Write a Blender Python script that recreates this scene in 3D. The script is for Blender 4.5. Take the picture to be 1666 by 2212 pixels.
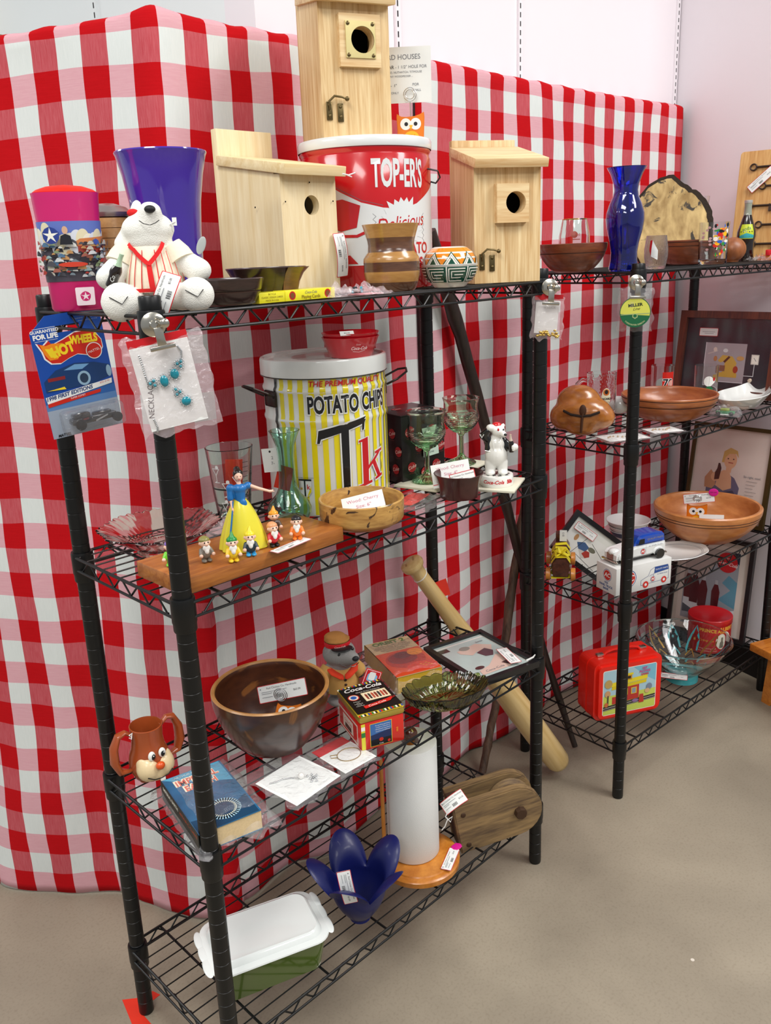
import bpy, bmesh, math, random
from mathutils import Matrix, Vector, noise, Euler
PI = math.pi
for o in list(bpy.data.objects): bpy.data.objects.remove(o, do_unlink=True)
SC = bpy.context.scene
COL = SC.collection
R = math.radians
rnd = random.Random(7)

# ------------------------------------------------------------ camera
CAM = Vector((-.6017, -1.0475, 1.4573)); YAW, PIT, ROL = .7984, -.2733, -.0404; FPX = 1853.12; PPX, PPY = 828.35, 1067.8
cf = Vector((math.cos(YAW)*math.cos(PIT), math.sin(YAW)*math.cos(PIT), math.sin(PIT)))
cr0 = Vector((math.sin(YAW), -math.cos(YAW), 0)); cu0 = cr0.cross(cf)
cr = cr0*math.cos(ROL) + cu0*math.sin(ROL); cu = cu0*math.cos(ROL) - cr0*math.sin(ROL)
cd = bpy.data.cameras.new('camera'); cam = bpy.data.objects.new('camera', cd); COL.objects.link(cam)
cd.sensor_fit = 'VERTICAL'; cd.sensor_height = 32; cd.sensor_width = 24.1; cd.lens = FPX/2212*32
cd.shift_x = (833-PPX)/2212; cd.shift_y = (PPY-1106)/2212
cam.matrix_world = Matrix(((cr.x, cu.x, -cf.x, CAM.x), (cr.y, cu.y, -cf.y, CAM.y), (cr.z, cu.z, -cf.z, CAM.z), (0, 0, 0, 1)))
cd.clip_start = .05
SC.camera = cam
def ray(px, py): return cf + cr*((px-PPX)/FPX) - cu*((py-PPY)/FPX)
def AZ(px, py, z): d = ray(px, py); return CAM + d*((z-CAM.z)/d.z)      # the point of a level plane seen at a pixel
def AY(px, py, y): d = ray(px, py); return CAM + d*((y-CAM.y)/d.y)
def face(x, y, off=0): return math.atan2(CAM.y-y, CAM.x-x) + PI/2 + R(off)   # rotation that turns a front (-y) to the shopper

# ------------------------------------------------------------ view, world, lights
SC.view_settings.view_transform = 'Standard'; SC.view_settings.look = 'None'
SC.view_settings.exposure = 0.16; SC.view_settings.gamma = 1; SC.view_settings.use_curve_mapping = False
w = bpy.data.worlds.new('world'); SC.world = w; w.use_nodes = True
w.node_tree.nodes['Background'].inputs[0].default_value = (.92, .96, 1, 1)
w.node_tree.nodes['Background'].inputs[1].default_value = .33
def area(name, loc, sx, sy, power_, col=(1, .98, .95), tilt=(0, 0, 0)):
    l = bpy.data.lights.new(name, 'AREA'); l.shape = 'RECTANGLE'; l.size = sx; l.size_y = sy; l.energy = power_*1.14; l.color = col
    o = bpy.data.objects.new(name, l); o.location = loc; o.rotation_euler = tilt; COL.objects.link(o); return o
area('overhead_area_light', (-.9, -.6, 3.1), .7, 1.3, 34)
area('overhead_area_light', (1.5, -1.3, 3.1), .7, 1.3, 34)
area('overhead_area_light', (1.9, -2.3, 3.1), .7, 1.3, 30, (1, .93, .95))
area('overhead_area_light', (.3, -3.2, 3.1), 1.3, .7, 34)
area('overhead_area_light', (-2.4, 1.2, 3.1), .7, 1.3, 30)
area('overhead_area_light', (-2.2, -1.8, 3.1), .7, 1.3, 28)
area('overhead_area_light', (-.9, 2.9, 3.1), 1.3, .7, 26, (.95, 1, 1))  # added fill lamp, no fixture there: brightens the left and far walls

# ------------------------------------------------------------ materials
def lin(h):
    h = h.lstrip('#'); c = [int(h[i:i+2], 16)/255 for i in (0, 2, 4)]
    return tuple(x/12.92 if x <= .04045 else ((x+.055)/1.055)**2.4 for x in c) + (1,)
MC = {}
def N(nt, t, **k):
    n = nt.nodes.new(t)
    for a, b in k.items(): setattr(n, a, b)
    return n
def mat(name, col, rough=.5, metal=0, trans=0, ior=1.45, coat=0, var=.06, vs=30, bump=0, bs=200, alpha=1, sss=0):
    if name in MC: return MC[name]
    m = bpy.data.materials.new(name); m.use_nodes = True; nt = m.node_tree; b = nt.nodes['Principled BSDF']
    c = lin(col); b.inputs['Base Color'].default_value = c; b.inputs['Roughness'].default_value = rough
    b.inputs['Metallic'].default_value = metal; b.inputs['Transmission Weight'].default_value = trans; b.inputs['IOR'].default_value = ior
    b.inputs['Coat Weight'].default_value = coat; b.inputs['Coat Roughness'].default_value = .08; b.inputs['Alpha'].default_value = alpha
    tc = N(nt, 'ShaderNodeTexCoord')
    if var and not trans:
        no = N(nt, 'ShaderNodeTexNoise'); no.inputs['Scale'].default_value = vs; no.inputs['Detail'].default_value = 4
        nt.links.new(tc.outputs['Object'], no.inputs['Vector'])
        mx = N(nt, 'ShaderNodeMix', data_type='RGBA'); nt.links.new(no.outputs['Fac'], mx.inputs[0])
        mx.inputs[6].default_value = tuple(x*(1-var*2) for x in c[:3]) + (1,)
        mx.inputs[7].default_value = tuple(min(1, x*(1+var*2)) for x in c[:3]) + (1,)
        nt.links.new(mx.outputs[2], b.inputs['Base Color'])
    if bump:
        n2 = N(nt, 'ShaderNodeTexNoise'); n2.inputs['Scale'].default_value = bs; nt.links.new(tc.outputs['Object'], n2.inputs['Vector'])
        bp = N(nt, 'ShaderNodeBump'); bp.inputs['Strength'].default_value = bump; bp.inputs['Distance'].default_value = .002
        nt.links.new(n2.outputs['Fac'], bp.inputs['Height']); nt.links.new(bp.outputs[0], b.inputs['Normal'])
    MC[name] = m; return m
def wood(name, dark, light, scale=(60, 60, 8), rough=.45, dist=3, coat=0, ramp=(.3, .75), blotch=None, bump=.08):
    """grain running along the local z axis unless the scale says otherwise"""
    if name in MC: return MC[name]
    m = bpy.data.materials.new(name); m.use_nodes = True; nt = m.node_tree; b = nt.nodes['Principled BSDF']
    b.inputs['Roughness'].default_value = rough; b.inputs['Coat Weight'].default_value = coat; b.inputs['Coat Roughness'].default_value = .15
    tc = N(nt, 'ShaderNodeTexCoord'); mp = N(nt, 'ShaderNodeMapping'); mp.inputs['Scale'].default_value = scale
    nt.links.new(tc.outputs['Object'], mp.inputs['Vector'])
    no = N(nt, 'ShaderNodeTexNoise'); no.inputs['Scale'].default_value = 1; no.inputs['Detail'].default_value = 6; no.inputs['Distortion'].default_value = dist*.3
    nt.links.new(mp.outputs[0], no.inputs['Vector'])
    wv = N(nt, 'ShaderNodeTexNoise'); wv.inputs['Scale'].default_value = 4.5; wv.inputs['Detail'].default_value = 3
    nt.links.new(mp.outputs[0], wv.inputs['Vector'])
    ad = N(nt, 'ShaderNodeMath', operation='MULTIPLY_ADD'); nt.links.new(wv.outputs['Fac'], ad.inputs[0]); ad.inputs[1].default_value = .45
    nt.links.new(no.outputs['Fac'], ad.inputs[2])
    cr_ = N(nt, 'ShaderNodeValToRGB'); cr_.color_ramp.elements[0].position = ramp[0]+.2; cr_.color_ramp.elements[1].position = ramp[1]+.2
    cr_.color_ramp.elements[0].color = lin(dark); cr_.color_ramp.elements[1].color = lin(light)
    nt.links.new(ad.outputs[0], cr_.inputs[0]); out = cr_.outputs[0]
    if blotch:
        n3 = N(nt, 'ShaderNodeTexNoise'); n3.inputs['Scale'].default_value = blotch[1]; n3.inputs['Detail'].default_value = 5; n3.inputs['Distortion'].default_value = 1.2
        nt.links.new(tc.outputs['Object'], n3.inputs['Vector'])
        r3 = N(nt, 'ShaderNodeValToRGB'); r3.color_ramp.elements[0].position = blotch[2]; r3.color_ramp.elements[1].position = blotch[2]+blotch[3]
        nt.links.new(n3.outputs['Fac'], r3.inputs[0])
        mx = N(nt, 'ShaderNodeMix', data_type='RGBA'); nt.links.new(r3.outputs[0], mx.inputs[0]); nt.links.new(out, mx.inputs[6])
        mx.inputs[7].default_value = lin(blotch[0]); out = mx.outputs[2]
    nt.links.new(out, b.inputs['Base Color'])
    bp = N(nt, 'ShaderNodeBump'); bp.inputs['Strength'].default_value = bump; bp.inputs['Distance'].default_value = .001
    nt.links.new(ad.outputs[0], bp.inputs['Height']); nt.links.new(bp.outputs[0], b.inputs['Normal'])
    MC[name] = m; return m
def glass(name, col='ffffff', rough=.02, ior=1.45, bump=0, bs=80):
    if name in MC: return MC[name]
    m = mat(name, col, rough, 0, 1, ior, bump=bump, bs=bs); return m
def clear(name, tint='ffffff', gl=.10, bump=.6, bs=60, op=.06, oc='f2eef2'):
    """thin clear film: mostly see-through, glossy, a little milky"""
    if name in MC: return MC[name]
    m = bpy.data.materials.new(name); m.use_nodes = True; nt = m.node_tree; nt.nodes.clear()
    o = N(nt, 'ShaderNodeOutputMaterial'); t = N(nt, 'ShaderNodeBsdfTransparent'); t.inputs[0].default_value = lin(tint)
    g = N(nt, 'ShaderNodeBsdfGlossy'); g.inputs['Roughness'].default_value = .12; d = N(nt, 'ShaderNodeBsdfDiffuse'); d.inputs[0].default_value = lin(oc)
    tc = N(nt, 'ShaderNodeTexCoord'); no = N(nt, 'ShaderNodeTexNoise'); no.inputs['Scale'].default_value = bs; no.inputs['Detail'].default_value = 5; no.inputs['Distortion'].default_value = 1.5
    nt.links.new(tc.outputs['Object'], no.inputs['Vector']); bp = N(nt, 'ShaderNodeBump'); bp.inputs['Strength'].default_value = bump; bp.inputs['Distance'].default_value = .01
    nt.links.new(no.outputs['Fac'], bp.inputs['Height']); nt.links.new(bp.outputs[0], g.inputs['Normal'])
    fr = N(nt, 'ShaderNodeLayerWeight'); fr.inputs[0].default_value = .5; nt.links.new(bp.outputs[0], fr.inputs['Normal'])
    pw = N(nt, 'ShaderNodeMath', operation='POWER'); nt.links.new(fr.outputs['Facing'], pw.inputs[0]); pw.inputs[1].default_value = 4
    ad = N(nt, 'ShaderNodeMath', operation='MULTIPLY_ADD'); ad.inputs[1].default_value = .6; ad.inputs[2].default_value = gl*.5; nt.links.new(pw.outputs[0], ad.inputs[0]); ad.use_clamp = True
    m1 = N(nt, 'ShaderNodeMixShader'); m1.inputs[0].default_value = op; nt.links.new(t.outputs[0], m1.inputs[1]); nt.links.new(d.outputs[0], m1.inputs[2])
    m2 = N(nt, 'ShaderNodeMixShader'); nt.links.new(ad.outputs[0], m2.inputs[0]); nt.links.new(m1.outputs[0], m2.inputs[1]); nt.links.new(g.outputs[0], m2.inputs[2])
    nt.links.new(m2.outputs[0], o.inputs[0]); MC[name] = m; return m
def flat(col, rough=.55, coat=0): return mat('paint_'+col+('_gloss' if rough < .3 else ''), col, rough, coat=coat, var=.02)

blackm = mat('black_powder_coat', '08090a', .38, var=.1)
white = mat('white_paper', 'e9ebe8', .7, var=.02); ink = mat('black_ink', '1c1c20', .6); grayink = mat('grey_ink', '6d7078', .6)
redm = mat('red_print', 'c8141e', .45, var=.03); chrome = mat('nickel', 'c9c4b8', .22, 1); silver = mat('silver', 'd4d6d8', .25, 1)
film = clear('clear_plastic_film'); pinkfilm = clear('clear_plastic_film_hazy', op=.16, gl=.16, oc='f6dfe4')
G0 = glass('clear_glass', 'f7fbfa')

# ------------------------------------------------------------ mesh builder
def Tm(x=0, y=0, z=0, rx=0, ry=0, rz=0, s=1):
    return Matrix.Translation((x, y, z)) @ Euler((R(rx), R(ry), R(rz))).to_matrix().to_4x4() @ (Matrix.Diagonal((s, s, s, 1)) if not isinstance(s, tuple) else Matrix.Diagonal(s+(1,)))
def text_mesh(s, size, bold, shear, ax):
    cu_ = bpy.data.curves.new('t', 'FONT'); cu_.body = s; cu_.size = size; cu_.align_x = ax; cu_.align_y = 'CENTER'; cu_.shear = shear; cu_.offset = bold; cu_.resolution_u = 3; cu_.fill_mode = 'FRONT'
    o = bpy.data.objects.new('t', cu_); me = bpy.data.meshes.new_from_object(o)
    vs = [tuple(v.co) for v in me.vertices]; fs = [tuple(p.vertices) for p in me.polygons]
    bpy.data.objects.remove(o); bpy.data.curves.remove(cu_); bpy.data.meshes.remove(me); return vs, fs
class MB:
    def __init__(s): s.bm = bmesh.new(); s.mats = []; s.T = Matrix()
    def mi(s, m):
        if m not in s.mats: s.mats.append(m)
        return s.mats.index(m)
    def add(s, vs, fs, m, T=None):
        M_ = s.T @ T if T is not None else s.T
        vv = [s.bm.verts.new(M_ @ Vector(v)) for v in vs]; flip = M_.determinant() < 0
        for i, f in enumerate(fs):
            try:
                q = [vv[k] for k in f]
                fc = s.bm.faces.new(q[::-1] if flip else q); fc.material_index = s.mi(m[i] if isinstance(m, list) else m); fc.smooth = True
            except ValueError: pass
        return s
    def merge(s, b2, m, T=None):
        b2.verts.index_update(); return s.add([v.co.copy() for v in b2.verts], [[v.index for v in f.verts] for f in b2.faces], m, T)
    def box(s, sx, sy, sz, m, x=0, y=0, z=0, bev=0, T=None, seg=2):
        """z is the underside"""
        b = bmesh.new(); bmesh.ops.create_cube(b, size=1)
        for v in b.verts: v.co = Vector((v.co.x*sx+x, v.co.y*sy+y, (v.co.z+.5)*sz+z))
        if bev: bmesh.ops.bevel(b, geom=b.edges[:], offset=bev, segments=seg, affect='EDGES', profile=.5)
        s.merge(b, m, T); b.free(); return s
    def lathe(s, prof, m, seg=40, T=None, sx=1, sy=1, fl=None, a0=0, a1=2*PI):
        vs = []; fs = []; ms = []; n = len(prof); full = abs(a1-a0-2*PI) < 1e-6; cols = seg if full else seg+1
        for i in range(cols):
            a = a0+(a1-a0)*i/seg
            for j, p in enumerate(prof):
                r = p[0]; k = fl(a, j/(n-1)) if fl else 1
                z = p[1]
                if isinstance(k, tuple): r *= k[0]; z += k[1]
                else: r *= k
                vs.append((r*math.cos(a)*sx, r*math.sin(a)*sy, z))
        for i in range(seg):
            for j in range(n-1):
                a = i*n+j; b = ((i+1) % cols)*n+j
                fs.append((a, b, b+1, a+1)); ms.append(m[j] if isinstance(m, list) else m)
        s.add(vs, fs, ms, T)
        bmesh.ops.remove_doubles(s.bm, verts=s.bm.verts[-len(vs):], dist=1e-6) if prof[0][0] < 1e-7 or prof[-1][0] < 1e-7 else None
        return s
    def tube(s, pts, r, m, seg=8, closed=False, T=None, cap=True, flatn=1):
        P = [Vector(p) for p in pts]; n = len(P); rr = r if isinstance(r, (list, tuple)) else [r]*n
        tg = [(P[(i+1) % n]-P[i-1]).normalized() if closed or 0 < i < n-1 else (P[1]-P[0] if i == 0 else P[-1]-P[-2]).normalized() for i in range(n)]
        up = Vector((0, 0, 1)) if abs(tg[0].z) < .9 else Vector((1, 0, 0)); nx = tg[0].cross(up).normalized(); vs = []; fs = []
        for i in range(n):
            nx = (nx - tg[i]*nx.dot(tg[i])).normalized(); ny = tg[i].cross(nx)
            for k in range(seg):
                a = 2*PI*k/seg; vs.append(P[i]+(nx*math.cos(a)+ny*math.sin(a)*flatn)*rr[i])
        for i in range(n if closed else n-1):
            for k in range(seg):
                j = (i+1) % n; fs.append((i*seg+k, i*seg+(k+1) % seg, j*seg+(k+1) % seg, j*seg+k))
        if cap and not closed: fs.append(tuple(range(seg))[::-1]); fs.append(tuple((n-1)*seg+k for k in range(seg)))
        return s.add(vs, fs, m, T)
    def ell(s, c, r, m, T=None, u=20, v=12):
        if not isinstance(r, (tuple, list)): r = (r, r, r)
        b = bmesh.new(); bmesh.ops.create_uvsphere(b, u_segments=u, v_segments=v, radius=1)
        for q in b.verts: q.co = Vector((q.co.x*r[0]+c[0], q.co.y*r[1]+c[1], q.co.z*r[2]+c[2]))
        s.merge(b, m, T); b.free(); return s
    def prism(s, pts, d, m, T=None, y=0, side=None, bev=0):
        """outline in x,z; front face at y, back at y+d; may be a list of outlines with holes through hole="""
        n = len(pts); b = bmesh.new()
        f = [b.verts.new((p[0], y, p[1])) for p in pts]; k = [b.verts.new((p[0], y+d, p[1])) for p in pts]
        b.faces.new(f); b.faces.new(k[::-1])
        for i in range(n): b.faces.new((f[i], k[i], k[(i+1) % n], f[(i+1) % n]))
        bmesh.ops.recalc_face_normals(b, faces=b.faces[:])
        if bev: bmesh.ops.bevel(b, geom=[e for e in b.edges if abs(e.verts[0].co.y-e.verts[1].co.y) < 1e-6], offset=bev, segments=2, affect='EDGES')
        s.merge(b, m, T); b.free(); return s
    def plate(s, w_, h_, d, m, hole, T=None, seg=32, y=0, bev=0):
        """rectangle w x h (centred, x,z) of depth d with a round hole (cx,cz,r)"""
        cx, cz, r = hole; vs = []; fs = []; sq = []
        for k in range(seg):
            a = 2*PI*k/seg+PI/seg*0; dx, dz = math.cos(a), math.sin(a)
            t = min([((w_/2)*(1 if dx > 0 else -1)-cx)/dx if abs(dx) > 1e-6 else 1e9, ((h_/2)*(1 if dz > 0 else -1)-cz)/dz if abs(dz) > 1e-6 else 1e9])
            sq.append((cx+dx*t, cz+dz*t))
        for c in [(w_/2, h_/2), (-w_/2, h_/2), (-w_/2, -h_/2), (w_/2, -h_/2)]:
            i = min(range(seg), key=lambda q: (sq[q][0]-c[0])**2+(sq[q][1]-c[1])**2); sq[i] = c
        for k in range(seg):
            a = 2*PI*k/seg
            for yy in (y, y+d): vs.append((cx+r*math.cos(a), yy, cz+r*math.sin(a))); vs.append((sq[k][0], yy, sq[k][1]))
        for k in range(seg):
            a = k*4; b = ((k+1) % seg)*4
            fs += [(a, a+1, b+1, b), (a+2, b+2, b+3, a+3), (a, b, b+2, a+2), (a+1, a+3, b+3, b+1)]
        return s.add(vs, fs, m, T)
    def art(s, items, T=None, wrap=None, y=0, step=.00009, cut=.006, cutv=None):
        """printed artwork lying on a face: (u,v) on the x,z plane, a hair in front of y"""
        for i, it in enumerate(items):
            k, m = it[0], it[1]; d = -(step*(i+1)); b = bmesh.new()
            def pg(pts):
                vv = [b.verts.new((p[0], 0, p[1])) for p in pts]
                try: b.faces.new(vv)
                except ValueError: pass
            if k == 'P': pg(it[2])
            elif k == 'R':
                u0, v0, u1, v1 = it[2:6]; pg([(u0, v0), (u1, v0), (u1, v1), (u0, v1)])
            elif k == 'E':
                u, v, ru, rv = it[2:6]; ro = it[6] if len(it) > 6 else 0
                pg([(u+ru*math.cos(a)*math.cos(ro)-rv*math.sin(a)*math.sin(ro), v+ru*math.cos(a)*math.sin(ro)+rv*math.sin(a)*math.cos(ro)) for a in [2*PI*q/28 for q in range(28)]])
            elif k == 'L':
                pt, wd = it[2], it[3]
                for q in range(len(pt)-1):
                    a_, b_ = Vector(pt[q]), Vector(pt[q+1]); t = (b_-a_)
                    if t.length < 1e-7: continue
                    t.normalize(); nn = Vector((-t.y, t.x))*wd/2; e = t*wd*.2
                    pg([a_-nn-e, b_-nn+e, b_+nn+e, a_+nn-e])
            elif k == 'T':
                st, u, v, size = it[2:6]; o = it[6] if len(it) > 6 else {}
                vs, fs = text_mesh(st, size, o.get('bold', 0), o.get('shear', 0), o.get('ax', 'CENTER'))
                sx = o.get('sx', 1); a = R(o.get('rot', 0)); arc = o.get('arc', 0)
                def tr(p):
                    x, z = p[0]*sx, p[1]
                    if arc: t_ = x/arc; x, z = (arc+z)*math.sin(t_), (arc+z)*math.cos(t_)-arc
                    return (u+x*math.cos(a)-z*math.sin(a), 0, v+x*math.sin(a)+z*math.cos(a))
                vv = [b.verts.new(tr(p)) for p in vs]
                for f in fs:
                    try: b.faces.new([vv[q] for q in f])
                    except ValueError: pass
            if wrap:
                us = [v.co.x for v in b.verts]
                if us:
                    lo, hi = min(us), max(us); c = math.floor(lo/cut)*cut+cut
                    while c < hi:
                        bmesh.ops.bisect_plane(b, geom=b.verts[:]+b.edges[:]+b.faces[:], plane_co=(c, 0, 0), plane_no=(1, 0, 0)); c += cut
                    if cutv:
                        ws = [v.co.z for v in b.verts]; lo, hi = min(ws), max(ws); c = math.floor(lo/cutv)*cutv+cutv
                        while c < hi:
                            bmesh.ops.bisect_plane(b, geom=b.verts[:]+b.edges[:]+b.faces[:], plane_co=(0, 0, c), plane_no=(0, 0, 1)); c += cutv
                for v in b.verts:
                    q = wrap(v.co.x, v.co.z, -d) ; v.co = Vector(q)
            else:
                for v in b.verts: v.co = Vector((v.co.x, y+d, v.co.z))
                for f in b.faces:
                    if f.normal.y > 0: f.normal_flip()
            for f in b.faces: f.normal_update()
            s.merge(b, m, T); b.free()
        return s
    def build(s, name, parent=None, loc=None, rot=None, sharp=38, recalc=False):
        bm = s.bm; lab = None
        if isinstance(loc, str): lab = loc; loc = None
        if recalc: bmesh.ops.recalc_face_normals(bm, faces=bm.faces[:])
        bm.normal_update()
        for e in bm.edges:
            if len(e.link_faces) == 2:
                if e.link_faces[0].normal.angle(e.link_faces[1].normal, 0) > R(sharp): e.smooth = False
        me = bpy.data.meshes.new(name); bm.to_mesh(me); bm.free()
        for m in s.mats: me.materials.append(m)
        o = bpy.data.objects.new(name, me); COL.objects.link(o)
        if parent: o.parent = parent
        if loc is not None: o.location = loc
        if rot is not None: o.rotation_euler = rot
        if lab: o['label'] = lab
        return o
def cylwrap(Rd, x=0, y=0, sy=1): return lambda u, v, d: (x+(Rd+d)*math.sin(u/Rd), y-(Rd+d)*math.cos(u/Rd)*sy, v)
def profwrap(prof, x=0, y=0):
    """wrap on a lathe: v is height, u is arc at the local radius"""
    def f(u, v, d):
        for (r0, z0), (r1, z1) in zip(prof, prof[1:]):
            if (z0 <= v <= z1): r = r0+(r1-r0)*(v-z0)/max(1e-9, z1-z0); break
        else: r = prof[-1][0] if v > prof[-1][1] else prof[0][0]
        a = u/max(p[0] for p in prof); return (x+(r+d)*math.sin(a), y-(r+d)*math.cos(a), v)
    return f
def soft(name, blobs, m, parent=None, vox=.004, it=6, loc=None, rot=None):
    """one continuous body grown from overlapping rounded masses: (centre, radii[, T]) or ('c', p0, p1, r0, r1)"""
    b = MB()
    for q in blobs:
        if q[0] == 'c': 
            a_, e_ = Vector(q[1]), Vector(q[2]); n_ = max(2, int((e_-a_).length/(min(q[3], q[4])*.45)))
            for i in range(n_+1): t = i/n_; b.ell(a_.lerp(e_, t), q[3]+(q[4]-q[3])*t, m, u=14, v=9)
        else: b.ell((0, 0, 0), q[1], m, T=Matrix.Translation(q[0]) @ (q[2] if len(q) > 2 else Matrix()))
    me = bpy.data.meshes.new('s'); b.bm.to_mesh(me); b.bm.free(); o = bpy.data.objects.new('s', me); COL.objects.link(o)
    md = o.modifiers.new('r', 'REMESH'); md.mode = 'VOXEL'; md.voxel_size = vox; md.use_smooth_shade = True
    ms = o.modifiers.new('m', 'SMOOTH'); ms.iterations = it; ms.factor = .6
    dg = bpy.context.evaluated_depsgraph_get(); dg.update()
    me2 = bpy.data.meshes.new_from_object(o.evaluated_get(dg), depsgraph=dg); bpy.data.objects.remove(o); bpy.data.meshes.remove(me)
    me2.name = name; me2.materials.clear(); me2.materials.append(m)
    for p in me2.polygons: p.use_smooth = True; p.material_index = 0
    r = bpy.data.objects.new(name, me2); COL.objects.link(r)
    if parent: r.parent = parent
    if loc is not None: r.location = loc
    if rot is not None: r.rotation_euler = rot
    return r
def meta(o, label=None, cat=None, group=None, kind=None):
    if label: o['label'] = label
    if cat: o['category'] = cat
    if group: o['group'] = group
    if kind: o['kind'] = kind
    return o
def thing(name, label, cat, loc=(0, 0, 0), rz=0, group=None, rot=None):
    o = bpy.data.objects.new(name, None); COL.objects.link(o); o.empty_display_size = .02; o.location = loc
    o.rotation_euler = rot if rot else (0, 0, rz); return meta(o, label, cat, group)
def solo(name, mb, label, cat, loc=(0, 0, 0), rz=0, group=None, rot=None, **k):
    return meta(mb.build(name, None, loc, rot if rot else (0, 0, rz), **k), label, cat, group)
def dup(root, loc, rz, label):
    r = root.copy(); COL.objects.link(r); r.location = loc; r.rotation_euler = (0, 0, rz); r['label'] = label
    for ch in root.children:
        c = ch.copy(); COL.objects.link(c); c.parent = r
        for g in ch.children: d = g.copy(); COL.objects.link(d); d.parent = c
    return r
def V(x, y, z): return Vector((x, y, z))
def circle_pts(r, n=40, z=0, sx=1, sy=1): return [(r*sx*math.cos(2*PI*i/n), r*sy*math.sin(2*PI*i/n), z) for i in range(n)]
def star(u, v, r0, r1, n, a0=PI/2): return [(u+(r0 if k % 2 == 0 else r1)*math.cos(a0+PI*k/n), v+(r0 if k % 2 == 0 else r1)*math.sin(a0+PI*k/n)) for k in range(2*n)]
def rrect(u0, v0, u1, v1, r, n=4):
    p = []
    for cx, cy, a in ((u1-r, v1-r, 0), (u0+r, v1-r, 90), (u0+r, v0+r, 180), (u1-r, v0+r, 270)):
        for k in range(n+1): t = R(a+90*k/n); p.append((cx+r*math.cos(t), cy+r*math.sin(t)))
    return p
def tag_mb(w_=.075, h_=.028, curl=0, price='$5.00', head='Red Chicken Co. Handmade', bord=redm, bar=True):
    """white price tag with a red border, facing -y, centred"""
    b = MB(); cw = (lambda u, v, d: (math.sin(u*curl)/curl, (1-math.cos(u*curl))/curl-d, v)) if curl else (lambda u, v, d: (u, -d, v))
    its = [('P', bord, rrect(-w_/2, -h_/2, w_/2, h_/2, .002)), ('P', white, rrect(-w_/2+.0012, -h_/2+.0012, w_/2-.0012, h_/2-.0012, .0015))]
    its += [('T', ink, head, 0, h_*.3, h_*.16), ('T', ink, price, w_*.3, -h_*.05, h_*.16)]
    if bar: its += [('R', ink, -w_*.12+i*.0012, -h_*.32, -w_*.12+i*.0012+(.0004 if i % 3 else .0008), -h_*.1) for i in range(10)]
    its += [('R', grayink, -w_*.42, h_*v, w_*x, h_*v+.0007) for v, x in ((.1, .1), (.0, -.2), (-.2, -.2))]
    its += [('E', grayink, -w_*.43, h_*.3, .0012, .0012)]
    b.art(its, wrap=cw); b.art([('P', white, rrect(-w_/2, -h_/2, w_/2, h_/2, .002)[::-1])], wrap=lambda u, v, d: cw(u, v, -.0004)); return b

# ------------------------------------------------------------ the room
def gingham(name, pu, fu, pv, fv):
    m = bpy.data.materials.new(name); m.use_nodes = True; nt = m.node_tree; b = nt.nodes['Principled BSDF']; L = nt.links.new
    b.inputs['Roughness'].default_value = .95; b.inputs['Specular IOR Level'].default_value = .15
    uv = N(nt, 'ShaderNodeUVMap'); uv.uv_map = 'UVMap'; sp = N(nt, 'ShaderNodeSeparateXYZ')
    no = N(nt, 'ShaderNodeTexNoise'); no.inputs['Scale'].default_value = 3; L(uv.outputs[0], no.inputs['Vector'])
    sb = N(nt, 'ShaderNodeVectorMath', operation='SUBTRACT'); L(no.outputs['Color'], sb.inputs[0]); sb.inputs[1].default_value = (.5, .5, .5)
    ml = N(nt, 'ShaderNodeVectorMath', operation='SCALE'); L(sb.outputs[0], ml.inputs[0]); ml.inputs['Scale'].default_value = .035
    ad = N(nt, 'ShaderNodeVectorMath', operation='ADD'); L(uv.outputs[0], ad.inputs[0]); L(ml.outputs[0], ad.inputs[1]); L(ad.outputs[0], sp.inputs[0])
    def band(o, p, ph, fr):
        a = N(nt, 'ShaderNodeMath', operation='MULTIPLY_ADD'); L(o, a.inputs[0]); a.inputs[1].default_value = 1/p; a.inputs[2].default_value = -ph/p+100
        f = N(nt, 'ShaderNodeMath', operation='FRACT'); L(a.outputs[0], f.inputs[0])
        g = N(nt, 'ShaderNodeMath', operation='LESS_THAN'); L(f.outputs[0], g.inputs[0]); g.inputs[1].default_value = fr; return g.outputs[0]
    A = band(sp.outputs[0], pu, fu, .5); B = band(sp.outputs[1], pv, fv, .5)
    def streak(sx, sy, lo, hi):
        mp = N(nt, 'ShaderNodeMapping'); mp.inputs['Scale'].default_value = (sx, sy, 1); L(uv.outputs[0], mp.inputs[0])
        n = N(nt, 'ShaderNodeTexNoise'); n.inputs['Scale'].default_value = 1; n.inputs['Detail'].default_value = 6; n.inputs['Roughness'].default_value = .7; L(mp.outputs[0], n.inputs['Vector'])
        r = N(nt, 'ShaderNodeMapRange'); L(n.outputs['Fac'], r.inputs[0]); r.inputs[1].default_value = lo; r.inputs[2].default_value = hi; return r.outputs[0]
    def mix(f, a, c):
        x = N(nt, 'ShaderNodeMix', data_type='RGBA')
        L(f, x.inputs[0]) if not isinstance(f, float) else setattr(x.inputs[0], 'default_value', f)
        for s_, v in ((6, a), (7, c)): (L(v, x.inputs[s_]) if not isinstance(v, str) else setattr(x.inputs[s_], 'default_value', lin(v)))
        return x.outputs[2]
    s1 = streak(420, 26, .3, .8); s2 = streak(26, 420, .3, .8)
    vert = mix(s1, 'b8434c', 'cc6c72'); hor = mix(s2, 'd79fa8', 'e0b2b9'); full = mix(s2, 'b60a12', 'c4101a')
    wht = mix(s1, 'd6dcd9', 'e2e6e3')
    c = mix(A, mix(B, wht, hor), mix(B, vert, full)); L(c, b.inputs['Base Color'])
    bp = N(nt, 'ShaderNodeBump'); bp.inputs['Strength'].default_value = .25; bp.inputs['Distance'].default_value = .001; L(s1, bp.inputs['Height']); L(bp.outputs[0], b.inputs['Normal'])
    return m
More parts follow.
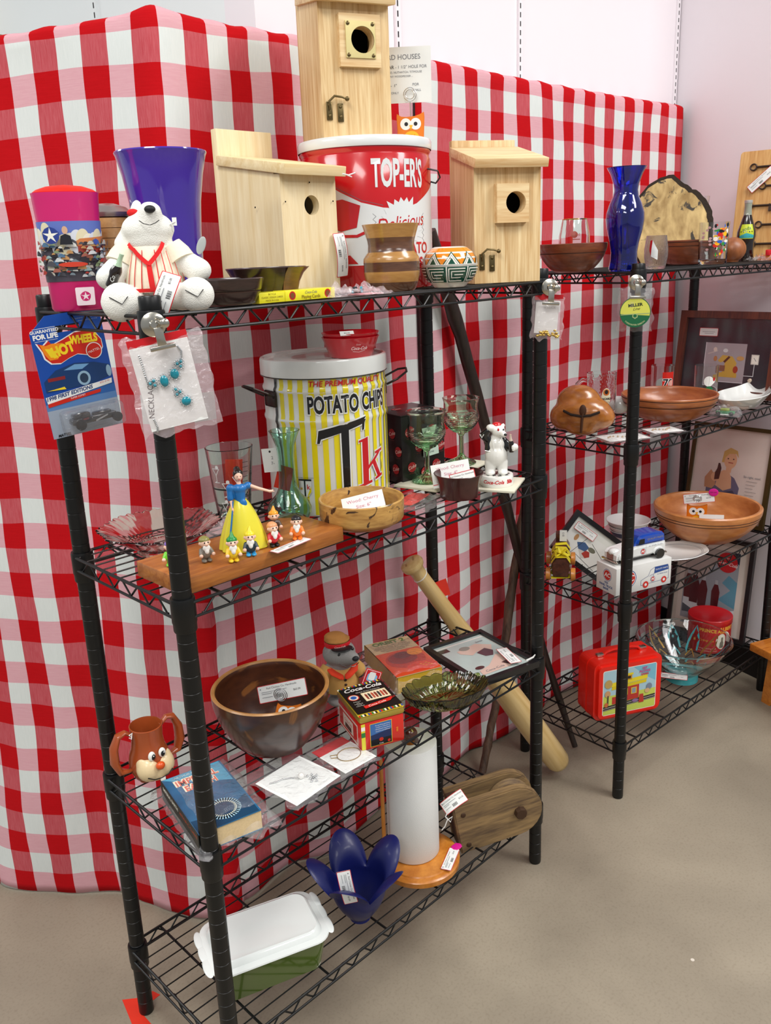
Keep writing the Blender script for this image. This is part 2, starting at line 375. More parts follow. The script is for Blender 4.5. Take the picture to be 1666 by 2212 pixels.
def cloth(name, label, path, u0, zt, zb, m, amp=1, seed=0, tilt=0, cz=90, du=.0125):
    """path(u)->(x,y,nx,ny)"""
    us = [u0[0]+(u0[1]-u0[0])*i/int((u0[1]-u0[0])/du) for i in range(int((u0[1]-u0[0])/du)+1)]
    bm = bmesh.new(); uvl = bm.loops.layers.uv.new('UVMap'); rows = []
    zl = [zb+(1-zb/1)*0+(zt(0)-zb)*k/cz for k in range(cz+1)]
    extra = [(.004, .006), (.014, .011), (.03, .011), (.032, -.03), (.034, -.07)]
    for u in us:
        x, y, nx, ny = path(u); col = []; top = zt(u)
        for k in range(cz+1):
            z = zb+(top-zb)*k/cz; t = 1-z/top
            n1 = noise.noise(Vector((u*4.5+seed, z*1.1, seed))); n2 = noise.noise(Vector((u*13+seed, z*2.5, seed+5)))
            d = amp*((.006+.030*t*t)*math.sin(u*15+seed+n1*2.5+t*1.2)*(1 if t > .02 else t/.02)*.6+(.012*n1+.006*n2)*min(1, t*6))
            if u < 0 and amp == 1: d += .045*max(0, t)**1.3
            zz = z+.006*noise.noise(Vector((u*3, z*3, seed+9)))*(1 if 0 < k < cz else 0)
            col.append((bm.verts.new((x+nx*d, y+ny*d, zz if k else zb+.012*abs(noise.noise(Vector((u*5, 0, seed)))))), (u, z)))
        for (dy, dz) in extra:
            col.append((bm.verts.new((x-nx*dy, y-ny*dy, top+dz+.004*noise.noise(Vector((u*20, 1, seed))))), (u, top+dy)))
        rows.append(col)
    for a, b in zip(rows, rows[1:]):
        for k in range(len(a)-1):
            f = bm.faces.new((a[k][0], b[k][0], b[k+1][0], a[k+1][0])); f.smooth = True
            for lp, q in zip(f.loops, (a[k][1], b[k][1], b[k+1][1], a[k+1][1])): lp[uvl].uv = q
    me = bpy.data.meshes.new(name); bm.to_mesh(me); bm.free(); me.materials.append(m)
    o = bpy.data.objects.new(name, me); COL.objects.link(o); sd = o.modifiers.new('thickness', 'SOLIDIFY'); sd.thickness = .0012; sd.offset = 0
    return meta(o, label, 'tablecloth')
wallm = mat('wall_paint', 'f3edf1', .75, var=.01, vs=3); wall2 = mat('wall_paint_side', 'eef4f4', .75, var=.01, vs=3)
def concrete():
    m = bpy.data.materials.new('concrete_floor'); m.use_nodes = True; nt = m.node_tree; b = nt.nodes['Principled BSDF']; L = nt.links.new
    tc = N(nt, 'ShaderNodeTexCoord'); b.inputs['Roughness'].default_value = .55
    def ns(s, d, dist=0):
        n = N(nt, 'ShaderNodeTexNoise'); n.inputs['Scale'].default_value = s; n.inputs['Detail'].default_value = d; n.inputs['Distortion'].default_value = dist; L(tc.outputs['Object'], n.inputs['Vector']); return n.outputs['Fac']
    r = N(nt, 'ShaderNodeValToRGB'); L(ns(2.4, 8, .4), r.inputs[0]); e = r.color_ramp.elements; e[0].position = .3; e[1].position = .72; e[0].color = lin('7f7565'); e[1].color = lin('a09582')
    r2 = N(nt, 'ShaderNodeValToRGB'); L(ns(170, 3), r2.inputs[0]); e = r2.color_ramp.elements; e[0].position = .3; e[1].position = .5; e[0].color = (.82, .8, .78, 1); e[1].color = (1, 1, 1, 1)
    mx = N(nt, 'ShaderNodeMix', data_type='RGBA', blend_type='MULTIPLY'); mx.inputs[0].default_value = .7; L(r.outputs[0], mx.inputs[6]); L(r2.outputs[0], mx.inputs[7])
    vo = N(nt, 'ShaderNodeTexVoronoi'); vo.inputs['Scale'].default_value = 5; L(tc.outputs['Object'], vo.inputs['Vector'])
    lt = N(nt, 'ShaderNodeMath', operation='LESS_THAN'); L(vo.outputs['Distance'], lt.inputs[0]); lt.inputs[1].default_value = .02
    m2 = N(nt, 'ShaderNodeMix', data_type='RGBA'); L(lt.outputs[0], m2.inputs[0]); L(mx.outputs[2], m2.inputs[6]); m2.inputs[7].default_value = lin('d2c9bb')
    L(m2.outputs[2], b.inputs['Base Color']); return m
def struct(name, mb): return meta(mb.build(name), kind='structure')
b = MB(); b.box(12, 12, .1, concrete(), 1, 0, -.1); struct('floor', b)
b = MB(); b.box(6.4, .1, 3.2, wallm, .57+3.2, .515, 0); struct('wall_back', b)
b = MB(); b.box(.1, 4, 3.2, wall2, .62, .565+2, 0); struct('wall_left', b)
b = MB(); b.box(5.5, .1, 3.2, wall2, -2.2, 4.6, 0); struct('wall_far', b)
FLAT = Matrix(((1, 0, 0, 0), (0, 0, 1, 0), (0, 1, 0, 0), (0, 0, 0, 1)))
b = MB(); b.prism([(2.312, .464), (2.143, -.085), (2.205, -.101), (2.376, .464)], 3.2, wallm, T=FLAT); meta(b.build('wall_right', recalc=True), kind='structure')
b = MB(); b.prism([(2.304, .458), (2.135, -.083), (2.1435, -.0855), (2.3125, .458)], .105, mat('black_rubber_base', '101012', .5), T=FLAT); meta(b.build('baseboard_right', recalc=True), kind='structure')
slot = mat('slot_dark', '3a3a3c', .8)
for i, (x, wd) in enumerate(((.975, .016), (1.44, .016), (2.298, .016))):
    b = MB(); b.box(wd, .008, 3.2, wallm, x, .461, 0, bev=.001)
    for k in range(75): b.box(.0035, .001, .012, slot, x-wd*.22, .4567, 1.55+k*.0213)
    struct('trim_%d' % (i+1), b)
b = MB(); b.box(.008, .016, 3.2, wall2, .566, 1.09, 0)
for k in range(75): b.box(.001, .0035, .012, slot, .5615, 1.09, 1.55+k*.0213)
struct('trim_4', b)
b = MB(); b.box(.3, .5, .02, wood('shelf_board_wood', '8a6844', 'c09a6c', (60, 8, 60)), 0, 0, 0); b.box(.012, .5, .05, blackm, -.14, 0, -.05)
solo('wall_shelf', b, 'wooden shelf on the side wall behind the top left of the checked cloth', 'shelf', (.40, 1.85, 2.075))

CX, CY = .307, .400; LD = Vector((-.512, .859))
def path1(u):
    r = .035
    if u > r: return (CX+u, CY+.012, 0, -1)
    if u < -r: return (CX+LD.x*(-u), CY+.012+LD.y*(-u), -.859, -.512)
    t = (u+r)/(2*r); a = Vector((CX+LD.x*r, CY+.012+LD.y*r)); c = Vector((CX, CY+.012)); e = Vector((CX+r, CY+.012))
    p = a.lerp(c, t).lerp(c.lerp(e, t), t); n = Vector((-.859, -.512)).lerp(Vector((0, -1)), t).normalized(); return (p.x, p.y, n.x, n.y)
zt1 = lambda u: 1.876+(.010*math.exp(-(u/.05)**2))+(u*.035 if u < 0 else 0)
cloth('checked_tablecloth', 'red and white checked cloth wrapped round the display corner at left', path1, (-1.15, .660), zt1, .004,
      gingham('gingham_left', .1025, .0512, .1089, .169-.0545), 1, 2)
cloth('checked_tablecloth', 'red and white checked cloth hanging on the wall behind the right-hand rack', lambda u: (u, .409, 0, -1), (.970, 2.262), lambda u: 1.878-.006*math.sin((u-.97)*2.4), .004,
      gingham('gingham_right', .1068, 1.04, .1035, 1.79-.0517), .75, 11)

# ------------------------------------------------------------ the two racks
def make_rack(label, loc, rz, W, D, hs, top):
    t = thing('wire_shelving_rack', label, 'shelving rack', loc, rz, 'black wire shelving racks')
    def prof():
        p = [(0, 0), (.0135, 0), (.0145, .004)]; z = .03
        while z < top-.03: p += [(.0145, z), (.0139, z+.0005), (.0139, z+.0017), (.0146, z+.0022)]; z += .0277
        return p+[(.0145, top-.024), (.0150, top-.023), (.0150, top-.002), (.0135, top), (.011, top-.001), (0, top-.0015)]
    for x in (0, W):
        for y in (0, D): b = MB(); b.lathe(prof(), blackm, 24, Tm(x, y)); b.build('post', t)
    o = .0145
    for s in hs:
        b = MB(); h = .023
        for (p, q) in (((.008, -o), (W-.008, -o)), ((.008, D+o), (W-.008, D+o)), ((-o, .008), (-o, D-.008)), ((W+o, .008), (W+o, D-.008))):
            P0, P1 = Vector(p+(s-.0022,)), Vector(q+(s-.0022,)); b.tube([P0, P1], .0027, blackm, 8); dz = Vector((0, 0, -h)); b.tube([P0+dz, P1+dz], .0023, blackm, 8)
            L_ = (P1-P0).length-.03; d = (P1-P0).normalized(); n = round(L_/.05); pts = []
            inw = Vector((W/2, D/2, 0))-Vector(((P0.x+P1.x)/2, (P0.y+P1.y)/2, 0)); inw = inw.normalized()*.003
            for k in range(n*2+1):
                c = P0+d*(.018+L_*k/(2*n))+inw
                zz = -.001 if k % 2 else -h+.001
                pts += [c-d*.002+V(0, 0, zz), c+d*.002+V(0, 0, zz)]
            b.tube(pts, .0017, blackm, 6)
        nw = 12
        for k in range(1, nw): y = -o+(D+2*o)*k/nw; b.tube([(-o, y, s-.0008), (W+o, y, s-.0008)], .0014, blackm, 6)
        for x in [.06+i*(W-.12)/5 for i in range(6)]: b.tube([(x, -o, s-.0045), (x, D+o, s-.0045)], .0026, blackm, 6, flatn=1)
        f = b.build('shelf', t)
        for x in (0, W):
            for y in (0, D):
                c = MB(); c.lathe([(.0147, s+.005), (.0178, s+.005), (.0186, s+.002), (.0186, s-.033), (.0176, s-.036), (.0176, s-.046), (.0168, s-.048), (.0147, s-.048)], blackm, 28, Tm(x, y)); c.build('collar', f)
    return t
S1, S2, S3, S4 = 1.392, .981, .549, .161
Q1, Q2, Q3, Q4 = 1.395, .984, .5685, .1665
make_rack('black wire rack nearest the viewer, left one, four shelves of collectibles', (0, 0, 0), 0, .89, .318, (S1, S2, S3, S4), S1+.024)
A2 = -.058
make_rack('black wire rack farther right, standing against the checked wall cloth', (1.255, -.014, 0), A2, .835, .324, (Q1, Q2, Q3, Q4), Q1+.018)
S1 += .0008; S2 += .0008; S3 += .0008; S4 += .0008; Q1 += .0008; Q2 += .0008; Q3 += .0008; Q4 += .0008
# red tape on the floor under the left rear post, grouped as a corner mark
b = MB(); tp = mat('red_floor_tape', 'e0321c', .45)
a_ = [AZ(*p, 0) for p in ((263, 2160), (300, 2140), (345, 2143), (298, 2178), (330, 2212), (345, 2240), (315, 2240))]
b.prism([(p.x, p.y) for p in (AZ(264, 2160, 0), AZ(298, 2156, 0), AZ(330, 2141, 0), AZ(346, 2149, 0), AZ(302, 2184, 0), AZ(332, 2218, 0), AZ(352, 2250, 0), AZ(318, 2250, 0), AZ(285, 2212, 0))], .0006, tp, T=Matrix(((1, 0, 0, 0), (0, 0, 1, 0), (0, 1, 0, 0), (0, 0, 0, 1))))
solo('floor_tape', b, 'red tape corner mark on the concrete under the nearest rear post', 'tape', recalc=True)

# ------------------------------------------------------------ left rack, top shelf
def price_tag(parent, T, w_=.075, h_=.028, curl=0, price='$5.00', label=None, **k):
    b = tag_mb(w_, h_, curl, price, **k); o = b.build('price_tag', parent); o.matrix_local = T
    if label: o['label'] = label
    return o
# pink oval wastebasket with a car collage
pink = mat('pink_enamel', 'c9206a', .28, coat=.4, var=.02)
P = AY(172, 664, .222); P.z = S1; t = thing('oval_tin', 'tall pink oval tin with a collage band of old cars and a red lid', 'tin', P, face(P.x, P.y, 6))
b = MB(); H = .168
pf = [(0, 0), (.040, 0), (.0435, .004), (.0475, .1), (.0525, H-.004), (.0532, H-.001), (.0532, H), (.0515, H), (.0505, H-.006)]
pf = [(a*.9, c) for a, c in pf]
b.lathe(pf, pink, 48, sy=.62)
def ow(u, v, d):
    r = (.0435+(.0525-.0435)*max(0, min(1, v/H)))*.9+.0003; a = u/.046; return ((r+d)*math.sin(a), -(r+d*1.5)*math.cos(a)*.62, v)
z0, z1 = .043, .128; it = [('R', flat('5f72b8', .3), -.075, z0, .075, z1)]
rr = random.Random(3); sky = ['d8cfae', 'e2dcc8', 'cfd3dc']; low = ['4b4b52', '6f7c86', '8aa5a6', 'b8b4a8', '3a3439', '9a5b4e', '7f8f6b', 'c6c9cc', '4e6f8e', 'b98b5a', '2e2c33', 'd2d3ce', 'a43b33']
it += [('R', flat('4a4650', .3), -.075, z0, .075, z0+.052)]
for k in range(16): it.append(('E', flat(sky[k % 3], .3), -.07+k*.0095, z1-.018-rr.random()*.018, .011, .012+rr.random()*.006))
it += [('P', flat('c77a48', .3), [(-.01, z0+.048), (.07, z0+.055), (.07, z0+.064), (.01, z0+.06)]), ('R', flat('9c3a30', .3), .006, z0+.040, .07, z0+.05)]
for k in range(190):
    u = -.073+rr.random()*.146; v = z0+.005+rr.random()*.05; l = .005+rr.random()*.011; c = flat(low[k % len(low)], .3); an = (rr.random()-.5)*.8
    it.append(('P', c, [(u, v), (u+l, v+l*an*.3), (u+l*.9, v+l*.25), (u+l*.6, v+l*.45), (u+l*.3, v+l*.42), (u+l*.1, v+l*.2)]))
it += [('E', flat('c8402c', .3), -.004, z0+.024, .019, .0035), ('P', flat('2d3f86', .3), star(-.028, z1-.02, .0125, .0118, 5)), ('P', flat('e8e6da', .3), star(-.028, z1-.02, .0115, .0035, 5))]
it += [('E', flat('caa386', .3), -.009, z1-.013, .0035, .0055), ('P', flat('23242a', .3), [(-.017, z1-.033), (-.001, z1-.033), (-.003, z1-.021), (-.009, z1-.018), (-.015, z1-.021)]), ('P', flat('3c4fa0', .3), star(.03, z1-.03, .005, .0035, 6))]
it += [('P', flat('f2dfe6', .3), rrect(-.006, .008, .020, .034, .002)), ('P', pink, star(.007, .021, .0075, .007, 5)), ('P', flat('f2dfe6', .3), star(.007, .021, .0068, .0022, 5))]
b.art(it, wrap=ow, cut=.004, step=.00004); b.build('body', t)
b = MB(); b.lathe([(.0440, H-.004), (.0450, H+.001), (.040, H+.0045), (.026, H+.009), (0, H+.0115)], mat('red_plastic_lid', 'e8200f', .4), 40, sy=.62); b.build('lid', t)
# segmented barrel jar behind the plush
P = AY(255, 655, .282); P.z = S1; t = thing('lidded_jar', 'banded light wood jar with a silver rimmed lid behind the white plush bear', 'jar', P, 0)
jw = wood('segmented_maple', 'a87a45', 'c99c63', (40, 40, 40), .35, coat=.4); dk = mat('dark_inlay', '5a3a20', .5)
b = MB(); pr_ = []; ms = []
for k in range(8):
    z = .012+k*.0155; r = lambda q: .038+.0065*math.sin(PI*(q-.0)/.14); pr_ += [(r(z), z), (r(z+.0145), z+.0145), (r(z+.0145)-.0006, z+.0150)]; ms += [jw, dk, dk]
b.lathe([(0, 0), (.034, 0), (.036, .011)]+pr_+[(.032, .137), (0, .137)], [jw]*3+ms+[jw]*3, 36); b.build('body', t)
b = MB(); b.lathe([(0, .137), (.038, .137), (.040, .141), (.040, .144), (.036, .146), (.030, .152), (.012, .158), (0, .159)], mat('pewter_lid', 'b9aaa4', .3, .8), 36); b.build('lid', t)
# purple flared vase
P = AY(375, 612, .192); P.z = S1
pg = mat('purple_glass_painted', '42289a', .10, coat=1, var=.12, vs=9)
b = MB(); b.lathe([(0, 0), (.046, 0), (.050, .004), (.0505, .03), (.0505, .07), (.0515, .11), (.0550, .155), (.0615, .195), (.0680, .222), (.0700, .2265), (.0690, .2285), (.0665, .226), (.058, .18), (.0525, .15), (.049, .11), (.047, .02), (0, .012)], pg, 56)
t = solo('vase', b, 'tall flared purple glass vase behind the white plush bear', 'vase', P)
# white plush bear in a striped jersey
P = AY(338, 662, .078); P.z = S1; rz = face(P.x, P.y, -4)
fur = mat('white_plush', 'e9e8e0', .95, var=.03, bump=.5, bs=700); t = thing('plush_bear', 'white plush bear in red striped baseball shirt holding a small bottle', 'plush toy', P, rz)
r1 = Matrix.Rotation(R(35), 4, 'X')
soft('body', [((0, 0, .040), (.040, .034, .042)), ((0, 0, .075), (.034, .030, .035)), ((0, -.004, .108), (.031, .029, .030)),
  ('c', (0, -.008, .113), (.006, -.020, .146), .026, .0165), ((0, -.004, .122), (.036, .031, .027)), ('c', (-.030, .002, .116), (-.036, -.004, .102), .010, .012), ('c', (-.014, .004, .150), (-.012, .004, .160), .009, .007),
  ('c', (-.030, -.004, .085), (-.056, -.022, .052), .016, .019), ('c', (.030, -.004, .085), (.062, -.012, .058), .016, .0195),
  ('c', (-.024, -.012, .022), (-.040, -.050, .012), .024, .024), ((-.041, -.058, .016), (.027, .017, .030)),
  ('c', (.026, -.010, .020), (.055, -.040, .018), .022, .022), ((.058, -.047, .022), (.025, .017, .027))], fur, t, .0032, 5)
b = MB(); jm = mat('cream_cotton', 'ebe0c8', .9, bump=.2); red = mat('red_felt', 'cf1d1f', .9)
def jr(a, t_): return (1.0+.04*math.sin(3*a)+.12*max(0, -math.sin(a))*(1-t_))
pj = [(.0425, .028), (.0435, .034), (.0425, .050), (.0395, .068), (.036, .084), (.033, .096), (.029, .104)]
b.lathe(pj, jm, 48, sy=.88, fl=jr)
def jwrap(u, v, d):
    for (r0, q0), (r1_, q1) in zip(pj, pj[1:]):
        if q0 <= v <= q1: r = r0+(r1_-r0)*(v-q0)/(q1-q0); break
    else: r = pj[0][0] if v < pj[0][1] else pj[-1][0]
    a = u/.04-PI/2; k = jr(a, (v-pj[0][1])/.076)
    return ((r*k+d)*math.cos(a), (r*k+d)*math.sin(a)*.88, v)
it = [('L', red, [(x*.0095-.001, .031), (x*.0085-.001, .092-abs(x)*.001)], .0011) for x in range(-6, 7) if x != 0]
it += [('L', red, [(-.055+i*.0055, .0315) for i in range(21)], .0055), ('L', red, [(.001, .031), (-.001, .072)], .0055),
  ('L', red, [(-.001, .070), (-.020, .092), (-.034, .101)], .0055), ('L', red, [(-.001, .070), (.014, .090), (.022, .101)], .0055)]
b.art(it, wrap=jwrap, step=.0004, cut=.003, cutv=.006)
for sx in (-1, 1): b.tube([(sx*.026, -.004, .094), (sx*.036, -.006, .082), (sx*.042, -.010, .072)], [.0195, .0205, .0205], jm, 16)
b.build('jersey', t)
b = MB(); b.ell((.0075, -.037, .150), (.0075, .006, .0058), mat('black_felt', '15161a', .6)); b.build('nose', t)
b = MB(); st = mat('black_thread', '1d1d20', .8)
b.tube([(-.008, -.036, .134), (-.002, -.040, .129), (.006, -.0405, .127), (.013, -.038, .130), (.018, -.034, .134)], .0006, st, 6)
for x, y, z in ((-.040, -.0755, .022), (.058, -.0645, .027)): b.tube([(x-.014, y+.002, z+.003), (x+.002, y-.0008, z-.008), (x+.010, y+.0012, z+.003)], .0007, st, 6)
b.build('stitching', t)
b = MB(); b.ell((-.017, -.010, .147), (.008, .005, .006), red); b.build('ear_ribbon', t)
b = MB(); cola = mat('dark_cola', '1a0f0e', .15, coat=.8)
def bottle(b, T, s=1, mlo=cola, mhi=None, nl=7):
    mhi = mhi or mat('bottle_neck_glass', 'a9c4a6', .1, coat=.8)
    p = [(0, 0), (.0095, 0), (.0105, .003), (.0098, .014), (.0102, .024), (.0115, .030), (.0112, .036), (.0080, .046), (.0050, .056), (.0042, .066), (.0045, .068), (.0045, .072), (0, .072)]
    p = [(a*s, c*s) for a, c in p]; b.lathe(p, [mlo]*nl+[mhi]*(12-nl), 20, T); return p
bottle(b, Tm(-.054, -.042, .040, 12, 24, 0), .72); b.art([('T', white, 'Cola', 0, .016, .008, {'rot': 90, 'shear': .3})], wrap=lambda u, v, d: tuple(Tm(-.054, -.042, .040, 12, 24, 0) @ V((.0076+d)*math.sin(u/.0076), -(.0076+d)*math.cos(u/.0076), v)))
b.build('bottle', t)
price_tag(t, Tm(.018, -.075, .028, -12, -68, 8), .062, .027, 12, '$5.00', 'white price tag with a red border hanging from the shirt')
b = MB(); b.tube([(.034, -.012, .118), (.030, -.018, .128), (.038, -.016, .132)], .0012, white); b.box(.006, .001, .012, white, .037, -.016, .126, T=None); b.build('tag_fastener', t); b = MB(); b.ell((.037, -.014, .112), (.006, .0012, .014), mat('grey_swing_tag', 'aab0ae', .5), T=Tm(0, 0, 0, 0, 18, 0)); b.build('swing_tag', t)
t.scale = (1.02, 1.0, .90)

# dark turned bowls
def bowl(name, label, P, r, h, rb, m, foot=.0, th=.004, curve=1.0, rz=0, cat='bowl', grooves=(), lipm=None, seg=56, inner=None, t=None, part=False, deep=.008, lip=0):
    b = MB(); pr_ = [(0, 0), (rb*.8, 0), (rb, .0015)]; ms = [m]*2
    n = 12
    for i in range(1, n+1):
        q = i/n; rr_ = rb+(r-rb)*(math.sin(q*PI/2)**curve if curve > 0 else q**(-curve)); pr_.append((rr_, h*q)); ms.append(m)
        for g in grooves:
            if i/n >= g > (i-1)/n: pr_ += [(rr_-.0009, h*q+.0006), (rr_-.0009, h*q+.0018), (rr_+.0001, h*q+.0022)]; ms += [mat('groove_dark', '3a2012', .6)]*2+[m]
    if lip: pr_[-1] = (r+lip, h)
    top = pr_[-1]; pr_ += [(top[0]-th*.3, h+th*.3), (top[0]-th*.8, h+th*.2), (top[0]-th, h-.001)]; ms += [lipm or m]*3
    for i in range(n-1, -1, -1):
        q = i/n; rr_ = rb+(r-rb)*(math.sin(q*PI/2)**curve if curve > 0 else q**(-curve)); pr_.append((max(.001, rr_-th*1.1), max(deep, h*q+(0 if q > .2 else deep*.3)))); ms.append(inner or m)
    pr_.append((0, deep)); ms.append(inner or m)
    b.lathe(pr_, ms, seg)
    if part: return b
    if t: return b.build('body', t)
    return solo(name, b, label, cat, P, rz)
dwood = wood('dark_walnut', '1f1210', '3a2320', (20, 20, 120), .3, coat=.5)
mixw = wood('walnut_and_cherry', '231613', '30201a', (15, 15, 60), .3, coat=.5)
P = AY(487, 654, .045); P.z = S1
bowl('bowl', 'low dark brown turned bowl just right of the plush bear', P, .060, .037, .045, dwood, curve=-.8, th=.005, grooves=(.5,))
P = AY(578, 622, .078); P.z = S1; t = thing('bowl', 'dark flared bowl with a reddish brown side in front of the pale birdhouse', 'bowl', P, 0)
b = bowl('', '', None, .064, .050, .044, dwood, curve=-1.6, th=.004, part=True); b.build('body', t)
b = MB(); b.lathe([(.0463, .0016), (.048, .012), (.052, .028), (.059, .041), (.0686, .0502)], wood('cherry_stave', '4a231a', '6d3a2a', (20, 20, 90), .35, coat=.4), 20, a0=R(262), a1=R(332)); b.build('stave', t, 'reddish brown stave')

# birdhouses
HT = .269
pine = wood('pale_pine', 'e0c795', 'f0dfb8', (70, 70, 5), .55, dist=2); pinex = wood('pale_pine_across', 'dcbf86', 'efdcb0', (5, 70, 70), .55, dist=2)
cedar = wood('cedar', 'c39a62', 'ecd3a2', (80, 80, 4), .5, dist=3); cedarx = wood('cedar_across', 'cfa670', 'ead2a2', (5, 60, 60), .5)
dark = mat('hole_shade_and_nails', '0a0706', .95); brass = mat('antique_brass', '6f6040', .35, .9); brass2 = mat('pale_brass', 'cfc088', .3, .7)
def latch(b0, x0, y0, z0):
    b = MB(); x = y = z = 0
    b.box(.008, .0015, .022, brass, x-.008, y-.0008, z-.016, bev=.0006); b.box(.008, .0015, .022, brass, x+.007, y-.0008, z-.018, bev=.0006)
    for dx, dz in ((-.008, -.011), (-.008, .002), (.007, -.012), (.007, .000)): b.ell((x+dx, y-.002, z+dz), (.0022, .0015, .0022), brass, u=10, v=6)
    b.tube([(x-.008, y-.004, z-.004), (x-.009, y-.005, z+.006), (x-.002, y-.006, z+.012), (x+.008, y-.006, z+.011), (x+.014, y-.006, z+.009)], [.0013, .0015, .0015, .0013, .0012], brass, 8); b.ell((x+.015, y-.006, z+.009), .003, brass, u=10, v=6)
    b.bm.verts.index_update(); b0.merge(b.bm, brass, Tm(x0, y0, z0, s=1.4)); b.bm.free()
def birdhouse(label, P, rz, w_, d_, hf, hb, back_h, wm, wx, hole, kind):
    t = thing('birdhouse', label, 'birdhouse', P, rz); th = .016
    b = MB(); b.plate(w_-2*th if kind else w_, hf, th, wm, (hole[0], hole[1]-hf/2, hole[2]), T=Tm(0, -d_/2, hf/2)); b.build('front_panel', t)
    b = MB()
    for sx in (-1, 1):
        x0 = sx*(w_/2-th) if kind else sx*(w_/2-th)
        y0 = -d_/2 if kind else -d_/2+th
        b.prism([(y0, 0), (d_/2, 0), (d_/2, hb), (y0, hf+(hb-hf)*(y0+d_/2)/d_)], th, wm, T=Matrix(((0, 1, 0, x0 if sx > 0 else x0-th+.0), (1, 0, 0, 0), (0, 0, 1, 0), (0, 0, 0, 1))))
    b.build('side_panels', t, recalc=True)
    b = MB(); b.box(w_-2*th, d_-2*th, .012, wm, 0, 0, .004); b.box(w_-2*th-.001, .002, hf-.02, dark, 0, -d_/2+th+.05, .016); b.build('floor_and_shade_sheet', t)  # floor board, plus a near-black sheet imitating the shade behind the hole
    b = MB(); b.box(w_, th, back_h, wm, 0, d_/2+th/2, 0, bev=.0015); b.build('back_board', t)
    b = MB(); ang = math.degrees(math.atan2(hb-hf, d_)); ov = .022; L_ = (d_+ov)/math.cos(R(ang))
    b.box(w_+.012, L_, .017, wx, 0, -L_/2, 0, bev=.0012, T=Tm(0, d_/2, hb, ang)); b.build('roof', t)
    return t
P = V(.346+.0665, .145+.088, S1)
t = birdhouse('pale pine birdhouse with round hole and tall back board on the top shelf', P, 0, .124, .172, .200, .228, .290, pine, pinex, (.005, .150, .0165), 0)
b = MB()
for x, z in ((-.055, .155), (.052, .157), (0, .187)): b.ell((x, -.089, z), (.0014, .001, .0014), dark, u=8, v=6)
b.ell((-.0672, -.02, .15), (.0008, .0016, .0016), dark, u=8, v=6); b.build('nail_heads', t)
b = MB(); b.tube([(.052, -.117, .200), (.064, -.119, .198), (.076, -.124, .202)], .0013, white, 6); b.tube([(.058, -.118, .199), (.070, -.121, .195)], .001, white, 6); b.build('string', t)
price_tag(t, Tm(.060, -.098, .065, 4, 86, 0), .078, .026, 9, '$20.00', 'white price tag with red border tied at the front corner')
P = V(.590, .232, S1+HT-.0024); az = R(247-270)
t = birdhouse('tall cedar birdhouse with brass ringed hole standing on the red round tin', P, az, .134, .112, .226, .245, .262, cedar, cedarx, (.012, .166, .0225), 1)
b = MB(); b.plate(.078, .086, .009, cedarx, (.004, .001, .0225), T=Tm(.008, -.056-.009, .165), bev=.002); b.build('hole_block', t)
b = MB(); b.plate(.056, .060, .0022, brass2, (.004, 0, .022), T=Tm(.008, -.0672, .166))
for dx in (-1, 1):
    for dz in (-1, 1): b.ell((.008+dx*.0235, -.0680, .166+dz*.0255), (.0034, .0012, .0034), brass, u=10, v=6)
b.build('brass_plate', t, 'pale brass plate')
b = MB(); latch(b, -.043, -.0565, .056); b.build('latch', t)
az = R(239-270); Pf = V(.748, .055, S1); d2 = V(math.cos(az), math.sin(az), 0); n2 = V(-math.sin(az), math.cos(az), 0)
P = Pf+d2*.071+n2*.075; P.z = S1
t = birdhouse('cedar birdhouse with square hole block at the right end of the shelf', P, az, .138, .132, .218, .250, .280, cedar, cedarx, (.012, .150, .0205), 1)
b = MB(); b.plate(.066, .072, .014, cedarx, (.006, .001, .0205), T=Tm(.006, -.080, .149)); b.build('hole_block', t)
b = MB(); latch(b, -.043, -.0665, .048); b.build('latch', t)
b = MB(); b.tube([(.005, .056, .252), (.014, .045, .248), (.024, .03, .242)], .0012, white, 6); b.tube([(.005, .056, .252), (.03, .04, .247), (.055, .02, .238), (.075, .0, .231)], .0012, white, 6); b.build('string', t)

# red and white round snack tin
P = V(.622, .222, S1); rz = face(P.x, P.y); RT = .1255; HT = .269
t = thing('round_tin', 'big red and white round snack tin with white lid on the top shelf', 'tin', P, rz)
rt = mat('red_enamel', 'c00d18', .18, coat=.7, var=.03); wt = mat('white_enamel', 'dfe3e3', .22, coat=.6, var=.02)
b = MB(); b.lathe([(0, 0), (RT-.003, 0), (RT, .004), (RT, HT-.034), (RT-.002, HT-.030), (RT-.002, HT-.026), (RT+.0005, HT-.022), (RT, HT-.016)], rt, 72)
wr = cylwrap(RT)
it = [('P', wt, [(-.20, .045), (.20, .045), (.20, .20), (.135, .168), (.10, .150), (.07, .142), (.03, .145), (-.01, .155), (-.05, .175), (-.09, .198), (-.13, .215), (-.20, .235)]),
 ('L', mat('grey_line', '6a6a70', .4), [(.03, .149), (-.01, .159), (-.05, .179), (-.09, .202), (-.13, .219)], .0007)]
st_ = []
for k in range(44):
    a = 2*PI*k/44; ro = (.046 if k % 2 == 0 else .038)*(1.12 if k % 8 == 0 else 1); st_.append((.072+ro*math.cos(a)*1.05, .118+ro*math.sin(a)*.98))
it += [('L', mat('grey_line', '6a6a70', .4), [(.010+.006*(k % 2), .135-k*.005) for k in range(9)], .0006), ('L', mat('grey_line', '6a6a70', .4), [(.125-.006*(k % 2), .135-k*.005) for k in range(12)], .0006), ('P', wt, st_)]
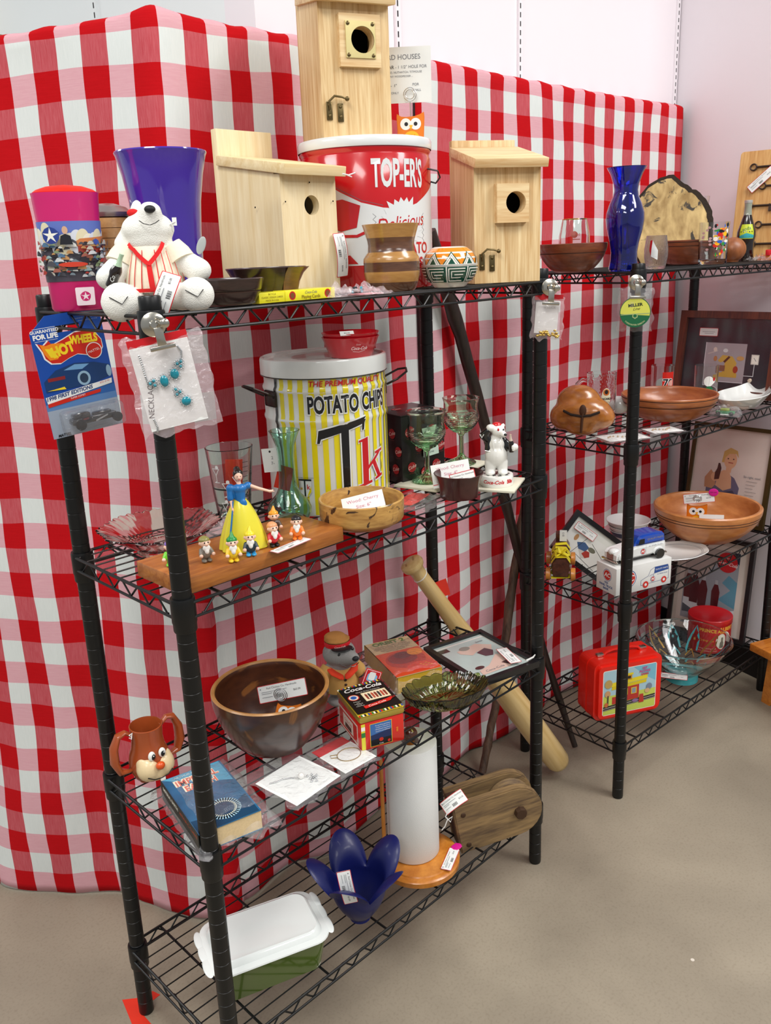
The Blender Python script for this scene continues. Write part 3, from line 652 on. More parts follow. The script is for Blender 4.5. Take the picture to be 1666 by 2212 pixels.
it += [('T', wt, "TOP-ER'S", .066, .202, .066, {'sx': .42, 'bold': .0020}), ('T', rt, 'Delicious', .068, .118, .034, {'shear': .35, 'rot': 7, 'sx': .85}),
 ('T', rt, 'POTATO', .085, .072, .028, {'sx': .9, 'bold': .0006}), ('T', rt, 'CHIPS', .085, .045, .028, {'sx': .9, 'bold': .0006})]
it += [('P', rt, [(-.082, .118), (-.050, .106), (-.020, .112), (-.012, .150), (-.045, .162), (-.080, .158)]), ('L', rt, [(-.098, .110), (-.06, .098), (-.02, .097), (.0, .105)], .005), ('P', rt, [(-.09, .048), (-.02, .048), (-.035, .064), (-.055, .058), (-.08, .068)])]
b.art(it, wrap=wr); b.build('body', t)
b = MB(); b.lathe([(RT+.0022, HT-.018), (RT+.0028, HT-.017), (RT+.0028, HT-.003), (RT+.001, HT), (RT-.003, HT+.001), (RT-.006, HT-.001), (RT-.009, HT-.003), (0, HT-.003)], wt, 72)
rr = random.Random(5)
for k in range(10): b.ell((rr.uniform(-.09, .02), -math.sqrt(max(0, (RT+.002)**2-.0064))*1.0+.0, HT-.002), (.004*rr.random()+.001, .001, .0015), mat('rust_scratch', '4c4640', .8), u=8, v=6) if k < 0 else None
b.build('lid', t)
b = MB(); b.tube([(RT*.93, -.045, .215), (RT+.010, -.052, .210), (RT+.016, -.030, .200), (RT+.010, .0, .192), (RT-.002, .004, .196)], .0016, blackm, 8); b.build('handle', t)
# owl note clip on the tin
def owl(label, P, rz, s=1, tilt=0):
    t = thing('owl_clip', label, 'note clip', P, rz); og = mat('orange_painted_wood', 'e57a12', .45)
    b = MB(); o_ = [(-.022, 0), (-.026, .012), (-.026, .030), (-.027, .048), (-.026, .055), (-.018, .050), (-.008, .049), (.008, .050), (.018, .053), (.026, .057), (.027, .048), (.026, .030), (.025, .012), (.020, 0)]
    b.prism([(x*s, z*s) for x, z in o_], .008*s, og, bev=.001*s)
    yl = mat('yellow_paint', 'f0b41e', .5); it = [('E', flat('f3f3ee'), -.0095*s, .036*s, .0105*s, .0105*s), ('E', flat('f3f3ee'), .0095*s, .036*s, .0105*s, .0105*s), ('E', ink, -.0085*s, .036*s, .0036*s, .0036*s), ('E', ink, .0095*s, .036*s, .0036*s, .0036*s),
      ('E', yl, .001*s, .011*s, .015*s, .0125*s), ('P', yl, [(-.003*s, .034*s), (.004*s, .034*s), (.0005*s, .025*s)])]
    it += [('E', og, (x*.006+(.003 if z % 2 else 0)+.001)*s, (.004+z*.006)*s, .0009*s, .0009*s) for x in (-1, 0, 1) for z in range(3)]
    b.art(it, y=0, step=.00015); b.build('body', t); return t
t = owl('orange wooden owl clip holding the handwritten birdhouse note on the red tin', V(.700, .172, S1+HT-.0024), face(.70, .172), 1.0)
b = MB()
for k in range(2): b.tube([(.012*math.cos(a)*(1-k*.3), -.001-.0015*k, .088+.012*math.sin(a)*(1-k*.3)) for a in [2*PI*q/20 for q in range(20)]], .0009, silver, 6, closed=True)
b.tube([(0, .003, .05), (0, .0, .076)], .0009, silver, 6); b.build('wire_spiral', t)
b = MB(); b.box(.116, .0006, .098, white, -.014, 0, -.004)
it = [('T', grayink, 'BIRD HOUSES', -.012, .076, .0125, {'sx': .95}), ('T', ink, 'CEDAR', -.040, .059, .0085), ('T', grayink, '- 1 1/2" HOLE FOR', .006, .059, .0075), ('T', grayink, 'A. BIRD, NUTHATCH, TITMOUSE', -.010, .050, .0050), ('T', grayink, 'DOWNY WOODPECKER ...', -.018, .043, .0045),
 ('T', ink, 'PINE -  1"', -.036, .027, .0070), ('T', grayink, 'FOR', .014, .028, .0065), ('T', grayink, 'SMALL', .016, .018, .0055), ('T', grayink, 'BIRDS ONLY', -.034, .014, .0055)]
b.art(it, y=-.0005); P = V(.7025, .1775, S1+HT+.076)
solo('paper_note', b, 'handwritten white paper note about birdhouses above the red tin', 'note', P, face(P.x, P.y, 0))

# small items along the front of the top shelf
yel = mat('yellow_card_box', 'ece22a', .35, coat=.5, var=.03)
P = AY(632, 651, .018); P.z = S1
t = thing('playing_card_box', 'two yellow playing card boxes wrapped in clear film, front of top shelf', 'card box', P, R(2))
for nm, x0, w_ in (('box', -.048, .050), ('box', .030, .104)):
    b = MB(); b.box(w_, .060, .016 if w_ > .06 else .0155, yel, x0, .02, 0, bev=.0006)
    if w_ > .06: b.art([('E', redm, x0-.038, .008, .0065, .0065), ('E', redm, x0+.036, .008, .0065, .0065), ('E', flat('7a4a1c'), x0-.038, .008, .0045, .0045), ('E', flat('7a4a1c'), x0+.036, .008, .0045, .0045), ('T', grayink, 'Coca-Cola', x0, .0115, .0058, {'shear': .35}), ('T', flat('8f7a1c'), 'Playing Cards', x0, .0048, .0072, {'bold': .0001})], y=-.0101)
    else: b.art([('T', flat('8f7a1c'), s, x0, z, .0038) for s, z in (('BICYCLE', .0125), ('CLASSIC DESIGN CARDS', .008), ('MADE IN U.S.A.', .0035))], y=-.0101)
    b.build(nm, t)
def bag_sheet(w_, h_, m, seed=0, amp=.006, nx=22, ny=22, T=None, b=None, th=.004, edge=None):
    """crumpled clear bag lying flat, two skins meeting at the edges"""
    b = b or MB(); rs = []
    for sgn in (1, 0):
        vs = []; fs = []
        for j in range(ny+1):
            for i in range(nx+1):
                u, v = i/nx, j/ny; e = min(1, 6*min(u, 1-u, v, 1-v)); x, y = (u-.5)*w_, (v-.5)*h_
                n_ = noise.noise(Vector((u*4, v*4, seed)))+.6*noise.noise(Vector((u*10, v*10, seed+3)))
                jx = .012*noise.noise(Vector((v*5, seed, 2)))*w_/.1*(1 if i in (0, nx) else .4); jy = .012*noise.noise(Vector((u*5, seed, 7)))*h_/.1*(1 if j in (0, ny) else .4)
                z = (.0005+(th+amp*abs(n_))*e) if sgn else .0003+.0
                vs.append((x+jx, y+jy, z+(amp*.6*max(0, n_) if sgn else 0)*(1-e)))
        for j in range(ny):
            for i in range(nx): a = j*(nx+1)+i; q = (a, a+1, a+nx+2, a+nx+1); fs.append(q if sgn else q[::-1])
        b.add(vs, fs, m, T)
    return b
P = AY(765, 640, .02); P.z = S1
t = thing('earring_bag', 'small clear bag of dark beaded earrings lying before the banded wooden vase', 'bag', P, R(-4))
bag_sheet(.135, .055, pinkfilm, 4, .022).build('plastic_bag', t)
b = MB(); b.box(.05, .035, .0008, mat('pink_card', 'e9a0a8', .6), .025, 0, .001); b.build('card', t)
b = MB(); be = mat('dark_bead', '2a2f36', .2, .6); te = mat('teal_bead', '2a9ab0', .15, coat=1)
for k in range(14): b.ell((-.012+.0035*(k % 5)+.001*k, -.012+.003*(k % 4), .006+.003*(k % 3)), .0024, be if k % 4 else te, u=8, v=6)
b.build('beads', t)
# turned vase in two woods
P = AY(848, 624, .055); P.z = S1
wl = wood('maple_band', '9c6c34', 'b98a4a', (12, 12, 60), .25, coat=.7); wd_ = wood('walnut_band', '4a2c1c', '6a452e', (12, 12, 60), .25, coat=.7)
b = MB(); pp = [(0, 0, wd_), (.039, 0, wd_), (.0425, .004, wd_), (.0465, .016, wl), (.0490, .028, wl), (.0495, .034, wd_), (.0495, .050, wl), (.0492, .0565, wl), (.0450, .063, wl), (.0415, .067, wd_), (.0405, .078, wd_), (.0415, .086, wd_), (.043, .091, wl), (.0475, .106, wl), (.0500, .1135, wl), (.0485, .1140, wl), (.046, .108, wl), (.037, .080, wd_), (.038, .02, wd_), (0, .012, wd_)]
b.lathe([(p[0], p[1]) for p in pp], [p[2] for p in pp[:-1]], 64)
solo('vase', b, 'banded light and dark turned wood vase on the front shelf edge', 'vase', P)
# small painted pot
P = AY(972, 617, .035); P.z = S1; RB = .050
pot = [(0, 0), (.028, 0), (.0305, .002), (.038, .010), (.0455, .020), (.0495, .031), (.0505, .040), (.0485, .052), (.043, .062), (.033, .070), (.027, .0725), (.025, .0722), (.026, .068), (.03, .02), (0, .01)]
wg = mat('white_glaze', 'eceae0', .12, coat=.8, var=.02); og = mat('orange_glaze', 'ee8a12', .12, coat=.8, var=.04); gg = mat('green_glaze', '0d4a38', .15, coat=.8, var=.08); bg = mat('black_glaze', '101412', .2, coat=.5)
t = thing('painted_pot', 'small round white pot painted with green frets and orange triangles', 'pot', P, face(P.x, P.y))
b = MB(); b.lathe(pot, wg, 72); w_ = profwrap(pot[2:11]); it = [('R', og, -.1585, .041, .1585, .0700)]
for k in range(-4, 5):
    c = k*.0360+.004
    for q, (m_, hw, top) in enumerate(((gg, .0165, .0640), (wg, .0142, .0612), (bg, .0116, .0578), (wg, .0106, .0568), (gg, .0070, .0525))): it.append(('P', m_, [(c-hw, .0412), (c+hw, .0412), (c, top)]))
it += [('R', wg, -.1585, .0385, .1585, .0415), ('R', bg, -.1585, .0397, .1585, .0403), ('R', gg, -.1585, .0095, .1585, .0365)]
for k in range(-4, 4):
    c = k*.0392+.012; L_ = wg; g_ = .0018
    it += [('L', L_, [(c-.0175, .008), (c-.0175, .037)], .0022), ('L', L_, [(c+.0135, .0120), (c-.0135, .0120), (c-.0135, .0335), (c+.0165, .0335)], g_), ('L', L_, [(c+.0165, .0285), (c-.0085, .0285), (c-.0085, .0175), (c+.0095, .0175)], g_), ('L', L_, [(c-.003, .0228), (c+.0135, .0228)], g_)]
b.art(it, wrap=w_, cut=.004, cutv=.003, step=.00005); b.build('body', t)

# ------------------------------------------------------------ left rack, second shelf
# pink pressed glass plate
pk = glass('pink_depression_glass', 'fde2d9', .06, 1.42)
P = V(.100, .222, S2)
b = MB(); nfl = 40
def flp(a, t_): 
    k = max(0, min(1, (t_-.12)/.4)); k = k if t_ < .55 else max(0, min(1, (1-t_)/.4))
    return (1+.022*math.sin(nfl*a)*k+.035*math.sin(8*a)*k*k, .0011*math.sin(nfl*a)*k)
b.lathe([(0, 0), (.040, 0), (.042, .001), (.042, .008), (.046, .010), (.058, .018), (.074, .029), (.088, .038), (.098, .043), (.1005, .0445), (.099, .0465), (.086, .0415), (.072, .0325), (.056, .0215), (.044, .0135), (0, .012)], pk, 320, fl=flp)
solo('glass_plate', b, 'pink scalloped pressed glass plate at the left end of the second shelf', 'plate', P)
# measuring glass
P = AY(508, 1122, .245); P.z = S2; t = thing('mixing_glass', 'clear pint mixing glass printed with cocktails behind the gowned figurine', 'glass', P, face(P.x, P.y))
b = MB(); b.lathe([(0, 0), (.028, 0), (.0295, .002), (.0305, .02), (.0430, .146), (.0435, .148), (.0420, .149), (.0412, .147), (.0290, .02), (.027, .014), (0, .013)], G0, 48)
gp = [(.0305, .02), (.0430, .146)]; wp = mat('white_enamel_print', 'e9ecec', .4); bp_ = mat('black_enamel_print', '1f2226', .4); w_ = profwrap(gp)
it = [('R', bp_, -.055, .074, .03, .077)]
for k, (u, v) in enumerate(((-.032, .115), (-.020, .05), (.016, .050), (.010, .100), (-.012, .088))):
    it += [('L', wp, [(u-.008, v), (u+.008, v), (u, v-.012), (u-.008, v)], .0012), ('L', wp, [(u, v-.012), (u, v-.024), (u-.006, v-.026), (u+.006, v-.026)], .0012), ('E', wp, u+.004, v+.003, .0035, .0035)]
it += [('L', bp_, [(.022, .035+k*.009), (.034, .035+k*.009)], .0009) for k in range(11)] + [('T', bp_, s, .042, .04+k*.02, .006) for k, s in enumerate(('2oz', '4oz', '6oz', '8oz'))]
it += [('R', redm, -.004, .02, .012, .066)] if False else []
b.art(it, wrap=w_, step=.00012); b.build('body', t)
b = MB(); b.box(.032, .0008, .050, mat('red_tag', 'd9321f', .5), 0, 0, 0); o = b.build('price_tag', t); o.matrix_local = Tm(.004, .0, .072, 0, 4, 0)
b = MB(); o = bag_sheet(.06, .04, pinkfilm, 9, .006).build('plastic_bag', t); o.matrix_local = Tm(-.030, -.036, .004, 50, 0, -20)
# green bud vase
tg = glass('teal_green_glass', 'c2eadd', .01, 1.5)
P = V(.330, .157, S2); t = thing('bud_vase', 'tall slender green glass bud vase before the striped chip tin', 'vase', P, face(P.x, P.y))
b = MB(); b.lathe([(0, .002), (.020, 0), (.025, .001), (.034, .010), (.040, .024), (.0405, .034), (.036, .046), (.024, .058), (.0175, .072), (.0155, .095), (.0150, .130), (.0170, .150), (.022, .165), (.0272, .177), (.0280, .178), (.0268, .1785), (.020, .163), (.0150, .148), (.0130, .130), (.0135, .095), (.0155, .073), (.022, .060), (.034, .046), (.038, .034), (.0375, .024), (.032, .012), (.02, .006), (0, .006)], tg, 56); b.build('body', t)
b = MB(); b.box(.030, .0006, .044, white, 0, 0, 0, bev=0); b.art([('E', ink, 0, .038, .002, .002), ('T', grayink, '2', .003, .026, .008), ('T', grayink, '7-', .003, .016, .008)], y=-.0003); o = b.build('price_tag', t); o.matrix_local = Tm(-.026, .012, .100, 0, -4, -10)
b = MB(); b.box(.030, .0006, .044, mat('red_tag', 'd9321f', .5), 0, 0, 0); o = b.build('red_card', t); o.matrix_local = Tm(-.012, .014, .066, 0, 16, -10)
# striped chip tin
P = V(.489, .224, S2); RC = .1190; HC = .293; t = thing('chip_tin', 'big yellow striped potato chip tin with white lid and bail handles', 'tin', P, face(P.x, P.y, 8))
yl = mat('yellow_enamel', 'e6d515', .18, coat=.6, var=.03); wt2 = mat('cream_white_enamel', 'e3e6e2', .18, coat=.6, var=.02); bk = mat('black_enamel', '17171a', .25, coat=.4); rd = mat('red_enamel_letter', 'c41a22', .25, coat=.4)
ptin = [(RC-.004, 0), (RC-.001, .003), (RC-.001, .175), (RC+.0012, .180), (RC+.0012, .184), (RC-.001, .189), (RC-.001, .232), (RC+.0012, .236), (RC+.0012, .240), (RC-.002, .246), (RC-.002, HC-.02)]
b = MB(); b.lathe([(0, 0)]+ptin, wt2, 80); w_ = profwrap(ptin); u_ = RC+.0012
it = [('R', yl, -.112+k*.0214, .004, -.112+k*.0214+.0105, .262) for k in range(0, 15)]
it += [('R', bk, -.1255, .004, -.1195, .262), ('T', rd, 'THE PREMIUM QUALITY', .030, .252, .0135, {'shear': .15, 'sx': 1.08, 'bold': .0003})]
it += [('T', wt2, 'POTATO CHIPS', .034, .212, .044, {'sx': .56, 'bold': .0040}), ('T', bk, 'POTATO CHIPS', .034, .212, .044, {'sx': .56, 'bold': .0015})]
Tpts = [(-.024, .142), (-.019, .142), (-.016, .150), (.024, .160), (.024, .050), (.010, .046), (.010, .042), (.052, .050), (.052, .054), (.038, .053), (.040, .164), (.070, .172), (.069, .160), (.074, .161), (.078, .186), (-.020, .166)]
Kp = [(.058, .050), (.092, .056), (.092, .061), (.083, .060), (.0835, .083), (.095, .092), (.108, .066), (.101, .063), (.101, .059), (.124, .064), (.124, .069), (.118, .068), (.103, .098), (.120, .112), (.126, .113), (.126, .118), (.103, .114), (.103, .109), (.109, .110), (.084, .091), (.0845, .146), (.062, .141), (.062, .137), (.070, .138), (.069, .057), (.058, .055)]
Tpts = [(u*.95-.014, v) for u, v in Tpts]; Kp = [(u*.95-.016, v) for u, v in Kp]
def grow(p, d):
    cx = sum(q[0] for q in p)/len(p); n_ = len(p); out = []
    for i in range(n_):
        a, c = Vector(p[i-1]), Vector(p[(i+1) % n_]); tt = (c-a).normalized(); out.append((p[i][0]-tt.y*-d, p[i][1]-tt.x*d) if False else (p[i][0]+tt.y*d, p[i][1]-tt.x*d))
    return out
for pt, m_ in ((Tpts, bk), (Kp, rd)):
    area_ = sum(pt[i-1][0]*pt[i][1]-pt[i][0]*pt[i-1][1] for i in range(len(pt))); it += [('P', wt2, grow(pt, .0028 if area_ > 0 else -.0028)), ('P', m_, pt)]
sh = [(-.078, .072), (-.052, .072), (-.052, .050), (-.058, .042), (-.065, .038), (-.072, .042), (-.078, .050)]
it += [('P', bk, grow(sh, .001)), ('P', wt2, sh), ('P', yl, [(-.062, .040), (-.053, .062), (-.053, .050), (-.058, .043)]), ('R', bk, -.078, .071, -.052, .0745), ('L', bk, [(-.0655, .072), (-.0655, .038)], .003), ('T', rd, 'k', -.0585, .059, .014, {'bold': .0002}), ('P', mat('gold_star', 'b8902a', .4), star(-.0725, .056, .004, .0015, 6)), ('T', bk, 'THE SYMBOL OF FRESHNESS', -.065, .077, .0028)]
it += [('T', bk, s, -.092, .016-k*.004, .0035) for k, s in enumerate(('FRIED IN PURE', 'VEGETABLE OIL'))]
b.art(it, wrap=w_, cutv=.006, step=.00012); b.build('body', t)
b = MB(); b.lathe([(RC+.0026, HC-.031), (RC+.0035, HC-.030), (RC+.0035, HC-.004), (RC+.002, HC), (RC-.002, HC+.0012), (RC-.005, HC), (RC-.007, HC-.004), (RC*.55, HC-.004), (RC*.53, HC-.0032), (RC*.5, HC-.004), (0, HC-.004)], wt2, 80)
b.lathe([(RC+.0030, HC-.0325), (RC+.0040, HC-.0315), (RC+.003, HC-.0305)], bk, 80); b.build('lid', t)
hb = mat('dark_steel', '3c3432', .3, .8)
for sx, an in ((-1, -66), (1, 100)):
    b = MB(); a = R(an); Tt = Matrix.Translation((math.sin(a)*(RC+.001), -math.cos(a)*(RC+.001), .222)) @ Matrix.Rotation(a, 4, 'Z')
    b.box(.040, .003, .030, hb, 0, -.001, -.015, bev=.003, T=Tt)
    b.tube([(-.018, -.004, .004), (-.030, -.022, .014), (-.022, -.046, .026), (0, -.054, .030), (.022, -.046, .026), (.030, -.022, .014), (.018, -.004, .004)], .0022, hb, 8, T=Tt); b.build('bail_handle', t)
# red bowls on the tin
P = V(.512, .168, S2+HC-.0035); t = thing('plastic_bowl', 'two stacked red plastic snack bowls wrapped in film on the striped chip tin', 'bowl', P, face(P.x, P.y))
rp = mat('red_plastic', 'c3101f', .2, coat=.5, var=.03)
for nm, z0 in (('bowl', 0), ('bowl', .008)):
    b = MB(); b.lathe([(0, z0), (.038, z0), (.041, z0+.002), (.0535, z0+.036), (.0550, z0+.038), (.0535, z0+.0385), (.0515, z0+.036), (.0395, z0+.004), (0, z0+.003)], rp, 56)
    if z0 == 0:
        w_ = profwrap([(.041, .002), (.0535, .036)]); b.art([('T', flat('f0c8c8'), 'Enjoy', .016, .0262, .0045, {'shear': .2}), ('T', flat('f0c8c8'), 'Coca-Cola', .018, .019, .0085, {'shear': .45, 'bold': .0002}), ('L', flat('f0c8c8'), [(.004, .0135), (.018, .0120), (.032, .0150)], .0008)], wrap=w_)
    b.build(nm, t)
b = MB(); b.box(.026, .012, .0008, white, 0, 0, 0); b.art([('T', ink, '$4.00', 0, 0, .005)], T=Tm(0, 0, .0009, -90, 0, 0)); o = b.build('price_tag', t); o.matrix_local = Tm(-.006, -.050, .0475, 35, 0, 12)
# black box printed with red discs
P = V(.728, .235, S2); t = thing('black_box', 'black card box printed with red discs behind the green goblets', 'box', P, R(-8))
bkb = mat('black_card', '120c0d', .35, coat=.3, var=.1); b = MB(); b.box(.118, .112, .145, bkb, 0, 0, 0, bev=.001); b.box(.122, .116, .003, bkb, 0, 0, .1455, bev=.001)
def disc(u, v, r, s='Coke'): return [('E', flat('a11c20'), u, v, r, r), ('T', flat('e7cfc8'), s, u, v, r*.95, {'shear': .3, 'rot': 15}), ('T', flat('7c2a24'), 'ALWAYS', u, v-r*1.25, r*.35)]
it = []
for u, v in ((-.038, .11), (-.012, .075), (.024, .106), (.034, .03), (-.034, .034), (.002, .018), (.046, .07)): it += disc(u, v, .011+.002*((u*1000) % 2 > 1))
b.art(it, y=-.056); b.art(it, y=-.0592, T=Matrix.Rotation(R(-90), 4, 'Z'), step=.00011); b.art(disc(-.02, .01, .012)+disc(.03, -.02, .012), T=Tm(0, 0, .1490, -90, 0, 0)); b.build('box', t)
o = b = MB(); b.box(.042, .0005, .060, mat('pale_green_paper', 'cfe4d6', .7), 0, 0, 0); b.art([('R', grayink, -.016, .046, .010, .047), ('L', grayink, [(-.010, .055), (.012, .055), (.012, .050), (-.010, .050)], .0005), ('T', grayink, '6.95', .006, .038, .006), ('T', grayink, 'rim chipped', 0, .028, .005), ('T', grayink, '5/27/06', 0, .008, .005)], y=-.0003); o = b.build('price_tag', t); o.matrix_local = Tm(.018, -.060, .052, 0, -4, 0)
# goblets
gg_ = glass('green_tinted_glass', 'eaf8e6', .01, 1.5); gs = glass('green_stem_glass', 'b4ecae', .01, 1.5)
def goblet(label, P, rz):
    t = thing('goblet', label, 'goblet', P, rz, 'green ribbed goblets')
    b = MB(); ring = []
    for k in range(9): z = .076+k*.0042; r0 = .012+.0280*math.sin(min(1, (k+1)/8.5)*PI/2)**.8; ring += [(r0+.0011, z), (r0+.0004, z+.0021)]
    out = [(.006, .066), (.009, .071)]+ring+[(.0395, .118), (.0372, .128), (.0385, .142), (.0415, .152), (.0420, .1525), (.0405, .153)]
    inn = [(.037, .141), (.0355, .129), (.0375, .118), (.036, .104), (.030, .090), (.018, .079), (0, .075)]
    b.lathe(out+inn, [gs]*9+[gg_]*(len(out+inn)-10), 64); b.build('bowl', t)
    b = MB(); b.lathe([(.0058, .067), (.0055, .06), (.0058, .03), (.0068, .018), (0, .018)][:4], gs, 10); b.build('stem', t)
    b = MB(); b.lathe([(0, .001), (.026, .0), (.0325, .0015), (.0330, .003), (.030, .006), (.018, .011), (.009, .017), (.006, .022), (0, .0225)], gs, 120, fl=lambda a, t_: 1+.02*math.sin(20*a)*(1 if .1 < t_ < .7 else 0)); b.build('foot', t)
    return t
ivory = mat('ivory_tile', 'dcd9c4', .5)
def coaster(P, rz, w_, h_, label): b = MB(); b.box(w_, h_, .005, ivory, 0, 0, 0, bev=.001); return solo('display_card', b, label, 'card', P, rz)
coaster(V(.700, .150, S2), R(12), .110, .105, 'cream square card lying under the nearer green goblet'); coaster(V(.862, .195, S2), R(10), .10, .09, 'cream square card lying under the farther green goblet')
g = goblet('green ribbed glass goblet, nearer the striped chip tin', V(.700, .152, S2+.0052), 0)
dup(g, V(.865, .196, S2+.0052), .4, 'green ribbed glass goblet, farther right behind the dark red bowl')
# figurine bear
P = V(.770, .022, S2+.0052); coaster(V(.775, .030, S2), R(25), .112, .105, 'cream square card lying under the white bear figurine')
t = thing('bear_figurine', 'glazed white bear figurine in black jacket on a round checkered base', 'figurine', P, face(P.x, P.y, 5))
wc = mat('white_ceramic', 'ecebe4', .18, coat=.6, var=.02)
b = MB(); b.lathe([(0, 0), (.0345, 0), (.0355, .002), (.0350, .020), (.0338, .0222), (0, .0222)], wc, 48)
b.art([('T', redm, 'Coca-Cola', -.010, .0115, .0105, {'shear': .35, 'bold': .0003}), ('T', redm, '50s', .0275, .0115, .0105, {'bold': .0006})], wrap=cylwrap(.0353))
ck = []
for i in range(-4, 4):
    for j in range(-4, 4):
        x, y = i*.008+.004, j*.008+.004
        if (i+j) % 2 == 0 and math.hypot(x, y) < .028: ck.append(('R', bk, x-.004, y-.004, x+.004, y+.004))
b.art(ck, T=Tm(0, 0, .0222, -90, 0, 25), step=.000002, y=-.0002); b.build('base', t)
soft('body', [((0, 0, .062), (.0235, .020, .026)), ((0, 0, .084), (.019, .016, .018)), ('c', (-.011, 0, .046), (-.013, -.002, .030), .0135, .0105), ('c', (.011, 0, .046), (.013, -.002, .030), .0135, .0105), ((-.013, -.006, .0265), (.011, .014, .0065)), ((.013, -.006, .0265), (.011, .014, .0065)),
  ((.004, -.002, .112), (.0145, .014, .013)), ((0, 0, .098), (.012, .011, .012)), ('c', (.008, -.008, .110), (.014, -.018, .1075), .009, .0065), ((.014, .0, .1235), (.0045, .003, .0045)), ((-.004, .0, .1235), (.0045, .003, .0045)), ((-.012, -.006, .120), (.0095, .009, .008))], wc, t, .0018, 4)
bj = mat('black_glaze_jacket', '101113', .15, coat=.8)
soft('jacket', [('c', (-.016, 0, .094), (-.026, -.002, .104), .0085, .009), ('c', (-.026, -.002, .104), (-.018, -.006, .114), .009, .0075), ('c', (-.014, -.001, .076), (-.014, 0, .092), .0105, .009), ('c', (.016, -.001, .074), (.015, 0, .092), .0085, .008), ('c', (.018, 0, .090), (.027, -.004, .078), .007, .0075), ((0, .009, .082), (.020, .010, .017))], bj, t, .0018, 3)
b = MB(); b.tube([(-.006, -.0155, .072), (-.007, -.0145, .086), (-.010, -.010, .096)], .0012, wc, 6); b.tube([(-.024, -.010, .074), (-.008, -.015, .071)], .001, wc, 6); b.tube([(.009, -.015, .071), (.009, -.0135, .086), (.012, -.009, .096)], .0012, wc, 6); b.tube([(-.034, -.008, .108), (-.030, -.0105, .101), (-.026, -.0105, .108)], .001, wc, 6); b.build('piping', t)
b = MB(); b.ell((.0165, -.0245, .109), (.0032, .0025, .0028), bk); b.tube([(.006, -.018, .1065), (.012, -.0225, .1035), (.019, -.021, .1055)], .0006, bk, 5); b.ell((.0135, -.0145, .1175), .0018, bk); b.ell((.003, -.0145, .1175), (.002, .002, .003), redm); b.build('face_features', t)
b = MB(); b.ell((.001, .002, .1235), (.0105, .009, .007), mat('red_glaze', 'd22026', .15, coat=.8)); b.ell((-.006, -.004, .115), (.006, .006, .006), MC['red_glaze']); b.build('cap', t)
b = MB(); bottle(b, Tm(.030, -.012, .070, 4, -4, 0), .52, mhi=mat('bottle_neck_clear', 'cdb9a8', .1, coat=.8)); b.build('bottle', t)
soft('paw', [((.036, -.013, .080), (.008, .007, .008)), ((.032, -.019, .083), (.003, .003, .0025)), ((.032, -.019, .079), (.003, .003, .0025)), ((.033, -.018, .075), (.003, .003, .0025))], wc, t, .0013, 2)
# dark red bowl with cards
rb_ = mat('dark_red_wood', '3e1a18', .3, coat=.4, var=.2, vs=60)
def fold_card(t, T, w_, h_, lines, strip, name='folded_card'):
    b = MB(); b.box(w_, .0006, h_, white, 0, 0, 0)
    b.art([('T', mat('red_pencil', 'c9758c', .7), s, 0, h_*(.78-.26*i), h_*.19) for i, s in enumerate(lines)]+([('R', redm, -w_/2, h_*.12, w_/2, h_*.15), ('T', ink, strip, .06*w_, h_*.05, h_*.09)] if strip else []), y=-.0004)
    b.box(w_, .0006, h_, white, 0, 0, 0, T=Tm(0, .0, h_, 0, 0, 0) @ Matrix.Rotation(R(-130), 4, 'X'))
    o = b.build(name, t); o.matrix_local = T; return o
P = V(.662, .032, S2); t = thing('bowl', 'small dark red bowl with a folded price card at the front edge', 'bowl', P, face(P.x, P.y))
b = bowl('', '', None, .050, .050, .038, rb_, curve=-2.2, th=.003, part=True); b.build('body', t)
fold_card(t, Tm(-.012, .008, .022, -34, -10, 0), .078, .050, ('Wood: Cherry', 'Size: 4"', 'Food Safe Finish'), 'Red Chicken Co. Handmade')
b = MB(); b.box(.050, .0006, .024, white, 0, 0, 0); b.art([('L', redm, [(-.025, .0), (.025, 0), (.025, .024), (-.025, .024), (-.025, 0)], .0015), ('T', ink, 'Red Chicken Co. Handmade', 0, .018, .0042), ('T', ink, '$18.00', .012, .006, .0045), ('T', grayink, 'Handmade', -.006, .012, .003)], y=-.0004); o = b.build('price_tag', t); o.matrix_local = Tm(.010, -.018, .033, -35, -14, 0)
# spalted bowl
spw = wood('spalted_maple', '9a6a30', 'd2a45a', (14, 14, 60), .32, coat=.5, blotch=('3f2614', 26, .62, .03)); spr = wood('plain_maple_base', '8a5520', 'b5792f', (10, 10, 60), .32, coat=.5)
P = V(.402, .040, S2); t = thing('bowl', 'spalted light wood bowl with a folded price card on the second shelf', 'bowl', P, face(P.x, P.y))
b = MB(); b.lathe([(0, 0), (.028, 0), (.034, .002), (.060, .010), (.073, .018), (.0755, .022), (.0765, .040), (.077, .0565), (.0755, .058), (.0725, .0575), (.070, .050), (.066, .024), (.050, .014), (0, .010)], [spr]*5+[spw]*8, 64); b.build('body', t)
fold_card(t, Tm(.008, .006, .016, -48, -12, 0), .078, .052, ('Wood: Cherry', 'Size: 6"', 'Food Safe Finish'), 'Red Chicken Co. Handmade')
# bag of silver pieces
P = AZ(905, 1085, S2); t = thing('silver_parts_bag', 'clear bag with red card and silver cutlery pieces between the two bowls', 'bag', P, R(20))
bag_sheet(.115, .085, film, 12, .010).build('plastic_bag', t)
b = MB(); b.box(.085, .040, .001, mat('red_tag', 'd9321f', .5), .010, .018, .002); b.build('red_card', t)
b = MB(); rr = random.Random(2)
for k in range(6): a = -.15+.1*k; b.tube([(-.045, -.002-.004*k, .004+.0015*(k % 3)), (0, -.012-.004*k+a*.01, .006), (.042, -.022-.003*k, .005)], [.0016, .0014, .003], silver, 6)
b.build('silver_pieces', t)
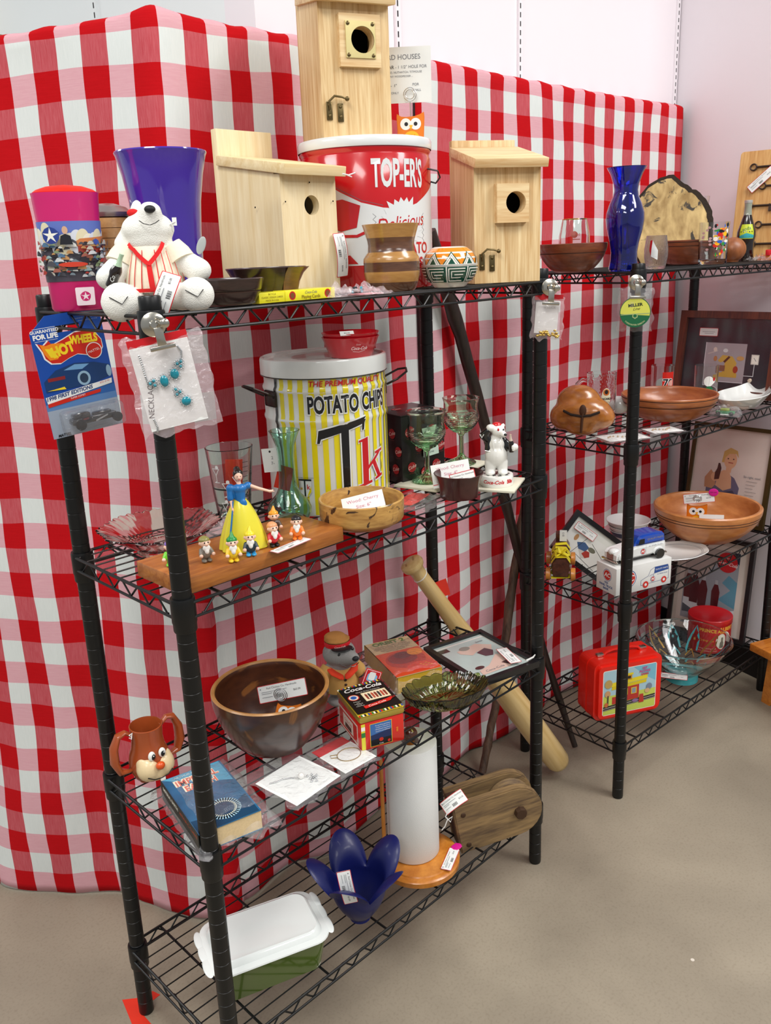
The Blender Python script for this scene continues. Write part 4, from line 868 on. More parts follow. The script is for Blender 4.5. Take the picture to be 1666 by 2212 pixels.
# cutting board with the figures
bw = wood('oiled_cherry_board', '8a4a1c', 'b87434', (6, 60, 60), .4, coat=.25, dist=2); t = None
P = V(.168, .075, S2)
solo('cutting_board', MB().box(.322, .132, .026, bw, 0, 0, 0, bev=.002), 'thick brown wooden board carrying the small painted figures', 'board', P, R(.5))
ZB = S2+.0263
# gowned figurine
P = AZ(528, 1183, ZB); t = thing('lady_figurine', 'small figurine of a lady in yellow gown and blue bodice, arm stretched out', 'figurine', P, face(P.x, P.y, 8))
ys = mat('yellow_plastic_gown', 'e9dd3c', .35, coat=.3, var=.04); bs_ = mat('blue_plastic_bodice', '1c6fb4', .35, coat=.3); sk = mat('skin_plastic', 'f0c4ac', .4, sss=0); hk = mat('dark_hair', '1d1411', .3, coat=.3)
b = MB()
def gf(a, t_): return 1+.07*math.sin(7*a+1.2*math.sin(2*a))*(1-t_)
b.lathe([(0, 0), (.036, 0), (.0385, .002), (.036, .018), (.030, .038), (.023, .058), (.015, .074), (.0095, .082), (0, .083)], ys, 72, sy=.75, fl=gf); b.build('gown', t)
b = MB(); b.tube([(-.0125, -.008, .082), (-.018, -.016, .055), (-.024, -.0235, .028), (-.028, -.028, .004)], [.001, .0014, .0016, .0016], bs_, 6); b.build('gown_trim', t)
soft('bodice', [('c', (0, 0, .078), (0, 0, .096), .0085, .010), ((0, -.002, .1), (.0115, .009, .008)), ((-.014, 0, .101), (.007, .0065, .0075)), ('c', (-.015, -.001, .096), (-.0155, -.003, .086), .0055, .0055), ((.014, -.001, .103), (.0068, .006, .006)), ((.003, -.007, .074), (.007, .004, .010))], bs_, t, .0013, 3)
soft('body', [('c', (0, -.002, .102), (0, 0, .112), .0045, .0034), ((0, -.001, .1195), (.0065, .0068, .0080)), ((0, -.0075, .118), (.0013, .0015, .0015)), ('c', (.017, -.003, .103), (.030, -.009, .098), .0030, .0026), ('c', (.030, -.009, .098), (.044, -.014, .0935), .0026, .0021), ((.047, -.015, .093), (.0045, .0022, .0024)), ('c', (.049, -.015, .0925), (.053, -.016, .092), .0011, .0008), ('c', (.049, -.0135, .0935), (.052, -.013, .0945), .0011, .0008), ('c', (-.0155, -.003, .086), (-.0150, -.010, .072), .0028, .0022), ((-.0148, -.0115, .068), (.0022, .002, .004)), ('c', (-.0148, -.0115, .065), (-.0145, -.012, .061), .0010, .0008)], sk, t, .0009, 2)
soft('hair', [((0, .0025, .1235), (.0082, .0080, .0072)), ((0, .007, .119), (.0070, .005, .008)), ((0, .011, .128), (.0055, .0055, .0055))], hk, t, .0011, 2)
b = MB()
for x in (-.0024, .0026): b.ell((x, -.0070, .1205), (.0009, .0006, .0007), hk, u=8, v=6)
b.ell((.0001, -.0074, .1152), (.0013, .0007, .0006), redm, u=8, v=6)
b.build('face_features', t)
# small gnome figures
def gnome(label, P, rz, coat_, hat, beard, boots=None, hands=True, hatpt=True, s=1):
    t = thing('gnome_figurine', label, 'figurine', P, rz, 'small painted gnome figures on the board'); boots = boots or coat_; skn = MC['skin_plastic']
    soft('coat', [((0, 0, .013), (.0085, .0075, .0085)), ((0, 0, .019), (.0078, .0068, .006)), ('c', (-.007, -.001, .020), (-.0095, -.005, .014), .0034, .0032), ('c', (.007, -.001, .020), (.0095, -.005, .014), .0034, .0032)], coat_, t, .0012, 2)
    b = MB(); b.ell((-.0042, -.003, .0028), (.0040, .0060, .0028), boots); b.ell((.0042, -.003, .0028), (.0040, .0060, .0028), boots); b.tube([(-.0038, 0, .003), (-.0038, 0, .010)], .0034, boots, 10); b.tube([(.0038, 0, .003), (.0038, 0, .010)], .0034, boots, 10); b.build('boots', t)
    soft('body', [((0, -.001, .030), (.0078, .0070, .0072)), ((0, -.008, .0295), (.0030, .003, .0026)), ((-.0078, 0, .030), (.0022, .0016, .0030)), ((.0078, 0, .030), (.0022, .0016, .0030)), ((-.0088, -.0075, .0125), (.0030, .0028, .0028)), ((.0088, -.0075, .0125), (.0030, .0028, .0028))] if False else [((0, -.001, .030), (.0078, .0070, .0072)), ((0, -.008, .0295), (.0032, .003, .0028)), ((-.0078, 0, .030), (.0022, .0016, .0030)), ((.0078, 0, .030), (.0022, .0016, .0030)), ((0, 0, .024), (.004, .004, .004))], skn, t, .0010, 2)
    b = MB(); b.ell((-.0098, -.0075, .0125), (.0030, .0028, .0030), skn); b.build('hand', t); b = MB(); b.ell((.0098, -.0075, .0125), (.0030, .0028, .0030), skn); b.build('hand', t)
    if beard: soft('beard', [((0, -.0062, .0235), (.0062, .0030, .0055)), ((0, -.0075, .0185), (.0036, .0024, .0050))], flat('f2f0ea'), t, .001, 2)
    hb_ = [((0, .001, .0345), (.0084, .0078, .0055))]+([('c', (0, .001, .037), (.001, .003, .046), .0050, .0016)] if hatpt else [((0, .0035, .033), (.0085, .0065, .0075))])
    soft('hat', hb_, hat, t, .0011, 2)
    b = MB()
    for x in (-.0028, .0028): b.ell((x, -.0078, .0322), (.0011, .0006, .0015), ink, u=8, v=6)
    b.build('face_features', t); return t
C = lambda h: mat('gnome_'+h, h, .35, coat=.3, var=.02)
for lb, px, py, co, ha, bd, bo, hp, dr in (
  ('tiny gnome in bright green at the left end of the board, mostly behind the post', 372, 1222, '6cc428', '8a6bc4', False, None, False, -10),
  ('tiny gnome in brown-grey with white beard, nearest the front post', 446, 1213, '7d7468', '8f8a4c', True, None, False, 20),
  ('tiny gnome in yellow with green cap and white beard before the gown', 505, 1213, 'f0c41e', '1f8c3c', True, None, True, 10),
  ('tiny gnome with yellow pointed cap, dark coat and blue trousers', 543, 1200, '22323c', 'f4dc2c', True, '35a0d8', True, 5),
  ('tiny gnome in red coat with black boots beside the yellow gown', 592, 1180, 'cc1420', 'e8a070', True, '1a1a1c', False, 25),
  ('tiny gnome in brown with orange cap, hindmost of the figures on the board', 594, 1152, '4a3426', 'f0a020', False, None, True, 10),
  ('tiny gnome in orange with black hood and white beard, rightmost on the board', 643, 1165, 'ef7a1c', '1c1a1e', True, None, False, 0)):
    P = AZ(px, py, ZB); g = gnome(lb, P, face(P.x, P.y, dr), C(co), C(ha), bd, C(bo) if bo else None, hatpt=hp); g.scale = (1.02,)*3
b = tag_mb(.082, .020, 0, '$22.00'); P = AZ(629, 1178, ZB); solo('price_tag', b, 'white price strip lying flat on the board beside the little figures', 'price tag', P+V(0, 0, .0006), rot=(R(-90), 0, R(8)))

# ------------------------------------------------------------ left rack, third shelf
rub = mat('brown_rubber_plastic', 'a04a22', .3, coat=.35, var=.05); tan = mat('cream_face', 'e6cfa2', .35, coat=.3, var=.03)
P = AZ(328, 1674, S3); t = thing('animal_mug', 'brown animal face plastic mug with two ear shaped handles', 'mug', P, face(P.x, P.y, 22)); t.scale = (.80, .84, .90)
b = MB(); b.lathe([(0, .002), (.026, 0), (.037, .006), (.045, .022), (.0465, .038), (.043, .056), (.037, .070), (.0345, .088), (.036, .112), (.0365, .116), (.0345, .117), (.033, .112), (.0315, .088), (.033, .070), (.038, .054), (.041, .038), (.036, .02), (0, .012)], rub, 56); b.build('cup', t)
for sx in (-1, 1):
    b = MB(); q = [(sx*.034, 0, .104), (sx*.050, 0, .116), (sx*.066, .002, .112), (sx*.078, .003, .088), (sx*.080, .003, .058), (sx*.070, .002, .034), (sx*.052, 0, .030), (sx*.044, 0, .030)]
    b.tube(q, [.006, .008, .011, .0145, .0155, .012, .0065, .005], rub, 14, flatn=.62); b.build('ear_handle', t)
soft('muzzle', [((-.016, -.026, .034), (.028, .026, .028)), ((.017, -.026, .034), (.028, .026, .028)), ((0, -.032, .028), (.026, .018, .024)), ((-.026, -.022, .044), (.016, .018, .018)), ((.026, -.022, .044), (.016, .018, .018))], tan, t, .0022, 4)
b = MB(); b.ell((0, -.054, .046), (.0105, .008, .0085), mat('orange_nose', 'd8521a', .3, coat=.4)); b.build('nose', t)
for sx in (-1, 1):
    b = MB(); b.ell((sx*.0125, -.042, .066), (.0085, .005, .0105), flat('f1efe8', .3)); b.ell((sx*.0115+.001, -.0455, .065), (.0052, .0026, .0066), bk); b.ell((sx*.0125+.002, -.0478, .068), (.0014, .001, .0014), flat('f1efe8', .3)); b.build('eye', t)
b = MB(); b.tube([(-.030, -.048, .026), (-.016, -.0535, .020), (0, -.0535, .018), (.017, -.0535, .020), (.030, -.049, .026)], .0011, bk, 6); b.build('mouth', t)
b = MB(); b.box(.012, .004, .009, flat('f1efe8', .3), .003, -.052, .009, bev=.001); b.build('teeth', t)
for k in (-1, 0, 1): pass
b = MB()
for sx, x in ((-1, -.020), (1, .020)): b.ell((x, -.012, .005), (.014, .012, .006), rub)
b.build('feet', t)
b = MB(); b.tube([(-.038, -.008, .104), (-.044, -.010, .112), (-.038, -.012, .116), (-.042, -.014, .104), (-.046, -.012, .108)], .0014, white, 6); b.build('string', t)
# big walnut bowl
bwd = wood('figured_walnut', '2c1812', '4e2c1c', (9, 9, 26), .3, coat=.5, blotch=('a0682c', 7.5, .60, .06)); rim_ = wood('pale_sapwood_rim', 'a06c34', 'c79352', (9, 9, 50), .35, coat=.3)
inn_ = wood('bowl_interior_walnut', '3a1c10', '5c3018', (9, 9, 30), .35, coat=.3, blotch=('8a5424', 9, .58, .05))
P = V(.262, .168, S3); t = thing('bowl', 'large deep walnut bowl with pale rim, biggest thing on the third shelf', 'bowl', P, face(P.x, P.y))
b = bowl('', '', None, .1120, .126, .050, bwd, curve=.75, th=.0085, part=True, lipm=rim_, inner=inn_, seg=80); b.build('body', t)
t2 = owl('orange owl clip holding a price tag inside the deep walnut bowl', P+V(.004, -.014, .050), face(P.x, P.y, -12), .9); t2.rotation_euler = (R(-62), 0, face(P.x, P.y, -20))
t2.location = P+V(.008, -.022, .046); t2.name = 'owl_clip'
b = MB()
for k in range(3): b.tube([((.013-.003*k)*math.cos(a), -.002-.001*k, .0+(.013-.003*k)*math.sin(a)) for a in [2*PI*q/24 for q in range(24)]], .0008, silver, 6, closed=True)
o = b.build('wire_spiral', t2); o.matrix_local = Matrix.Rotation(R(62), 4, 'X') @ Tm(.0, -.002, .068)
b = tag_mb(.098, .033, 0, '$65.00'); o = b.build('price_tag', t2); o.matrix_local = Matrix.Rotation(R(40), 4, 'X') @ Tm(-.004, -.006, .066, 0, -14, 0)
# grey plush seal
P = V(.468, .200, S3); t = thing('plush_animal', 'grey plush animal in tan coat, red collar and peaked cap, standing upright', 'plush toy', P, face(P.x, P.y, 12))
gf_ = mat('grey_plush', '8f8d8a', .95, var=.06, bump=.5, bs=700); tn = mat('tan_felt', 'c79a56', .9, bump=.2)
soft('body', [((0, 0, .045), (.034, .030, .044)), ((0, -.002, .085), (.026, .024, .028)), ((-.002, -.002, .112), (.034, .031, .028)), ('c', (.006, -.018, .108), (.018, -.042, .114), .022, .0125), ('c', (-.030, -.006, .078), (-.046, -.012, .050), .012, .009), ('c', (.030, -.006, .078), (.048, -.012, .060), .013, .010), ((-.016, -.016, .008), (.018, .024, .008)), ((.016, -.016, .008), (.018, .024, .008))], gf_, t, .003, 4)
b = MB(); pj = [(.037, .028), (.0375, .034), (.0350, .055), (.031, .075), (.028, .084), (.024, .092)]; b.lathe(pj, tn, 40, sy=.88)
for sx in (-1, 1): b.tube([(sx*.024, -.003, .082), (sx*.034, -.007, .070), (sx*.041, -.010, .060)], [.015, .0155, .014], tn, 14)
b.build('coat', t)
b = MB()
for z in (.040, .050, .060): b.ell((.002, -.0335+(z-.04)*.14, z), (.003, .0015, .003), mat('dark_button', '3a2418', .4), u=10, v=6)
b.build('buttons', t)
b = MB(); rf = mat('red_orange_felt', 'd53a1c', .9)
b.tube([(-.028, -.008, .086), (-.020, -.026, .078), (-.006, -.034, .070), (-.003, -.036, .066)], [.007, .008, .007, .002], rf, 10, flatn=.5); b.tube([(.028, -.008, .088), (.022, -.026, .080), (.006, -.034, .070), (.002, -.036, .066)], [.007, .008, .007, .002], rf, 10, flatn=.5); b.build('collar', t)
b = MB(); b.ell((.020, -.053, .1175), (.0068, .005, .0055), mat('black_felt', '15161a', .6)); b.build('nose', t)
b = MB(); b.ell((-.0075, -.030, .120), (.0035, .002, .004), bk); b.ell((.020, -.0275, .128), (.0035, .003, .004), bk); b.tube([(-.010, -.036, .103), (.004, -.044, .097), (.018, -.049, .0985), (.028, -.046, .104)], .0008, bk, 5); b.build('face_features', t)
b = MB(); b.lathe([(.026, .130), (.0265, .137), (.0255, .140)], redm, 32, Tm(-.004, 0, 0), sy=.9); b.art([('T', flat('f0d8d0'), 'Coca-Cola', 0, .1345, .0055, {'shear': .3})], wrap=cylwrap(.0268, -.004), T=Tm(0, .002, 0)); b.build('cap_band', t)
soft('cap', [((-.004, .002, .142), (.027, .025, .006)), ((-.008, .004, .148), (.022, .020, .008)), ((-.002, 0, .134), (.022, .020, .008))], mat('brown_felt', 'a9743a', .9, bump=.3), t, .0025, 3)
b = MB(); b.ell((0, -.024, .131), (.022, .016, .0022), mat('black_visor', '18181a', .35)); b.build('visor', t)
b = MB(); b.box(.036, .0014, .040, redm, 0, 0, 0, bev=.0005); b.art([('P', white, rrect(-.016, .002, .016, .038, .002)), ('R', redm, -.015, .003, .015, .037), ('P', flat('7fb4d8'), rrect(-.011, .014, .011, .030, .004)), ('P', flat('e8ece8'), rrect(-.008, .017, .006, .034, .003)), ('P', flat('1f7a4a'), rrect(-.012, .004, .012, .012, .002)), ('T', white, 'Coke', 0, .034, .005, {'shear': .3})], y=-.0008); o = b.build('swing_tag', t); o.matrix_local = Tm(.046, -.036, .036, -14, 28, 0)
t.scale = (1.04, 1.0, .98)
# tin box
P = V(.418, .060, S3); rz = R(-21); t = thing('tin_box', 'small hinged tin box with black lid printed with soda pictures', 'tin', P, rz)
rt2 = mat('red_tin_print', 'cf2418', .25, coat=.5, var=.03); gd = mat('gold_tin_edge', 'b9a24a', .3, .6); bw_, bd_, bh_ = .092, .118, .060
b = MB(); b.box(bw_, bd_, bh_, rt2, 0, 0, 0, bev=.005)
it = [('R', flat('d8cf3a', .3), -.044, .004, -.036, .058), ('R', flat('2f7a3c', .3), -.044, .030, -.036, .040), ('R', flat('f0ece0', .3), -.044, .044, -.036, .052), ('R', flat('e0c840', .3), -.0265, .006, .019, .0545), ('R', flat('1d2c58', .3), -.0255, .007, .018, .0535), ('P', flat('3a6aa8', .3), [(-.0255, .0535), (.018, .0535), (.018, .036), (-.0255, .030)]), ('R', flat('15161c', .3), -.0255, .007, .018, .020)]
it += [('T', flat('e8e8ec', .3), s, 0, .049-.0042*k, .0035) for k, s in enumerate(('Its sparkling goodness', 'creates a moment of', 'refreshment anywhere', 'ice-cold and delicious'))]+[('E', flat('c02a1c', .3), -.004, .018, .0045, .004), ('T', flat('e8e8ec', .3), 'Coke', -.004, .010, .004), ('E', flat('c02a1c', .3), .012, .012, .003, .003), ('T', flat('f0d030', .3), '1915', .030, .030, .005, {'rot': 90})]
b.art(it, y=-bd_/2)
it2 = [('R', flat('e9dfd0', .3), -.054, .006, .046, .050), ('R', rt2, -.050, .010, .042, .046), ('R', flat('e9dfd0', .3), -.030, .014, .022, .042), ('T', redm, 'Coca-Cola', -.004, .032, .009, {'shear': .3}), ('R', flat('4a3a30', .3), -.02, .016, .012, .026)]
b.art(it2, T=Matrix.Rotation(R(-90), 4, 'Z'), y=-bw_/2); b.build('box', t)
b = MB(); b.box(bw_+.003, bd_+.003, .015, gd, 0, 0, bh_-.001, bev=.0055)
rr = random.Random(9); cs = ['f0ece0', '2f7a3c', 'c8281c', '2a4a9a', 'e8c83a', '1a1a1c']; it = [('P', flat('e8c83a', .3), rrect(-.047, -.060, .047, .060, .005))]
for k in range(24): u = -.046+k*.0038; it += [('R', flat(cs[k % 6], .3), u, .052, u+.0034, .0595), ('R', flat(cs[(k*5+2) % 6], .3), u, -.0595, u+.0034, -.052)]
it += [('R', flat('14120f', .3), -.0465, -.051, .0465, .051), ('T', flat('efece4', .3), 'Coca-Cola', .0, .040, .0185, {'shear': .35, 'bold': .0004}), ('T', flat('d8d4c8', .3), 'Global Great Celebrity', .006, .0255, .0055), ('E', flat('c02a1c', .3), -.030, .010, .0115, .0115), ('E', flat('e8dcc8', .3), -.030, .010, .0095, .0095), ('E', flat('2a5aa8', .3), -.030, .010, .0062, .0062), ('R', flat('e2cfa4', .3), -.012, -.014, .040, .020), ('R', flat('efe0bc', .3), -.010, -.012, .038, .018)]
for k in range(7): u = -.007+k*.0065; it += [('P', flat(['8a3a2a', '3a3432', 'b8503a'][k % 3], .3), [(u, -.008), (u+.004, -.009), (u+.005, .010), (u+.002, .015), (u, .010)])]
it += [('T', flat('d8d4c8', .3), s, -.030, -.008-.0045*k, .004) for k, s in enumerate(('Delicious', 'and', 'Refreshing', 'Drink', 'Coca-Cola'))]+[('P', rt2, [(-.025, -.040), (.030, -.032), (.040, -.022), (.038, -.018), (.026, -.022), (-.026, -.030)]), ('T', flat('f0e8e0', .3), 'Coca-Cola', .002, -.031, .009, {'shear': .3, 'rot': 8}), ('P', flat('7a1c14', .3), [(.038, -.026), (.045, -.022), (.045, -.018), (.037, -.02)])]
b.art(it, T=Tm(0, 0, bh_+.014, -90, 0, 0), step=.00006); b.build('lid', t)
# old paperback in a bag
def book(name, label, P, rz, w_, l_, th, cover, items, spine=None, spm=None, side=None, bagdim=None, tilt=(0, 0), bagm=None):
    t = thing(name, label, 'book', P, rz); pg_ = mat('book_pages', 'd8bf92', .8, var=.08, vs=300)
    b = MB(); b.box(w_-.004, l_-.003, th-.002, side or pg_, .002, 0, .001); b.build('pages', t)
    b = MB(); b.box(w_, l_, .0012, cover, 0, 0, th-.0012); b.box(w_, l_, .0012, cover, 0, 0, 0); b.box(.0014, l_, th, spm or cover, -w_/2+.0007, 0, 0)
    b.art(items, T=Tm(0, 0, th, -90, 0, 0), step=.00006)
    if spine: b.art(spine, T=Matrix.Rotation(R(-90), 4, 'Z'), y=-w_/2)
    b.build('cover', t)
    if bagdim: o = bag_sheet(bagdim[0], bagdim[1], bagm or film, 21, .006, th=th+.002).build('plastic_bag', t)
    return t
bc = mat('beige_cover', 'c9ae84', .5, var=.05); orr = 'd8481c'
it = [('R', flat(orr), -.054, -.088, .054, .028), ('E', flat('b8301c'), .0, -.02, .046, .040), ('E', flat('8a2420'), -.004, -.012, .034, .026), ('E', flat('6a2426'), .002, .002, .020, .016), ('E', flat('e88a28'), .034, .006, .018, .016), ('E', flat('d83a20'), .02, -.062, .036, .020)]
it += [('E', flat('e8a828'), .02+.004*k, -.055-.006*(k % 3), .003, .0012) for k in range(6)]+[('T', flat('5a7a3a'), 'ORBIT 2', .0, .075, .022, {'bold': .0008})]+[('T', flat('3c3a34'), s, 0, .060-.0068*k, .0062) for k, s in enumerate(('THE BEST ALL NEW STORIES', 'BRIAN W ALDISS  JOANNA RUSS', 'KATE WILHELM  R A LAFFERTY', 'ANTHOLOGY EDITED BY', 'DAMON KNIGHT'))]
book('paperback_book', 'old paperback with orange picture cover in a clear bag, third shelf', V(.640, .188, S3), R(-21), .110, .178, .040, bc, it, bagdim=(.16, .225), side=mat('yellow_page_edge', 'c9a228', .7, var=.06, vs=200), spm=mat('ochre_spine', 'a88432', .6))
# green ribbed glass dish
og_ = glass('olive_green_glass', 'a9b566', .03, 1.5); P = V(.600, .024, S3)
b = MB(); b.lathe([(0, .001), (.055, 0), (.060, .002), (.078, .014), (.088, .028), (.0915, .035), (.0905, .0365), (.086, .031), (.075, .018), (.058, .007), (0, .006)], og_, 240, sx=1, sy=.62, fl=lambda a, t_: (1+.05*abs(math.sin(11*a))*min(1, t_*2)*(1 if t_ < .65 else .9)+.006*math.sin(66*a)*(1 if .15 < t_ < .8 else 0), .004*abs(math.sin(11*a))*(1 if .3 < t_ < .8 else 0)))
t = solo('glass_dish', b, 'oval scalloped olive green glass dish at the front of the third shelf', 'dish', P, R(-26))
# framed print lying flat
def frame(label, P, rot, w_, h_, fw, fd, fm, mm, items, glassy=True, name='picture_frame', mat_m=None, cat='picture frame'):
    """upright frame: outer w x h, facing -y, base at z=0"""
    t = thing(name, label, cat, P, 0, rot=rot)
    b = MB()
    for pts in ([(-w_/2, 0), (w_/2, 0), (w_/2-fw, fw), (-w_/2+fw, fw)], [(w_/2, 0), (w_/2, h_), (w_/2-fw, h_-fw), (w_/2-fw, fw)], [(w_/2, h_), (-w_/2, h_), (-w_/2+fw, h_-fw), (w_/2-fw, h_-fw)], [(-w_/2, h_), (-w_/2, 0), (-w_/2+fw, fw), (-w_/2+fw, h_-fw)]): b.prism(pts, fd, fm, y=0)
    b.build('frame', t)
    b = MB(); b.box(w_-2*fw+.002, .003, h_-2*fw+.002, mm, 0, fd*.55, fw-.001); b.art(items, y=fd*.55-.0015, step=.00008); b.build('print', t)
    if glassy: b = MB(); b.box(w_-2*fw+.001, .0012, h_-2*fw+.001, clear('picture_glass', gl=.05, bump=0, op=.0), 0, fd*.3, fw); b.build('glass_pane', t)
    return t
bkf = mat('black_frame', '141315', .35, coat=.3); c0, c1, c2, c3 = [V(*q) for q in ((.741, .202, 0), (.700, .008, 0), (.850, -.035, 0), (.887, .172, 0))]
prt = mat('grey_green_print', 'b9c8c4', .5, var=.04)
it = [('R', flat('e8e4dc'), -.074, .0, -.070, .2), ('R', flat('e8e4dc'), .070, .0, .074, .2), ('R', flat('e8e4dc'), -.08, .016, .08, .0205), ('R', flat('e8e4dc'), -.08, .186, .08, .191), ('R', flat('2e2e30'), -.066, .166, -.040, .183), ('P', flat('dcbcae'), [(-.03, .155), (.03, .165), (.06, .14), (.045, .12), (.01, .13), (-.01, .12), (-.03, .14)]),
 ('E', flat('8f8a80'), -.006, .158, .014, .010), ('P', flat('5c3a44'), [(.005, .125), (.035, .135), (.045, .115), (.03, .095), (.012, .100)]), ('P', flat('dcbcae'), [(-.05, .03), (.03, .03), (.06, .08), (.035, .095), (-.01, .06), (-.045, .05)]), ('P', flat('4e2a2c'), [(.02, .055), (.055, .062), (.06, .045), (.03, .038)]), ('E', flat('4e2a2c'), -.035, .062, .012, .007), ('T', grayink, 'Santa', .045, .17, .010, {'shear': .3}), ('T', grayink, 'Coca-Cola', -.01, .04, .012, {'shear': .3})]
P = V(.788, -.014, S3+.0182)
t = frame('black framed print lying flat at the right end of the third shelf', V(.7745, -.0105, S3+.0155), (R(-90), 0, R(-13)), .170, .212, .012, .015, bkf, prt, it)
price_tag(t, Tm(.046, -.0012, .060, 0, -76, 0), .078, .028, 0, '$10.00')
b = MB(); b.tube([(.058, -.004, .012), (.070, -.012, .004), (.074, -.018, .002)], [.0025, .002, .0012], white, 8); b.build('string', t)
# jewellery cards
def jcard(label, corners, z, redtop, kind):
    c = [V(*q, 0) for q in corners]; m_ = sum(c, V(0, 0, 0))/4; ang = math.atan2((c[1]-c[0]).y, (c[1]-c[0]).x); w_ = (c[1]-c[0]).length; h_ = (c[3]-c[0]).length
    t = thing('jewelry_card', label, 'jewellery card', V(m_.x, m_.y, z), ang); b = MB(); b.box(w_, h_, .0008, white, 0, 0, .0022); b.art([('T', mat('pencil', 'c4c6c6', .8), kind.upper(), w_*.22, -h_*.40, .006)], T=Tm(0, 0, .003, -90, 0, 0)); b.build('card', t)
    o = bag_sheet(w_+.012, h_+.045, film, 5+len(kind), .0015, th=.0042).build('plastic_bag', t); o.location = (0, .014, 0)
    if redtop: b = MB(); b.box(w_*.98, .026, .0008, redm, 0, h_/2+.012, .002); b.build('red_header', t)
    return t, w_, h_
t, w_, h_ = jcard('white card with thin gold bracelet in a bag with a red top', [(.285, -.012), (.362, -.014), (.366, .070), (.286, .062)], S3, True, 'bracelet')
b = MB(); gold = mat('gold', 'cfae62', .25, 1); b.tube([(.006+.024*math.cos(a), .004+.020*math.sin(a), .0042) for a in [2*PI*q/40 for q in range(40)]], .0007, gold, 6, closed=True); b.tube([(-.016, .010, .0042), (-.026, .018, .0042), (-.022, .026, .0042), (-.010, .018, .0044)], .0007, gold, 6); b.build('bracelet', t)
t, w_, h_ = jcard('white card with silver charm and pearl necklace in a clear bag', [(.160, -.014), (.270, -.004), (.272, .088), (.160, .092)], S3, False, 'necklace')
b = MB(); pts = [(-.040, .030), (-.030, .024), (-.018, .022), (-.008, .014), (.0, .006)]
for (x0, y0), (x1, y1) in zip(pts, pts[1:]):
    for k in range(4): q = k/4; b.ell((x0+(x1-x0)*q, y0+(y1-y0)*q, .0048), (.0018, .0013, .0010), silver, u=8, v=6)
b.ell((.006, -.002, .0085), .0060, mat('pearl', 'e6e4e0', .15, coat=1)); 
for k in range(16): a = k*.9; b.ell((.018+.010*math.cos(a)*(k % 3)/2, -.020+.012*math.sin(a)*(k % 3)/2, .005), .0022, silver, u=8, v=6)
b.build('pendant', t)
# blue science fiction book(s)
blu = mat('blue_cover', '1d5f86', .25, coat=.8, var=.35, vs=14); c = 'c9d6d2'
it = [('P', flat('4f9ab8', .3), [(-.052, .088), (.052, .088), (.052, .02), (-.02, .06)]), ('P', flat('16405e', .3), [(-.052, -.088), (.052, -.088), (.052, -.03), (.0, -.06), (-.052, -.05)])]
def ring(u, v, r, w0, m_): return [('L', m_, [(u+r*math.cos(2*PI*k/36), v+r*math.sin(2*PI*k/36)) for k in range(37)], w0)]
it += ring(.006, -.048, .026, .006, flat('9ec4d6', .3))+ring(.006, -.048, .020, .004, flat('dfe6da', .3))+[('E', flat('27455f', .3), .006, -.048, .0175, .0175), ('P', flat('e2dcb8', .3), [(-.030, -.020), (-.016, -.030), (-.014, -.024), (-.028, -.010)])]
for s_, v in (('IMPERIAL', .062), ('EARTH', .040)): it += [('T', flat('f0e4c8', .3), s_, 0, v, .024, {'sx': .8, 'bold': .0018}), ('T', flat('d8604c', .3), s_, .001, v-.001, .0235, {'sx': .8, 'bold': .0004})]
it += [('T', flat(c, .3), 'ARTHUR C. CLARKE', .0, .080, .0075)]
P = AZ(455, 1748, S3+.02); P = V(.056, .075, S3)
sp = [('R', mat('spine_dark', '2a2b26', .4), -.089, .0, .089, .040), ('T', flat('e8e4d4', .3), 'IMPERIAL EARTH', -.040, .028, .010, {'bold': .0002}), ('T', flat('c8542c', .3), 'ARTHUR C. CLARKE', .045, .028, .009), ('T', flat('b8b4a4', .3), 'a new novel by', -.02, .010, .007)]
t = book('paperback_book', 'glossy blue covered paperback in a clear bag beside the front post', V(.0555, .079, S3), R(-12), .110, .178, .036, blu, it, spine=sp, spm=mat('spine_dark', '2a2b26', .4), bagdim=(.150, .220))
for o in t.children:
    if o.name.startswith('plastic_bag'): o.location = (.012, .012, 0)

# ------------------------------------------------------------ left rack, bottom shelf
# casserole
P = V(.146, .090, S4); rz = R(-20); t = thing('casserole_dish', 'green casserole dish with a white lid at the left of the bottom shelf', 'dish', P, rz)
grn = mat('avocado_enamel', '4f6425', .15, coat=.7, var=.04); opal = mat('opal_glass_white', 'dfe4e1', .1, coat=.8, var=.01)
def rr3(w_, h_, r, z, n=6): return [(x, y, z) for x, y in rrect(-w_/2, -h_/2, w_/2, h_/2, r, n)]
def loft(b, rings, m, cap0=True, cap1=True, T=None):
    n = len(rings[0]); vs = [v for r_ in rings for v in r_]; fs = []; ms = []
    for j in range(len(rings)-1):
        for i in range(n): fs.append((j*n+i, j*n+(i+1) % n, (j+1)*n+(i+1) % n, (j+1)*n+i)); ms.append(m[j] if isinstance(m, list) else m)
    if cap0: fs.append(tuple(range(n))[::-1]); ms.append(m[0] if isinstance(m, list) else m)
    if cap1: fs.append(tuple((len(rings)-1)*n+i for i in range(n))); ms.append(m[-1] if isinstance(m, list) else m)
    b.add(vs, fs, ms, T)
W_, D_ = .222, .140
b = MB(); loft(b, [rr3(W_-.04, D_-.036, .02, 0), rr3(W_-.030, D_-.026, .022, .003), rr3(W_-.012, D_-.008, .026, .058), rr3(W_-.008, D_-.004, .028, .070), rr3(W_-.016, D_-.012, .026, .070), rr3(W_-.03, D_-.026, .02, .006)], [grn, grn, grn, opal, opal]); b.build('dish', t)
b = MB(); loft(b, [rr3(W_+.000, D_+.004, .030, .0705), rr3(W_+.004, D_+.008, .032, .073), rr3(W_+.002, D_+.006, .031, .0755), rr3(W_-.020, D_-.016, .026, .0775), rr3(W_-.028, D_-.024, .024, .0860), rr3(W_-.036, D_-.032, .022, .0885), rr3(W_-.048, D_-.044, .018, .0870)], opal)
